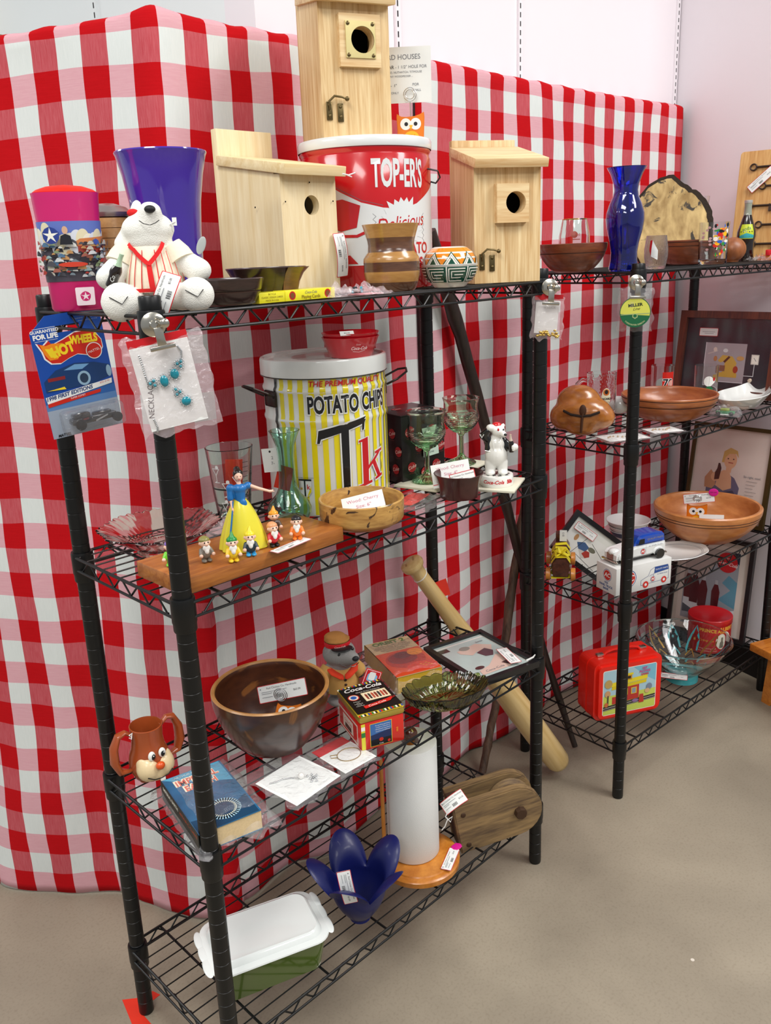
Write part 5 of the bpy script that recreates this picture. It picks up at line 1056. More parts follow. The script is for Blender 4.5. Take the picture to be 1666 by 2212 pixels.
for sx in (-1, 1):
    for k in range(-1, 2): b.ell((sx*(W_/2+.004), k*.034, .0735), (.009, .026, .0026), opal)
b.build('lid', t)
# blue lily vase
P = V(.350, .046, S4); t = thing('flower_vase', 'matte cobalt blue glass vase shaped like an open flower', 'vase', P, face(P.x, P.y))
cob = mat('frosted_cobalt', '0f1757', .4, var=.1, vs=10, coat=.1); npet = 5
b = MB(); seg = 120; prf = []
def pet(a, q):
    ph = (a*npet/(2*PI)) % 1; s_ = abs(math.sin(PI*ph)) ; return s_
vs = []; fs = []; rows = 26
for sgn in (0, 1):
    for j in range(rows+1):
        q = j/rows
        for i in range(seg):
            a = 2*PI*i/seg+.62; s_ = pet(a, q)**.8; z0 = .005+.080*min(1, q/.5); r0 = .020+.040*math.sin(min(1, q/.5)*PI/2)**.9
            if q > .5:
                e = (q-.5)/.5; ht = .074*s_; z0 = .085+e*ht*(1-.12*e); r0 = .060+.010*e+.040*e**3*s_
                pinch = 1-.0*e
            r_ = r0-(.003 if sgn else 0); vs.append((r_*math.cos(a), r_*math.sin(a), z0+(.002 if sgn and j == 0 else 0)))
n1 = (rows+1)*seg
for sgn in (0, 1):
    for j in range(rows):
        for i in range(seg):
            a = sgn*n1+j*seg+i; c = sgn*n1+j*seg+(i+1) % seg; f = (a, c, c+seg, a+seg); fs.append(f if not sgn else f[::-1])
for i in range(seg): a = rows*seg+i; c = rows*seg+(i+1) % seg; fs.append((a, c, c+n1, a+n1))
fs.append(tuple(range(seg))[::-1]); fs.append(tuple(n1+i for i in range(seg)))
b.add(vs, fs, cob); b.lathe([(0, 0), (.021, 0), (.023, .002), (.021, .008)], cob, 40); b.build('body', t); t.scale = (.92, .92, .94)
price_tag(t, Tm(-.024, -.068, .130, -12, 80, -14), .080, .030, 9, '$12.00')
# paper towel on a stand
P = V(.553, .072, S4); t = thing('paper_towel_holder', 'round orange wood base holder with post and dark knob', 'paper towel holder', P, 0)
hw = wood('honey_wood', 'b0661c', 'd98f38', (20, 20, 6), .35, coat=.4)
b = MB(); b.lathe([(0, 0), (.086, 0), (.090, .003), (.0905, .014), (.087, .017), (.078, .018), (.076, .0205), (0, .0215)], hw, 72); b.build('base', t)
b = MB(); b.lathe([(.009, .021), (.009, .300), (0, .301)], hw, 16, Tm(.004, .018, 0)); b.build('dowel', t)
b = MB(); b.ell((.004, .018, .308), (.0165, .0165, .0165), wood('dark_knob', '3a1a10', '6a3018', (20, 20, 30), .2, coat=.8)); b.build('knob', t)
b = MB(); b.tube([(-.060, .045, .021), (-.060, .045, .27)], .0045, hw, 10); b.build('side_rod', t)
price_tag(t, Tm(.030, -.066, .0232, -90, 0, 25), .072, .024, 0, '$25.00')
b = MB(); b.box(.018, .018, .0012, mat('magenta_sticker', 'd3188c', .5), 0, 0, 0, bev=.0003); b.art([('T', ink, '20% OFF', 0, 0, .004)], T=Tm(0, 0, .0013, -90, 0, 0)); b.ell((0, 0, .0006), (.013, .010, .0009), MC['magenta_sticker']); o = b.build('sticker', t); o.location = (.070, -.050, .0225)
b = MB(); pt_ = mat('paper_towel', 'e6e8e6', .9, bump=.2, bs=500, var=.01)
b.lathe([(.019, 0), (.055, 0), (.0565, .002), (.0565, .268), (.0555, .270), (.019, .270), (.0185, .268), (.0185, .002)], pt_, 64)
b.tube([(.0565*math.cos(a), .0565*math.sin(a), 0) for a in (R(-150), R(-149))], .0003, pt_, 4) if False else None
solo('paper_towel_roll', b, 'white paper towel roll standing on the orange wood holder', 'paper towel roll', P+V(.004, .018, .0220))
# wooden pulley block
wp_ = wood('weathered_wood', '564330', '94784f', (7, 60, 60), .65, dist=3, blotch=('4a3826', 8, .62, .2)); P = V(.752, .012, S4); rz = face(P.x, P.y, 20)
t = thing('pulley_block', 'old weathered wooden pulley block with round end and price tag', 'pulley', P, rz, rot=(0, R(-9), rz))
def pull(y0): 
    o_ = [(-.098, 0), (.045, 0)]+[(.045+.062*math.sin(R(a)), .062-.062*math.cos(R(a))) for a in range(15, 181, 15)]+[(-.098, .124)]
    return o_
b = MB(); b.prism(pull(0), .022, wp_, y=-.042, bev=.003); b.build('cheek', t, None)
b = MB(); b.prism(pull(0), .022, wp_, y=.020, bev=.003); b.build('cheek', t, None)
b = MB(); b.box(.024, .038, .122, wood('dark_old_wood', '35241a', '553b28', (60, 60, 7), .7), -.086, 0, .001); b.build('spacer_block', t)
b = MB(); b.lathe([(0, -.017), (.050, -.017), (.052, -.014), (.046, 0), (.052, .014), (.050, .017), (0, .017)], wp_, 48, Tm(.045, 0, .062, 90)); b.build('wheel', t)
b = MB(); b.lathe([(0, 0), (.0145, 0), (.0145, .006), (.0125, .012), (0, .012)], mat('rusty_bolt', '4a3526', .6, .5), 8, Tm(.052, -.042, .062, 90)); b.ell((-.078, -.0425, .100), (.006, .002, .006), MC['rusty_bolt'], u=12, v=8); b.ell((-.078, -.0425, .020), (.006, .002, .006), MC['rusty_bolt'], u=12, v=8); b.build('bolts', t)
price_tag(t, Tm(-.090, -.030, .134, -50, -14, 10), .062, .030, 18, '$35.00')
b = MB(); b.tube([(-.108, -.040, .124), (-.118, -.044, .112), (-.110, -.050, .100), (-.104, -.050, .112), (-.116, -.048, .106), (-.124, -.046, .090), (-.132, -.044, .082)], .0013, white, 6); b.build('string', t)

# ------------------------------------------------------------ bat and sticks behind the rack
ash = wood('pale_ash', 'c2a062', 'dfc38a', (30, 30, 2.5), .3, coat=.5)
A_ = V(1.230, .160, .042); B_ = AY(888, 1216, .312); d = (B_-A_); L_ = d.length; q = d.to_track_quat('Z', 'Y')
t = thing('baseball_bat', 'pale wooden baseball bat leaning knob up between the two racks', 'bat', A_, 0); t.rotation_mode = 'QUATERNION'; t.rotation_quaternion = q
b = MB(); b.lathe([(0, -.010), (.020, -.008), (.030, -.001), (.0345, .012), (.0355, .05), (.0365, .24), (.0345, .34), (.030, .46), (.0245, .57), (.0205, .66), (.0185, L_-.035), (.020, L_-.022), (.027, L_-.014), (.0295, L_-.006), (.028, L_), (.024, L_+.003), (0, L_+.004)], ash, 48)
b.art([('T', flat('8a5a2a'), 'F016', .006, -.010, .008), ('T', flat('8a5a2a'), 'R43', -.004, .012, .007)], T=Tm(0, 0, L_+.0042, -90, 0, 160)); b.build('body', t)
b = MB(); b.tube([(.0192*math.cos(a), .0192*math.sin(a), L_-.045+.003*math.sin(a)) for a in [2*PI*k/24 for k in range(24)]], .0012, white, 6, closed=True); b.build('string', t)
b = MB(); b.box(.055, .001, .045, mat('red_tag', 'd9321f', .5), 0, 0, 0); o = b.build('price_tag', t); o.matrix_local = Matrix.Translation((.02, -.0, L_-.10)) @ q.to_matrix().to_4x4().inverted() @ Tm(.040, .020, -.030, 0, -14, -30)
def stick(label, pts, rad, m_, n=26, seed=0):
    P3 = [Vector(p) for p in pts]; out = []; rs = []
    for i in range(n+1):
        f = i/n*(len(P3)-1); k = min(int(f), len(P3)-2); e = f-k; p = P3[k].lerp(P3[k+1], e)
        w = .004*Vector((noise.noise(Vector((i*.5, seed, 0))), noise.noise(Vector((i*.5, seed, 4))), 0)); out.append(p+w*(1 if 0 < i < n else 0)); r_ = rad[0]+(rad[1]-rad[0])*i/n; rs.append(r_*(1+.14*noise.noise(Vector((i*.9, seed, 9)))+(.16 if i % 6 == 3 else 0)))
    b = MB(); b.tube([o_-out[0] for o_ in out], rs, m_, 12)
    return solo('walking_stick', b, label, 'stick', out[0])
bark = wood('dark_bark', '1c1412', '3a2a22', (40, 40, 6), .45, bump=.6); bark2 = wood('brown_bark', '3a2a20', '6b5140', (60, 60, 8), .5, bump=.6)
b0 = V(1.372, .198, .012)
stick('thick dark walking stick leaning from the right rack bottom shelf up behind the shelf', [b0, AY(1172, 1400, .285), AY(1120, 1190, .352), AY(1000, 740, .372), AY(925, 500, .378)], (.0085, .0185), bark, seed=1)
stick('thin brown stick crossing behind the framed print, foot under the pulley', [V(1.085, .322, .010), AY(1075, 1500, .352), AY(1112, 1230, .358), AY(1150, 1010, .362)], (.011, .014), bark2, seed=3)

# ------------------------------------------------------------ hanging cards and clips
def clip(t, x, y, z, s=1, rz=0, name='magnetic_clip'):
    b = MB(); T0 = Tm(x, y, z, 0, 0, rz, s)
    b.lathe([(0, 0), (.0155, 0), (.0165, .001), (.0165, .004), (.012, .006), (.006, .0065), (.004, .009), (0, .009)], chrome, 32, T0 @ Tm(0, .0, 0, 90))
    b.tube([(.006, -.008, .004), (.011, -.016, -.002), (.013, -.018, .005), (.006, -.012, .009)], .0022, chrome, 8, T=T0); b.box(.012, .003, .026, chrome, .004, -.012, -.030, T=T0, bev=.001); b.box(.034, .007, .006, chrome, .004, -.0105, -.034, T=T0, bev=.001)
    b.ell((.014, -.018, .000), (.0065, .003, .0065), chrome, T=T0); return b.build(name, t)
def bagv(b, w_, h_, seed, m=film, th=.003, amp=.003, T=None):
    return bag_sheet(w_, h_, m, seed, amp, 16, 16, (T or Matrix()) @ Matrix.Rotation(R(90), 4, 'X'), b, th)
# toy car on its card
P = V(-.022, .213, 1.374); t = thing('carded_toy_car', 'blue blister card with small black toy car, hanging at the far left post', 'toy car', P, face(P.x, P.y, 4), rot=(0, R(-5), face(P.x, P.y, 18)))
blu2 = mat('card_blue', '1448a0', .35, coat=.3, var=.12, vs=12); b = MB(); cw, ch, cd_ = .110, .182, .0009
o_ = [(-.055, -.165), (.055, -.165), (.055, .017), (-.028, .017), (-.055, -.006)]
lo = [(-.055, -.165), (.055, -.165), (.055, -.010), (-.055, -.010)]
b.prism(lo, cd_, blu2); b.prism([(-.055, -.010), (-.016, -.010), (-.016, .000), (-.028, .017), (-.055, -.006)], cd_, blu2); b.prism([(-.016, .0), (.020, .0), (.020, .017), (-.028, .017)], cd_, blu2); b.prism([(.020, -.010), (.055, -.010), (.055, .017), (.020, .017)], cd_, blu2)
wh = flat('e9e9e6', .3); rdp = flat('cc2a1c', .3); yw = flat('f2d22a', .3); og2 = flat('ef8a1e', .3); g_ = flat('8a98ac', .3)
it = [('T', wh, 'GUARANTEED', -.033, -.0045, .0065, {'bold': .0002}), ('T', wh, 'FOR LIFE', -.033, -.0125, .0095, {'bold': .0005}), ('R', wh, -.050, -.0002, -.016, .0004), ('R', wh, -.050, -.0185, -.016, -.0180)]
it += [('R', flat('9aa6b6', .3), -.055, -.165, .055, -.118), ('R', flat('5a83b8', .3), -.055, -.122, .055, -.110), ('R', flat('2f62a8', .3), -.055, -.112, .055, -.100)]
fl1 = [(-.050, -.020), (-.040, -.024), (-.032, -.018), (-.028, -.026), (-.010, -.020), (.010, -.012), (.028, -.012), (.042, -.018), (.049, -.030), (.049, -.042), (.042, -.052), (.030, -.055), (.022, -.050), (.008, -.046), (-.006, -.050), (-.020, -.056), (-.034, -.054), (-.042, -.045), (-.044, -.034)]
it += [('P', wh, fl1), ('P', rdp, [(x*.965+.0008, (z+.035)*.93-.035) for x, z in fl1]), ('P', og2, [(-.044, -.023), (-.036, -.026), (-.026, -.024), (-.010, -.026), (-.022, -.048), (-.034, -.048), (-.040, -.038)]), ('P', yw, [(-.038, -.030), (-.028, -.032), (-.020, -.046), (-.032, -.044)])]
it += [('T', yw, 'HOT', -.012, -.036, .020, {'rot': 10, 'sx': .8, 'bold': .0012}), ('T', yw, 'WHEELS', .022, -.0255, .0165, {'rot': -2, 'sx': .68, 'bold': .0009}), ('E', wh, .034, -.045, .0125, .0125), ('E', rdp, .034, -.045, .0112, .0112), ('T', wh, 'MATTEL', .034, -.045, .0052, {'rot': 12})]
it += [('P', flat('1c3c6c', .3), [(-.050, -.078), (-.030, -.064), (.0, -.058), (.030, -.062), (.053, -.070), (.053, -.086), (.02, -.094), (-.05, -.094)]), ('P', flat('6fa0cc', .3), [(-.018, -.066), (.0, -.060), (.022, -.063), (.010, -.069)]), ('E', flat('8fb0c8', .3), .010, -.083, .010, .011), ('E', flat('2a3c54', .3), .010, -.083, .0065, .0075), ('E', flat('8fb0c8', .3), .050, -.079, .004, .009), ('R', flat('8a2a2c', .3), -.044, -.079, -.018, -.074), ('P', yw, [(-.048, -.092), (-.020, -.094), (-.022, -.090)])]
it += [('P', rdp, [(-.052, -.110), (.032, -.104), (.030, -.109), (-.052, -.1165)]), ('P', wh, [(-.053, -.101), (.052, -.091), (.051, -.0985), (-.052, -.111)]), ('T', flat('1a3a70', .3), '1998 FIRST EDITIONS', -.017, -.1015, .0078, {'shear': .25, 'rot': 5, 'bold': .0003}), ('T', rdp, '#23 of 40', .040, -.0945, .0040, {'rot': 5}), ('T', wh, 'SUPER COMET', -.005, -.1085, .0036, {'rot': 4}), ('T', flat('15161a', .3), 'MATTEL', -.038, -.1615, .0055, {'shear': .3, 'bold': .0002}), ('T', g_, 'WARNING: CHOKING HAZARD', .034, .006, .0028), ('T', g_, 'SMALL PARTS. NOT FOR', .034, .002, .0028)]
b.art(it, step=.00003); b.build('card', t)
b = MB(); bkc = mat('black_toy_paint', '121316', .2, coat=.8); b.box(.070, .020, .010, bkc, .006, -.014, -.148, bev=.003); b.box(.026, .018, .008, bkc, -.012, -.014, -.139, bev=.003); b.box(.030, .014, .009, bkc, .020, -.014, -.143, bev=.004); b.tube([(-.022, -.020, -.134), (-.018, -.022, -.131), (-.004, -.022, -.131), (.0, -.020, -.134)], .0014, bkc, 6); b.art([('P', silver, [(.006, -.148), (.026, -.142), (.026, -.140), (.006, -.145)]), ('T', flat('a83a2c', .3), 'HOT', -.008, -.1405, .004)], y=-.0242); b.build('toy_car', t)
for x, r_ in ((-.018, .0085), (.040, .0075)):
    b = MB(); b.lathe([(0, 0), (r_*.55, 0), (r_*.6, .001), (r_*.6, .0005), (r_, .0005), (r_, .006), (0, .006)], [silver, silver, silver, bkc, bkc, bkc], 20, Tm(x, -.021, -.1475, 90)); b.art([('P', bkc, star(x, -.1475, r_*.42, r_*.12, 5))], y=-.0213); b.build('wheel', t)
b = MB(); b.box(.094, .030, .036, film, .006, -.015, -.160, bev=.006); b.build('blister', t)
# necklace bag with clip on the front post
P = V(.003, -.0290, 1.300); rz = face(0, -.04, 4); t = thing('necklace_bag', 'clear bag holding a white card with turquoise stone necklace on the front post', 'necklace', P, rz, rot=(0, R(-9), rz))
b = MB(); bagv(b, .122, .150, 31, pinkfilm); b.build('plastic_bag', t)
b = MB(); b.box(.088, .0008, .128, white, -.004, -.002, -.064); b.art([('T', ink, 'NECKLACE', -.036, -.016, .012, {'rot': 78, 'sx': .95})], y=-.0025); b.build('card', t)
b = MB(); b.box(.090, .0008, .014, redm, -.004, -.0015, .062); b.build('red_header', t)
b = MB(); te2 = mat('turquoise_stone', '0e7f90', .15, coat=.8, var=.25, vs=200)
def stone(x, z, rx_, rz_):
    b.ell((x, -.0075, z), (rx_, .0032, rz_), te2, u=16, v=8); n_ = max(8, int((rx_+rz_)*900))
    for k in range(n_): a = 2*PI*k/n_; b.ell((x+(rx_+.0018)*math.cos(a), -.006, z+(rz_+.0018)*math.sin(a)), (.0011, .001, .0011), silver, u=6, v=4)
for q in ((-.010, .008, .0062, .0088), (.0075, .015, .0065, .0078), (.014, -.029, .0072, .0070), (-.031, .009, .0024, .0028), (-.025, .012, .0024, .0026), (-.025, .005, .0024, .0026), (.015, .029, .0024, .0026), (.021, .031, .0024, .0026), (.019, .024, .0022, .0024), (.003, -.008, .0024, .0026), (.0085, -.013, .0022, .0024), (.003, -.016, .0022, .0024)): stone(*q)
b.build('stones', t)
b = MB()
b.bm.free()
for pts in ([(-.036, .052), (-.035, .036), (-.035, .020), (-.034, .010)], [(.022, .054), (.026, .046), (.024, .038), (.022, .033)], [(-.040, -.046), (-.038, -.058), (-.040, -.066)]):
    b = MB()
    for (x0, z0), (x1, z1) in zip(pts, pts[1:]):
        for k in range(5): q = k/5; b.ell((x0+(x1-x0)*q, -.005, z0+(z1-z0)*q), (.0017, .0010, .0021), silver, u=8, v=5)
    b.build('chain', t)
clip(t, -.004, -.010, .093, 1.1); t.scale = (.88, .95, .88)
# bag of shells with clip
P = V(.880, -.0240, 1.318); rz = face(.87, -.04, 0); t = thing('shell_bag', 'small clear bag with white card and gold shells clipped at the right front post', 'bag', P, rz, rot=(0, R(4), rz))
b = MB(); bagv(b, .064, .084, 41, pinkfilm, .007, .003); b.build('plastic_bag', t)
b = MB(); b.box(.046, .0008, .062, white, -.002, -.003, -.030); b.art([('T', mat('pencil', 'c4c6c6', .8), 'MINI LUCK', -.002, .022, .007)], y=-.0035); b.build('card', t)
b = MB(); b.box(.056, .0008, .012, redm, 0, -.002, .036); b.build('red_header', t)
b = MB(); rr = random.Random(4)
for k in range(34): b.ell((rr.uniform(-.020, .024), -.008-rr.random()*.003, -.036+abs(rr.gauss(0, .006))), (.0030, .0016, .0020), gold, T=None, u=8, v=6)
b.build('shells', t); clip(t, .0, -.008, .062, 1.0)
# round ribbon tin in a bag
P = V(1.2335, -.0215, 1.310); rz = face(1.2, -.04, 0); t = thing('ribbon_tin_bag', 'bag holding a round yellow and green tin, clipped to the middle post', 'tin', P, rz)
b = MB(); bagv(b, .078, .098, 51, film, .022, .003); b.build('plastic_bag', t)
ylw = mat('pale_yellow_enamel', 'd9da5a', .25, coat=.5, var=.02); gre = mat('green_enamel', '14653c', .25, coat=.5, var=.02); bk2 = flat('1c2a1e', .3)
b = MB(); b.lathe([(0, 0), (.0325, 0), (.034, .001), (.034, .018), (0, .018)], gre, 48, Tm(0, -.006, -.004, 90) @ Tm(0, 0, -.0), sx=1)
arc_ = [(.0325*math.cos(R(a)), -.004+.0325*math.sin(R(a))) for a in range(-12, 181, 8)]+[(-.0325*math.cos(R(12)), -.004-.0325*math.sin(R(12)))]
it = [('E', gre, 0, -.004, .0335, .0335), ('P', ylw, [(.0325*math.cos(R(a)), -.004+.0325*math.sin(R(a))) for a in range(-14, 196, 10)]), ('T', bk2, 'MILLER', 0, .012, .0092, {'rot': 6, 'bold': .0004, 'sx': 1.1}), ('T', bk2, 'Line', .002, .0035, .009, {'shear': .5, 'rot': 6}), ('P', flat('9fb47a', .3), [(-.0315, -.0105), (.032, -.0075), (.032, -.0055), (-.0315, -.0085)]), ('P', flat('9fb47a', .3), [(-.006, -.008), (.006, -.0075), (.006, -.015), (0, -.019), (-.006, -.015)]), ('E', gre, 0, -.012, .004, .0035), ('T', flat('cfd8a0', .3), 'TYPEWRITER RIBBON', 0, -.0325, .0050, {'arc': -.030})]
b.art(it, y=-.0062-.018+.0, step=.0001); b.build('ribbon_tin', t); clip(t, .0, -.012, .062, 1.05)

# ------------------------------------------------------------ right rack, top shelf
redw = wood('reddish_cherry', '5a2a18', '8a4a2a', (10, 10, 40), .35, coat=.35)
P = V(1.232, .150, Q1); bowl('bowl', 'reddish brown turned bowl at the left end of the right rack top shelf', P, .082, .066, .040, redw, curve=.8, th=.005, grooves=(.66,))
P = V(1.262, .165, Q1+.0095); t = thing('stemless_glass', 'stemless clear glass with gold rim standing in the reddish bowl', 'glass', P, face(P.x, P.y))
b = MB(); gpr = [(0, .001), (.020, 0), (.026, .004), (.034, .022), (.0375, .048), (.0365, .075), (.031, .105), (.0290, .114)]; b.lathe(gpr+[(.0283, .1145), (.030, .105), (.0353, .075), (.036, .048), (.0325, .023), (.024, .009), (0, .008)], G0, 48)
b.lathe([(.0293, .1125), (.0297, .114), (.0290, .1152), (.0280, .1148)], gold, 48); b.art([('E', flat('a84a3c', .3), .0, .078, .008, .008), ('T', flat('a84a3c', .3), 'Gold', .004, .078, .010), ('R', flat('a84a3c', .3), -.004, .066, .014, .068)], wrap=profwrap(gpr), cutv=.004); b.build('body', t)
cobg = mat('cobalt_glass', '0a28c0', .02, trans=.92, ior=1.45, coat=1)
b = MB(); b.lathe([(0, 0), (.034, 0), (.037, .003), (.037, .008), (.0335, .026), (.0325, .045), (.036, .068), (.0445, .100), (.0475, .122), (.0465, .138), (.0400, .158), (.0315, .176), (.0290, .190), (.0310, .205), (.0390, .228), (.0475, .242), (.0480, .2435), (.0460, .243), (.037, .228), (.029, .205), (.027, .19), (.0295, .176), (.038, .158), (.0445, .138), (.0455, .122), (.0425, .100), (.034, .068), (.0305, .045), (.03, .02), (0, .014)], cobg, 64)
P = V(1.284, .042, Q1); solo('vase', b, 'cobalt blue glass vase with flared rim standing at the middle post', 'vase', P).scale = (.93, .93, .95)
# live-edge wood slab bowl on edge
P = V(1.815, .205, Q1+.048); rz = face(P.x, P.y, 6); t = thing('live_edge_slab', 'spalted live edge wood platter with dark bark rim leaning on a brown bowl', 'wood platter', P, rz, rot=(R(-10), 0, rz))
slab = wood('spalted_slab', '8f7038', 'd6ba7c', (16, 60, 9), .45, dist=5, blotch=('2e2416', 24, .60, .05)); brk = mat('dark_bark_edge', '2c2218', .9, bump=1, bs=120)
sl = [(-.100, .0), (-.108, .04), (-.105, .08), (-.086, .115), (-.060, .145), (-.030, .163), (.002, .166), (.022, .150), (.045, .134), (.060, .128), (.085, .108), (.098, .080), (.104, .05), (.102, .015), (.094, -.02), (.07, -.04), (-.07, -.04)]
rr = random.Random(8); sl2 = []
for i in range(len(sl)):
    a, c = Vector(sl[i-1]), Vector(sl[i])
    for q in (.33, .66, 1): p = a.lerp(c, q); sl2.append((p.x*1.0+rr.uniform(-.002, .002), p.y+rr.uniform(-.002, .002)))
b = MB(); b.prism([(x*1.12+.006, z*1.22) for x, z in sl2], .022, brk, y=.002); b.build('bark_edge', t)
b = MB(); b.prism([(x*1.02, z*1.16-.001) for x, z in sl2], .02, slab, y=-.001); b.build('slab', t)
P = V(1.770, .120, Q1); bowl('bowl', 'brown turned bowl with thin grooves in front of the live edge platter', P, .092, .064, .055, redw, curve=.7, th=.005, grooves=(.86, .74))
frg = glass('frosted_glass', 'f4f4f4', .25, 1.45, bump=.5, bs=300)
P = V(1.378, .010, Q1); t = thing('small_glass', 'small barrel shaped frosted diamond glass right of the cobalt vase', 'glass', P, face(P.x, P.y))
gq = [(0, .001), (.020, 0), (.0225, .003), (.0275, .028), (.0278, .046), (.0245, .070), (.0235, .0775)]
b = MB(); b.lathe(gq+[(.0225, .078), (.0235, .068), (.0258, .046), (.0255, .028), (.019, .008), (0, .007)], frg, 40); b.art([('P', white, [(-.012, .030), (.004, .022), (.004, .044), (-.010, .068)]), ('P', redm, [(-.016, .044), (-.012, .030), (-.010, .068), (-.016, .066)])], wrap=profwrap(gq), cutv=.004, step=.0003); b.build('body', t)
P = V(1.700, .018, Q1); t = thing('printed_glass', 'clear tumbler with colourful painted figures, right part of the top shelf', 'glass', P, face(P.x, P.y))
gq = [(0, .001), (.034, 0), (.036, .003), (.0385, .108)]
b = MB(); b.lathe(gq+[(.0365, .108), (.0340, .014), (0, .012)], G0, 48); cl = ['f0b41c', 'c8281c', '1a1a1c', '2f8a3c', '2a5ab8', 'e8742a', 'f0e8dc']; it = []; rr = random.Random(11)
for k in range(46): u, v = rr.uniform(.002, .040), rr.uniform(.022, .100); it.append(('E', flat(cl[k % 7], .3), u, v, .002+.005*rr.random(), .002+.004*rr.random()))
for k in range(10): u, v = rr.uniform(-.03, .0), rr.uniform(.02, .1); it.append(('E', flat('c8a0a0', .3), u, v, .004, .003))
b.art(it, wrap=profwrap(gq), cutv=.006, step=.00003); b.build('body', t)
P = V(1.900, .052, Q1); b = MB(); b.ell((0, 0, .034), (.036, .036, .034), wood('turned_ball_wood', '7a4426', 'a8683c', (30, 30, 10), .4)); b.lathe([(0, .0), (.016, .0), (.018, .004)], MC['turned_ball_wood'], 24); solo('wooden_ball', b, 'small round reddish wood ball before the soda bottle', 'ball', P)
P = AY(1610, 545, .050); P.z = Q1; t = thing('soda_bottle', 'contour glass bottle of dark soda with yellow-green label, at the key board', 'bottle', P, face(P.x, P.y))
b = MB(); s = 2.28; p = bottle(b, Matrix(), s, mlo=cola, mhi=mat('clear_bottle_neck', '8f9484', .08, coat=1), nl=8); b.lathe([(.0108, .160), (.0113, .162), (.0113, .168), (.010, .1685)], mat('crown_cap_white', 'c8c6c0', .3, .5), 24)
it = [('P', flat('b9c62c', .3), rrect(-.020, .062, .022, .102, .002)), ('P', flat('3aa0a8', .3), [(-.020, .070), (.0, .078), (.022, .072), (.022, .064), (-.020, .064)]), ('T', flat('2a6a3c', .3), 'soda', .0, .090, .014, {'rot': 12})]
b.art(it, wrap=profwrap(p), cutv=.006, step=.0002); b.build('body', t)
P = V(1.995, .215, Q1); t = thing('clear_goblet', 'tall clear glass with a beige tag tied to it, against the white wall', 'glass', P, face(P.x, P.y))
b = MB(); b.lathe([(0, 0), (.034, .001), (.034, .003), (.006, .010), (.0045, .07), (.008, .082), (.030, .110), (.0375, .190), (.0365, .190), (.029, .112), (.006, .086), (0, .084)], G0, 40); b.build('body', t)
b = MB(); b.box(.034, .0008, .044, mat('beige_tag', 'ddd2b8', .6), 0, 0, 0); b.art([('E', flat('c8b41e', .5), .0, .030, .008, .006), ('E', flat('1f241c', .5), .006, .032, .004, .004), ('L', flat('3a4a2c', .5), [(-.008, .008), (.002, .018), (.008, .012)], .003)], y=-.0005); o = b.build('swing_tag', t); o.matrix_local = Tm(.028, -.040, .070, 0, -20, 0)
P = AY(1508, 440, .235); P.z = Q1; b = MB(); bottle(b, Matrix(), 2.5, mlo=mat('clear_pale_bottle', 'cfc4c4', .08, coat=1), mhi=MC['clear_pale_bottle']); b.lathe([(.0118, .166), (.0128, .170), (.0128, .1805), (.011, .183), (0, .183)], mat('bottle_mouth_ring', '8a8684', .15, coat=1), 24)
solo('empty_bottle', b, 'pale empty bottle whose mouth shows just above the live edge platter', 'bottle', P)
# key board
brd = wood('key_board_wood', 'b8803e', 'dcb070', (50, 50, 5), .5); iron = mat('old_iron', '4a3c34', .5, .7)
P = V(2.118, .036, Q1); t = thing('key_board', 'light wooden board with a column of old iron keys and a price tag', 'wooden board', P, 0, rot=(R(-7), 0, R(-84)))
b = MB(); b.prism(rrect(-.115, 0, .13, .318, .010), .016, brd, bev=.001); b.build('board', t)
for k in range(5):
    z = .270-k*.056; x0 = (-.072 if k % 2 == 0 else -.040)+(.0 if k < 4 else .02); b = MB()
    b.tube([(x0+.009*math.cos(a), -.004, z+.009*math.sin(a)) for a in [2*PI*q/18 for q in range(18)]], .0024, iron, 6, closed=True); b.tube([(x0+.009, -.004, z), (x0+.075, -.004, z)], .0030, iron, 8); b.box(.014, .003, .016, iron, x0+.066, -.004, z-.016); b.box(.004, .003, .022, iron, x0+.058, -.004, z-.018); b.build('key', t)
price_tag(t, Tm(-.045, -.008, .232, 0, -42, 0), .085, .026, 0, '$30.00')
P = V(1.985, -.010, Q1); t = thing('parts_bag', 'crumpled clear bag with red and orange contents at the far right edge', 'bag', P, 0)
bag_sheet(.13, .07, film, 61, .03).build('plastic_bag', t); b = MB(); b.box(.05, .04, .014, mat('orange_card', 'e07a28', .5), .01, 0, .001, bev=.002); b.box(.05, .012, .016, redm, .0, -.012, .014, bev=.002); b.build('contents', t)
# hanging blue pack at the right edge
P = V(1.990, -.046, 1.262); b = MB(); rz = face(P.x, P.y); t = thing('blister_pack', 'blue white and red blister pack hanging at the far right frame edge', 'package', P, rz)
b.box(.080, .004, .115, mat('pack_blue', '2458b0', .4), .036, 0, 0, bev=.0005); b.art([('R', redm, -.004, .048, .074, .053), ('R', flat('e4e6ea', .3), -.004, .0, .074, .030), ('T', flat('e4e6ea', .3), 'STAR', .020, .078, .02, {'rot': 90})], y=-.0021); b.build('pack', t)

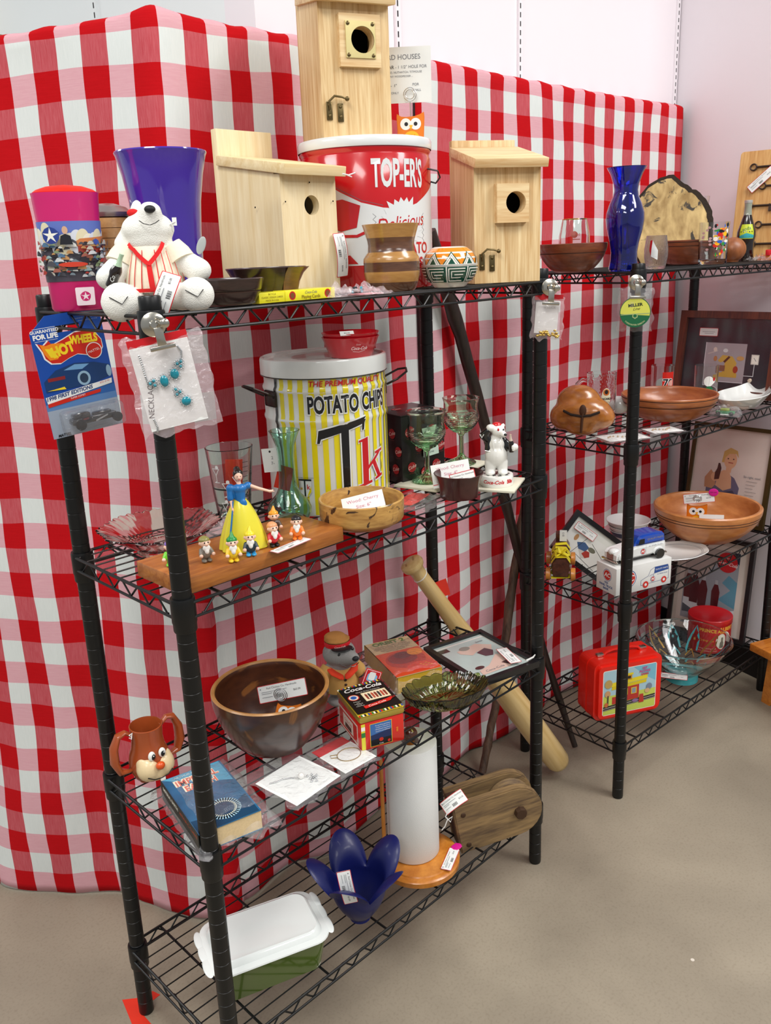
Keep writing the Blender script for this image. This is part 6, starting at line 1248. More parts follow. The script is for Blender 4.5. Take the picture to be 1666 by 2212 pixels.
# ------------------------------------------------------------ right rack, second shelf
P = V(1.294, .150, Q2); rz = face(P.x, P.y, -4); t = thing('carved_burl', 'smooth carved burl wood piece with a curved slot like a smile', 'wood carving', P, rz)
burl = wood('honey_burl', '8a4a18', 'c07a30', (14, 14, 30), .25, coat=.7, blotch=('3c1e0c', 12, .66, .05))
soft('body', [((0, 0, .046), (.078, .052, .040)), ((-.012, .012, .070), (.058, .040, .036)), ((.046, -.004, .040), (.038, .036, .026)), ((-.046, -.002, .040), (.040, .040, .030)), ((0, -.006, .018), (.045, .038, .018))], burl, t, .0045, 5)
b = MB(); b.tube([(-.046, -.0445, .058), (-.026, -.0515, .051), (.0, -.0535, .048), (.024, -.0515, .050), (.046, -.0440, .056)], .0028, mat('slot_dark_brown', '24140a', .8), 6); b.build('slot', t)
b = MB(); b.ell((.004, -.0510, .060), (.009, .004, .012), mat('knot_wood', '4a2a14', .6)); b.tube([(.004, -.052, .055), (.002, -.0525, .036), (.0, -.044, .012)], [.004, .0035, .003], MC['knot_wood'], 8); b.build('knot', t); t.scale = (.98, 1, 1.22)
def clearmug(P, label):
    t = thing('beer_mug', label, 'mug', P, face(P.x, P.y)); b = MB()
    b.lathe([(0, .001), (.036, 0), (.038, .003), (.038, .018), (.0395, .022), (.0405, .120), (.041, .128), (.0385, .128), (.0370, .024), (0, .018)], glass('mug_glass', 'f8fbfa', .02, 1.45, bump=.5, bs=70), 48)
    b.art([('P', flat('d8d0b4', .3), [(.014+.013*math.cos(a), .066+.024*math.sin(a)) for a in [2*PI*k/24 for k in range(24)]]), ('E', flat('c46a28', .3), .014, .078, .009, .009), ('E', flat('221a18', .3), .014, .079, .005, .006), ('T', flat('1a1a1a', .3), 'BACARDI', .014, .060, .0075, {'bold': .0003}), ('T', flat('8a6a3c', .3), 'GOLD', .014, .051, .006), ('R', flat('2a1814', .3), .0, .022, .028, .036)], wrap=cylwrap(.0405), step=.0002); b.build('body', t)
    b = MB(); b.tube([(-.038, 0, .106), (-.052, 0, .108), (-.066, 0, .096), (-.068, 0, .066), (-.060, 0, .040), (-.046, 0, .030), (-.037, 0, .030)], [.006, .0068, .0068, .0068, .0068, .006, .006], MC['mug_glass'], 12); b.build('handle', t); return t
clearmug(V(1.522, .235, Q2), 'clear glass beer mug with a printed label behind the carved burl')
P = V(1.612, .076, Q2); chy = wood('cherry_bowl_wood', '8a4524', 'b8703c', (8, 8, 30), .35, coat=.3)
bowl('bowl', 'wide shallow cherry bowl with two dark rings, second shelf of right rack', P, .129, .070, .062, chy, curve=.75, th=.007, grooves=(.84, .66), seg=72)
P = V(1.600, .225, Q2); b = MB(); b.ell((0, 0, .026), (.026, .034, .026), opal); solo('white_egg', b, 'smooth white ceramic egg peeking out behind the middle post', 'egg', P)
def tumbler(label, P, r0, r1, h, items): 
    t = thing('printed_glass', label, 'glass', P, face(P.x, P.y)); gq = [(0, .001), (r0, 0), (r0+.001, .003), (r1, h)]; b = MB(); b.lathe(gq+[(r1-.0018, h), (r0-.001, .012), (0, .010)], G0, 48); b.art(items, wrap=profwrap(gq), cutv=.008, step=.0001); b.build('body', t); return t
tumbler('straight clear glass printed with a red band and the number 70', V(1.850, .222, Q2), .032, .034, .112, [('R', flat('d8281c', .3), .0, .004, .040, .094), ('R', flat('e9e6e2', .3), .004, .036, .040, .040), ('T', flat('f0eeea', .3), '70', .018, .060, .034, {'bold': .0022}), ('T', flat('141416', .3), '70', .018, .060, .034, {'bold': .0006}), ('T', flat('141416', .3), 'Anniversary', .018, .036, .008, {'bold': .0002}), ('E', flat('e8a89c', .3), .028, .060, .008, .010)])
tumbler('straight clear glass with a white and green painted figure before the dark frame', V(1.868, .092, Q2), .032, .034, .118, [('E', flat('e8e6e0', .3), .008, .074, .014, .015), ('P', flat('e8e6e0', .3), [(.012, .058), (.026, .070), (.030, .080), (.026, .080)]), ('E', flat('1d6a3c', .3), .010, .046, .012, .014), ('R', flat('7a4a3a', .3), .004, .022, .016, .034), ('E', flat('a81c1c', .3), .024, .080, .004, .006), ('E', flat('e8e6e0', .3), -.012, .014, .007, .006), ('R', flat('a81c1c', .3), -.040, .016, -.026, .046)])
shf = wood('mahogany_frame', '3a1812', '6a3422', (60, 60, 6), .3, coat=.5); mattm = mat('dark_mat_board', '24232b', .3, coat=.6, var=.2)
it = [('R', flat('a89ca0', .3), -.070, .045, .062, .165), ('L', flat('e0dce0', .3), [(-.070, .165), (-.070, .045), (.062, .045)], .002), ('P', flat('caa040', .3), [(-.030, .060), (.040, .060), (.040, .072), (.030, .080), (.036, .105), (.020, .125), (-.012, .128), (-.026, .110), (-.016, .104), (.0, .112), (-.008, .075), (-.030, .072)]), ('P', flat('5a2c18', .3), [(-.008, .108), (.008, .126), (.014, .122), (-.002, .104)]), ('E', flat('a83a1c', .3), .034, .085, .008, .011), ('R', flat('8a5a44', .3), -.018, .078, .0, .096), ('L', flat('c8b8b4', .3), [(-.060, .130), (-.030, .140)], .003), ('E', flat('d8c4b8', .3), -.038, .144, .006, .007), ('E', flat('d8d4d4', .3), -.004, .142, .008, .006), ('E', flat('c8985a', .3), .046, .120, .012, .007), ('E', flat('b87a4a', .3), -.034, .116, .006, .008),
 ('R', flat('d8d0c4', .3), .080, .104, .104, .134), ('R', flat('f0e8dc', .3), .083, .107, .101, .131), ('L', flat('6a6a70', .3), [(.088, .124), (.096, .114)], .0015), ('L', flat('d8d8d8', .3), [(.092, .104), (.092, .068), (.062, .068)], .0018), ('P', redm, rrect(-.098, .184, -.036, .210, .003)), ('P', white, rrect(-.0965, .1855, -.0375, .2085, .002)), ('R', grayink, -.088, .197, -.046, .198), ('R', grayink, -.080, .192, -.050, .193)]
frame('dark framed shadow box picture with a price sticker, right end of second shelf', V(2.028, .120, Q2), (R(-8), 0, R(-92)), .325, .262, .022, .026, shf, mattm, it)
wd2 = mat('white_dish_glaze', 'dfe0dc', .12, coat=.7, var=.02)
P = V(1.905, -.005, Q2); t = thing('oval_baking_dish', 'long white oval dish with an open handle, right end of second shelf', 'dish', P, R(6))
b = MB(); rings = []
for f, z, sx, sy in ((0, 0, .06, .030), (1, .001, .085, .045), (2, .018, .118, .058), (3, .036, .138, .070), (4, .038, .137, .069), (5, .018, .112, .054), (6, .006, .08, .04)):
    rings.append([((sx+(.02*sx/.138 if math.cos(a) > .8 else 0))*math.cos(a), sy*math.sin(a), z+(.018*max(0, math.cos(a))**6 if f in (3, 4) else 0)) for a in [2*PI*k/64 for k in range(64)]])
loft(b, rings, wd2); b.build('dish', t)
b = MB(); b.tube([(.140, -.026, .052), (.166, -.018, .060), (.176, 0, .063), (.166, .018, .060), (.140, .026, .052)], .006, mat('bone_handle', 'dcc8b0', .3, coat=.3), 10); b.build('handle', t)
P = V(1.738, -.030, Q2); rz = face(P.x, P.y, -10); t = thing('toy_car', 'tiny green toy car with yellow trim in a clear bag', 'toy car', P, rz); grc = mat('green_toy_paint', '1c7a44', .2, coat=.8)
b = MB(); b.box(.050, .020, .009, grc, 0, 0, .004, bev=.003); b.box(.024, .016, .008, mat('gold_green_trim', '8a9a2c', .3), -.002, 0, .012, bev=.003); b.box(.028, .022, .003, mat('car_white_trim', 'e4e6e2', .3), 0, 0, .002, bev=.001); b.build('car_body', t)
for x in (-.017, .017):
    for y in (-.0105, .0105): b = MB(); b.lathe([(0, -.002), (.0058, -.002), (.0058, .002), (0, .002)], bkc, 16, Tm(x, y, .0062, 90)); b.build('wheel', t)
bag_sheet(.085, .048, film, 71, .012, th=.020).build('plastic_bag', t)
for lb, px, py, w_, h_, a in (('white jewellery card with small tan beads flat on the second shelf', 1345, 945, .115, .075, -28), ('white earring card with pearl studs beside the cherry bowl foot', 1432, 930, .085, .060, -30)):
    P = AZ(px, py, Q2); t = thing('jewelry_card', lb, 'jewellery card', P, R(a)); b = MB(); b.box(w_, h_, .001, white, 0, 0, .001); b.build('card', t); b = MB()
    for k in range(9): b.ell((-w_*.35+k*w_*.08, .008*math.sin(k), .0035), .0028, mat('tan_bead', 'c8b090', .4), u=8, v=6)
    b.build('beads', t); o = bag_sheet(w_+.02, h_+.02, film, 81, .002, th=.006).build('plastic_bag', t)

# ------------------------------------------------------------ right rack, third shelf
it = [('R', flat('e4e4de'), -.072, .012, .072, .098), ('P', flat('3a5a86'), [(-.030, .060), (-.010, .072), (.010, .066), (.006, .050), (-.016, .046)]), ('P', flat('c8c4bc'), [(-.016, .046), (.006, .050), (.020, .036), (.006, .026)]), ('P', flat('a83226'), [(.0, .040), (.016, .034), (.026, .044), (.018, .056), (.006, .054)]), ('E', flat('6a6a5a'), .020, .064, .012, .007), ('L', ink, [(-.02, .030), (.06, .018)], .001), ('L', ink, [(.01, .080), (.06, .060)], .001), ('L', ink, [(-.01, .090), (-.03, .020)], .0012), ('E', flat('b88a5a'), -.040, .070, .006, .010)]
P = AZ(1278, 1228, Q3); t = frame('small black framed sketch standing tilted on its corner against the cloth', V(1.408, .240, Q3+.002), (R(-14), R(38), R(-50)), .172, .136, .014, .014, bkf, mat('ivory_print', 'dfe0d8', .6), it)
price_tag(t, Tm(-.030, -.001, .098, 0, 0, 0), .070, .024, 0, '$12.00')
# wooden racer wrapped in tape
P = AZ(1212, 1240, Q3); P = V(P.x+.004, P.y+.004, Q3); rz = face(P.x, P.y, 0); t = thing('wooden_racer', 'dark wooden roller toy wound with yellow measuring tape, on round wood wheels', 'wooden toy', P, rz, rot=(R(14), 0, rz))
brn = wood('dark_brown_block', '3c1c14', '6a3626', (50, 8, 50), .35, coat=.3); b = MB()
b.prism([(-.020, .014), (.020, .014), (.024, .040), (.024, .060), (.014, .078), (-.014, .078), (-.024, .060), (-.024, .040)], .110, brn, T=Tm(0, -.04, 0), bev=.003); b.box(.030, .020, .030, brn, 0, .058, .072, bev=.004); b.build('block', t)
for x in (-.034, .034):
    for y in (-.030, .050): b = MB(); b.lathe([(0, -.006), (.006, -.0075), (.018, -.006), (.0185, 0), (.018, .006), (.006, .0075), (0, .006)], hw, 28, Tm(x, y, .0185, 0, 90, 0)); b.build('wheel', t)
tape = mat('yellow_tape', 'e6d424', .5, var=.03); b = MB()
for k, (yy, tl) in enumerate(((-.035, .10), (-.020, -.12), (-.004, .15), (.010, -.10), (.030, .2))):
    lp = [(-.0255, .012), (.0255, .012), (.026, .040), (.026, .061), (.015, .080), (-.015, .080), (-.026, .061), (-.026, .040)]; n_ = len(lp)
    for i in range(n_): a_, c_ = lp[i], lp[(i+1) % n_]; b.add([(a_[0], yy-.0065+tl*a_[0], a_[1]), (c_[0], yy-.0065+tl*c_[0], c_[1]), (c_[0], yy+.0065+tl*c_[0], c_[1]), (a_[0], yy+.0065+tl*a_[0], a_[1])], [(0, 1, 2, 3)], tape)
for k in range(4): a = k*1.6+.4; b.tube([(0, -.022, .082), (.016*math.cos(a), -.024+.014*math.sin(a), .094), (.024*math.cos(a+.5), -.024+.020*math.sin(a+.5), .084), (0, -.022, .083)], .0045, tape, 8, flatn=.3)
b.build('measuring_tape', t)
b = MB(); b.box(.020, .0008, .032, white, .006, .0, 0); b.art([('T', grayink, '$15', .006, .020, .008, {'rot': 90})], y=-.0005); o = b.build('price_tag', t); o.matrix_local = Tm(.0, .040, .082, -18, 0, 0)
# stack of little bowls
P = V(1.700, .235, Q3); t = thing('nested_bowls', 'stack of small white and blue patterned bowls wrapped in tissue', 'bowl', P, face(P.x, P.y)); pw = flat('e6e6e4', .3)
for k, (r_, z) in enumerate(((.056, 0), (.060, .014), (.068, .032))):
    b = MB(); b.lathe([(0, z), (.026, z), (.027, z+.003), (r_*.8, z+.018), (r_, z+.036), (r_-.003, z+.0365), (r_*.76, z+.020), (.022, z+.007), (0, z+.006)], [pw, pw, pw, flat('33425e', .3) if k == 0 else pw, pw, pw, pw, pw], 48)
    if k == 2: b.art([('L', flat('c05a5a', .3), [(-.03, .0), (-.02, .01), (-.01, .002), (0, .008)], .0012)], T=Tm(-.02, .01, z+.0065, -90, 0, 0))
    b.build('bowl', t)
b = MB(); bag_sheet(.14, .11, pinkfilm, 91, .012, th=.006, b=b); b.build('tissue', t)
# truck box and truck
P = V(1.382, .035, Q3); rz = R(-20); t = thing('truck_box', 'white carton printed with a red, white and blue panel truck', 'box', P, rz); bx = mat('white_carton', 'dcdcd8', .5, var=.02); W_, D_, H_ = .185, .080, .075
b = MB(); b.box(W_, D_, H_, bx, 0, 0, 0, bev=.0008); nb = flat('2a4a8c'); rb2 = flat('c42c24')
def ac(u, v, r): return [('E', nb, u, v, r*1.15, r*1.15), ('E', flat('e8e8e4'), u, v, r*1.05, r*1.05), ('E', rb2, u, v, r*.95, r*.95), ('T', flat('f0f0ec'), 'AC', u, v, r*1.1, {'bold': .0004, 'shear': .15})]
tr = [('L', flat('5a6a8c'), [(-.010, .014), (-.010, .028), (.006, .034), (.014, .036), (.022, .052), (.036, .058), (.080, .058), (.084, .050), (.084, .018), (-.010, .014)], .0010), ('P', nb, [(.034, .040), (.083, .044), (.080, .0575), (.036, .0575)]), ('T', flat('e8e8e4'), 'QUALITY PARTS', .059, .050, .0058), ('T', nb, 'AC SPARK PLUGS', .062, .036, .0045), ('E', rb2, .006, .014, .0095, .0095), ('E', bx, .006, .014, .004, .004), ('E', rb2, .068, .017, .0090, .0090), ('E', bx, .068, .017, .004, .004), ('L', nb, [(.018, .036), (.032, .040), (.032, .020)], .0008)]
b.art(ac(-.050, .040, .021)+tr+ac(.030, .026, .0065), y=-D_/2)
b.art(ac(.004, .048, .0145)+[('T', nb, s, .0, .026-.0085*k, .0082, {'bold': .0002}) for k, s in enumerate(('1950', 'PANEL TRUCK', 'BANK'))], T=Matrix.Rotation(R(-90), 4, 'Z'), y=-W_/2); b.art([('T', grayink, 'WARNING', -.05, -.02, .006)], T=Tm(0, 0, H_, -90, 0, 0)); b.build('carton', t)
P = V(1.392, .038, Q3+.0754); t = thing('toy_van', 'die-cast blue and white panel van standing on its carton', 'toy van', P, rz); wv_ = mat('van_white_paint', 'e4e6e4', .12, coat=1, var=.01); bv = mat('van_blue_paint', '1c4cb0', .12, coat=1, var=.02)
b = MB(); hw_ = .029
body = [(-.084, .012), (.078, .012), (.080, .030), (.078, .042), (-.022, .042), (-.030, .040), (-.052, .038), (-.076, .034), (-.084, .026)]
roof = [(-.026, .0415), (.0785, .0415), (.077, .060), (.068, .069), (.050, .072), (.004, .072), (-.010, .068), (-.020, .054)]
b.prism(body, 2*hw_, wv_, y=-hw_, bev=.005); b.prism(roof, 2*hw_-.004, bv, y=-hw_+.002, bev=.006)
b.art([('P', flat('1a1c20', .3), [(-.016, .046), (.006, .046), (.006, .060), (-.010, .060)]), ('T', mat('gold_letter', '9a8a5a', .4), 'QUALITY PARTS', .042, .056, .0075)], y=-hw_+.002); b.art([('T', grayink, 'AC SPARK PLUGS', .042, .037, .0060), ('L', flat('9aa0a4', .3), [(.010, .016), (.010, .041)], .0006)]+ac(.0, .026, .0075), y=-hw_)
for sy in (-1, 1): b.ell((-.058, sy*.026, .022), (.021, .008, .014), wv_); b.ell((.052, sy*.028, .020), (.018, .004, .012), wv_)
b.ell((-.072, 0, .030), (.016, .016, .010), wv_); b.build('body', t)
b = MB()
for k in range(5): b.box(.0025, .026, .002, chrome, -.085, 0, .012+k*.0035)
b.box(.006, .062, .004, chrome, -.086, 0, .007, bev=.001); b.box(.006, .058, .004, chrome, .080, 0, .008, bev=.001); b.build('grille', t)
b = MB(); b.box(.15, .044, .006, bkc, 0, 0, .007); b.build('chassis', t)
for x in (-.056, .052):
    for y in (-1, 1): b = MB(); b.lathe([(0, 0), (.0055, 0), (.0065, .0010), (.0075, 0), (.0125, 0), (.0135, .0015), (.0135, .008), (0, .008)], [chrome, chrome, chrome, bkc, bkc, bkc, bkc], 28, Tm(x, y*.0305, .0136, 90 if y < 0 else -90)); b.build('wheel', t)
# oval plate
P = V(1.668, .062, Q3); t = thing('oval_platter', 'white oval platter with thin grey border pattern behind the truck carton', 'plate', P, R(-22)); b = MB(); rings = []
for z, s_, q in ((0, .60, 0), (.0005, .70, 0), (.008, .86, 0), (.013, 1.0, 1), (.0145, .985, 1), (.010, .84, 0), (.0045, .70, 0)): rings.append([(.108*s_*math.cos(a)*(1+.012*q*math.cos(8*a)), .075*s_*math.sin(a)*(1+.012*q*math.cos(8*a)), z) for a in [2*PI*k/72 for k in range(72)]])
loft(b, rings, wd2, T=None)
for s_ in (.80, .84): b.tube([(.108*s_*math.cos(a), .075*s_*math.sin(a), .0098 if s_ > .82 else .0085) for a in [2*PI*k/60 for k in range(60)]], .0005, mat('grey_line', '6a6a70', .4), 4, closed=True)
b.build('plate', t)
# big cherry bowl
P = V(1.858, .058, Q3); t = thing('bowl', 'very wide light cherry bowl with an owl clip inside, third shelf of right rack', 'bowl', P, face(P.x, P.y)); lch = wood('light_cherry', 'a8602c', 'd08c50', (7, 7, 18), .35, coat=.3, dist=4)
b = bowl('', '', None, .158, .108, .062, lch, curve=.75, th=.013, part=True, grooves=(.80, .72), seg=88); b.build('body', t)
rz = face(P.x, P.y, 0); t2 = owl('orange owl clip holding a price tag inside the widest cherry bowl', P+V(-.045, .012, .058), rz, 1.1)
b = MB()
for k in range(2): b.tube([(.0+(.012-.003*k)*math.cos(a), -.002-.001*k, .080+(.012-.003*k)*math.sin(a)) for a in [2*PI*q/24 for q in range(24)]], .0008, silver, 6, closed=True)
b.build('wire_spiral', t2); price_tag(t2, Tm(.004, -.001, .082, -8, -9, 0), .090, .030, 0, '$60.00')
b = MB(); b.box(.018, .001, .018, MC['magenta_sticker'], 0, 0, 0); b.ell((0, 0, .009), (.014, .0010, .012), MC['magenta_sticker']); b.art([('T', ink, '20% OFF', 0, .009, .005)], y=-.0010); o = b.build('sticker', t2); o.matrix_local = Tm(.044, -.003, .094)
b = MB(); b.box(.070, .0008, .036, white, 0, 0, 0); b.art([('T', mat('red_pencil', 'c9758c', .7), 'Ash', -.006, .020, .009), ('T', MC['red_pencil'], '12"', .010, .010, .007)], y=-.0005); o = b.build('folded_card', t2); o.matrix_local = Tm(.044, -.010, -.002, -10, -2, 0)
# framed poster of a woman
sk1, sk2 = flat('d8a480'), flat('c08a64'); gr_ = flat('66607a'); gr2 = flat('47435a')
it = [('R', flat('d8c8c0'), -.118, .012, .118, .30), ('P', flat('c8a878'), [(-.10, .012), (.06, .012), (.05, .06), (-.06, .08)]), ('P', gr_, [(-.070, .02), (.030, .02), (.036, .075), (.040, .120), (.020, .150), (-.010, .165), (-.046, .160), (-.070, .130)]), ('P', gr2, [(-.052, .110), (-.020, .096), (.020, .110), (.030, .096), (.010, .070), (-.030, .066), (-.056, .084)]), ('P', sk1, [(-.040, .118), (-.012, .104), (.014, .116), (.010, .150), (.0, .170), (-.018, .172), (-.034, .160)]),
 ('P', sk1, [(-.012, .165), (.006, .165), (.008, .190), (-.010, .190)]), ('E', sk1, .0, .206, .021, .028), ('P', flat('c8a05a'), [(-.028, .196), (-.024, .232), (-.004, .246), (.020, .238), (.026, .216), (.016, .228), (-.006, .226), (-.018, .212), (-.020, .196)]), ('P', sk2, [(-.078, .140), (-.060, .168), (-.044, .150), (-.040, .120), (-.050, .106), (-.076, .108)]), ('E', sk1, -.044, .146, .014, .015), ('P', flat('4a2018'), [(-.046, .136), (-.030, .140), (-.026, .176), (-.032, .192), (-.038, .192), (-.040, .174), (-.046, .160)]), ('R', flat('a84a3c'), -.006, .196, .010, .199), ('E', flat('3a2a24'), -.008, .210, .0025, .002), ('E', flat('3a2a24'), .010, .210, .0025, .002), ('P', sk1, [(.040, .012), (.100, .012), (.090, .030), (.060, .042), (.040, .036)])]
it += [('T', grayink, 'So right. cool.', .078, .160, .010)]+[('R', flat('a89c98'), .060, .146-.011*k, .096-(k % 3)*.006, .1475-.011*k) for k in range(8)]+[('P', flat('6a2a20'), [(.092, .030), (.100, .030), (.099, .048), (.093, .048)]), ('P', flat('6a2a20'), [(.104, .030), (.112, .030), (.111, .048), (.105, .048)])]
gof = mat('dark_gold_frame', '4a3a1e', .35, .4); frame('framed advertising poster of a woman in grey dress holding a bottle', V(2.040, .092, Q3), (R(-9), 0, R(-92)), .270, .318, .012, .016, gof, mat('beige_print', 'd0c0b4', .5), it)

# ------------------------------------------------------------ right rack, bottom shelf
P = V(1.412, .082, Q4); rz = R(-28); t = thing('lunch_box', 'red plastic lunch box with a train picture on the bottom shelf', 'lunch box', P, rz); rl = mat('lunchbox_red', 'e0200f', .3, coat=.3, var=.03); W_, D_, H_ = .215, .105, .178
b = MB(); b.prism(rrect(-W_/2, 0, W_/2, H_, .022), D_, rl, y=-D_/2, bev=.010); b.prism(rrect(-W_/2-.002, -.0005, W_/2+.002, H_+.002, .024), .006, rl, y=-.003)
L = lambda c: flat(c, .3); W2 = .083
it = [('P', L('e8e4da'), rrect(-W2-.002, .018, W2+.002, .156, .006)), ('P', L('a6c6d0'), rrect(-W2, .020, W2, .154, .005)), ('P', L('78b4c8'), [(.01, .154), (W2, .154), (W2, .10), (.05, .12)]), ('R', L('c0cc5a'), -W2, .020, W2, .078), ('P', L('3a342e'), [(-W2, .032), (W2, .046), (W2, .060), (-W2, .046)]), ('L', L('b8b4ac'), [(-W2, .040), (W2, .054)], .0016), ('L', L('b8b4ac'), [(-W2, .034), (W2, .048)], .0012), ('P', L('b8342c'), [(-.032, .052), (.030, .056), (.030, .098), (-.032, .096)]), ('R', L('b8342c'), -.055, .050, -.032, .072), ('P', L('d8c01e'), [(-.058, .094), (.052, .100), (.054, .110), (-.056, .104)]), ('P', L('e4d02a'), [(-.060, .104), (.056, .112), (.056, .124), (-.060, .116)]), ('R', L('c8901c'), -.030, .117, .006, .134), ('R', L('e4d02a'), -.034, .132, .010, .138), ('R', L('2a2420'), -.024, .121, -.014, .129), ('R', L('2a2420'), -.008, .121, .002, .129),
 ('R', L('e0b838'), -.024, .072, -.006, .092), ('R', L('c8a070'), -.021, .074, -.009, .090), ('R', L('e0b838'), .004, .072, .022, .092), ('R', L('8a94a0'), .007, .074, .019, .090), ('P', L('b8342c'), [(.030, .040), (.046, .040), (.044, .066), (.032, .066)]), ('E', L('b89a5a'), -.068, .115, .012, .013), ('E', L('c89a6a'), -.070, .085, .009, .010), ('R', L('4a4038'), -.071, .045, -.067, .08), ('E', L('8a6a9a'), .018, .050, .010, .005), ('E', L('7a8494'), .062, .086, .009, .010), ('E', L('d0a878'), .056, .074, .008, .007), ('E', L('c86a3c'), -.074, .052, .006, .007), ('T', L('c83a7c'), 'GET', .046, .146, .009, {'bold': .0003}), ('T', L('c83a7c'), 'ALONG', .046, .137, .010, {'bold': .0003}), ('T', L('c8281c'), 'GANG', .046, .1275, .0085, {'bold': .0003})]
b.art(it, y=-D_/2, step=.00008); b.build('body', t)
b = MB(); b.tube([(-.060, -.004, H_+.001), (-.050, -.004, H_+.010), (-.03, -.004, H_+.015), (.03, -.004, H_+.015), (.050, -.004, H_+.010), (.060, -.004, H_+.001)], .0062, rl, 10, flatn=.7); b.build('handle', t)
for x in (-.068, .068): b = MB(); b.box(.022, .014, .008, chrome, x, -.002, H_, bev=.002); b.build('latch', t)
# mixing bowl with turquoise pattern
P = V(1.692, .030, Q4); t = thing('glass_bowl', 'large clear glass bowl with turquoise and gold arches on a turquoise foot', 'bowl', P, face(P.x, P.y)); tq = mat('turquoise_enamel', '3fa8b0', .25, coat=.5); gdl = mat('gold_leaf', 'c89a4a', .3, .7)
bw = [(.048, .026), (.058, .036), (.108, .086), (.138, .132)]
b = MB(); b.lathe([(0, .003), (.046, 0), (.0485, .002), (.048, .026)], tq, 64); b.lathe([(0, .012), (.047, .012)]+bw+[(.1405, .134), (.1395, .1375), (.1365, .1365), (.1055, .089), (.055, .040), (.044, .030), (0, .027)], G0, 72); b.lathe([(.0487, .0262), (.0515, .030), (.062, .041)], mat('turquoise_frost', '6fb8bc', .4, alpha=.85), 64)
it = []
for k in range(6):
    u = .235+k*.0795; m_ = tq if k % 3 != 1 else gdl; h0 = .120 if k % 2 else .126
    q = [(u-.030, .062), (u-.020, .090), (u-.010, .108), (u, h0), (u+.010, .108), (u+.020, .090), (u+.030, .062)]; q2 = [(x-u)*.72+u for x, _ in q]
    for i in range(6): it.append(('P', m_, [q[i], q[i+1], (q2[i+1], q[i+1][1]-.010), (q2[i], q[i][1])]))
    it += [('P', m_ if k % 2 else gdl, star(u, .088, .006, .0022, 6)), ('L', tq if k % 2 else gdl, [(u-.025, .046), (u, .062), (u+.025, .046)], .004)]
b.art(it, wrap=profwrap(bw), cut=.010, cutv=.006, step=.0002); b.build('body', t)
price_tag(t, Tm(-.022, -.070, .040, -32, 0, 0), .080, .016, -6, '$18.00')
# red round tobacco tin
P = V(1.955, .068, Q4); t = thing('round_tin', 'round red tobacco tin with gold lettering and portrait, before the framed poster', 'tin', P, face(P.x, P.y)); rt3 = mat('tobacco_red', 'b8141c', .3, coat=.4, var=.04); gl_ = mat('gold_letter2', 'd8a83a', .4)
b = MB(); b.lathe([(0, 0), (.066, 0), (.067, .002), (.067, .112)], rt3, 64); b.art([('T', gl_, 'PRINCE ALBERT', .030, .088, .017, {'bold': .0005}), ('E', flat('d8d4c4', .3), .052, .048, .026, .032), ('P', flat('6a6a5c', .3), [(.040, .022), (.064, .022), (.062, .044), (.058, .052), (.058, .066), (.048, .066), (.048, .052), (.042, .044)]), ('T', gl_, 'Crimp cut', -.006, .050, .012, {'shear': .3}), ('T', flat('e0b8a8', .3), 'long burning pipe', .0, .020, .008), ('T', flat('e0b8a8', .3), 'and cigarette tobacco', .0, .011, .007)], wrap=cylwrap(.067), step=.0002); b.build('body', t)
b = MB(); b.lathe([(.0685, .098), (.0692, .099), (.0692, .1155), (.068, .117), (.063, .117), (.061, .1155), (0, .1155)], rt3, 64); b.build('lid', t)
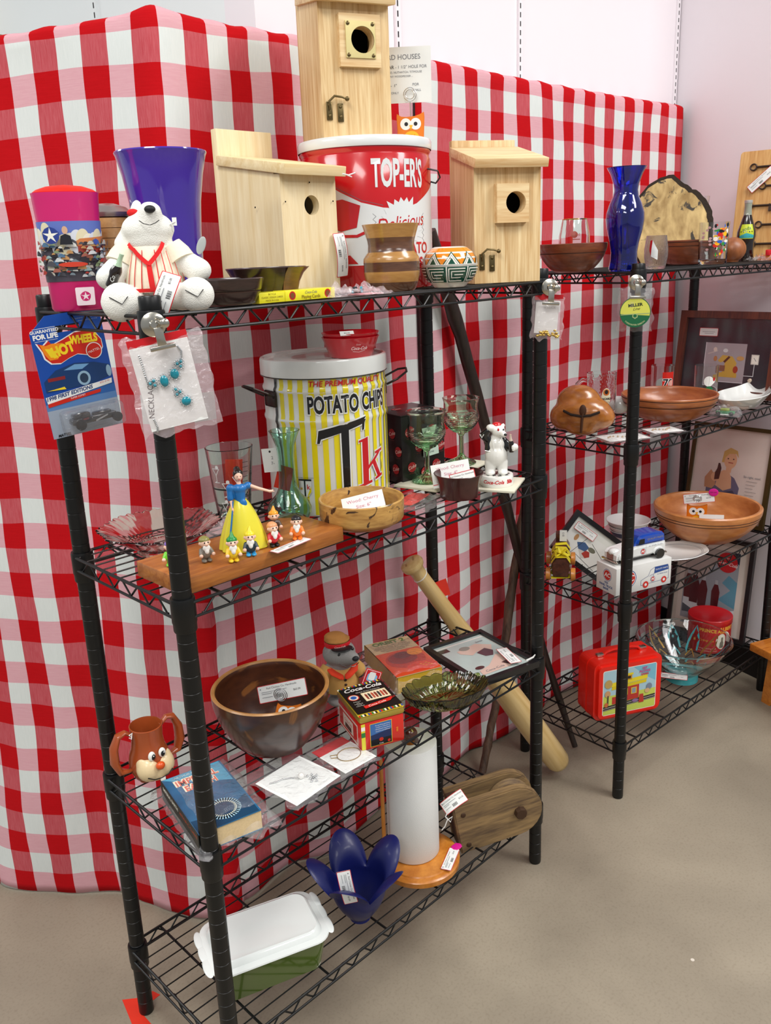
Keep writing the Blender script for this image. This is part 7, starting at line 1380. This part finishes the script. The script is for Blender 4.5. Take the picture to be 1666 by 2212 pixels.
# framed bottle poster
bt = []
for u, v, s_, c in ((-.075, .165, 1.05, '5a1c20'), (-.052, .160, 1.2, '4a161c'), (-.022, .150, 1.15, '55181e'), (.022, .150, 1.0, '55181e')):
    bt += [('P', L('b8c0c4'), [(u-.005*s_, v+.030*s_), (u+.005*s_, v+.030*s_), (u+.005*s_, v+.045*s_), (u-.005*s_, v+.045*s_)]), ('P', L(c), [(u-.012*s_, v-.050*s_), (u+.012*s_, v-.050*s_), (u+.014*s_, v+.005*s_), (u+.006*s_, v+.030*s_), (u-.006*s_, v+.030*s_), (u-.014*s_, v+.005*s_)])]
it = [('R', L('dcd6cc'), -.108, .012, .108, .315), ('R', L('9aa4ac'), -.092, .040, .090, .300), ('P', L('b8b0aa'), [(-.092, .300), (.04, .300), (-.02, .20), (-.092, .17)]), ('P', L('5a9ab0'), [(.030, .13), (.090, .11), (.090, .20), (.060, .22), (.040, .19), (.070, .17)]), ('P', L('dfe6ea'), [(-.088, .135), (-.02, .100), (.04, .090), (.090, .105), (.090, .060), (-.088, .060)]), ('P', L('4a5662'), [(-.088, .060), (-.088, .090), (-.06, .078), (-.03, .062)]), ('P', L('3a7896'), [(.02, .075), (.088, .082), (.088, .070), (.04, .066)]), ('P', L('1c3044'), [(.060, .300), (.090, .300), (.090, .262), (.074, .270)])]+bt
it += [('E', redm, .050, .262, .034, .034), ('T', L('f0e4e0'), 'Coca-Cola', .050, .258, .0155, {'shear': .4, 'rot': -6, 'bold': .0003}), ('T', L('f0e4e0'), 'DRINK', .050, .276, .006), ('T', L('3a4a54'), 'sign of', .0, .048, .012), ('T', L('3a4a54'), 'good taste', .052, .028, .010)]
frame('black framed advertising poster of soda bottles in ice, right end of bottom shelf', V(2.030, .122, Q4), (R(-7), 0, R(-90)), .272, .345, .014, .018, bkf, mat('poster_paper', 'cfc8bc', .5), it)
# stool and black bin at the right edge
org = wood('orange_stool_wood', 'b0601a', 'd88a34', (6, 40, 40), .35, coat=.4)
P = V(1.986, -.100, 0); t = thing('step_stool', 'orange wood step stool at the right frame edge on the concrete', 'stool', P, R(-22))
b = MB(); b.box(.36, .24, .026, org, .165, -.075, .178, bev=.003); b.build('seat', t)
for x in (.045, .29): b = MB(); b.prism([(-.09, 0), (-.055, 0), (-.020, .05), (.020, .05), (.055, 0), (.09, 0), (.075, .178), (-.075, .178)], .022, org, T=Tm(x, -.075, 0, 0, 0, 90)); b.build('leg', t)
b = MB(); b.box(.22, .018, .05, org, .167, -.075, .125); b.build('stretcher', t)
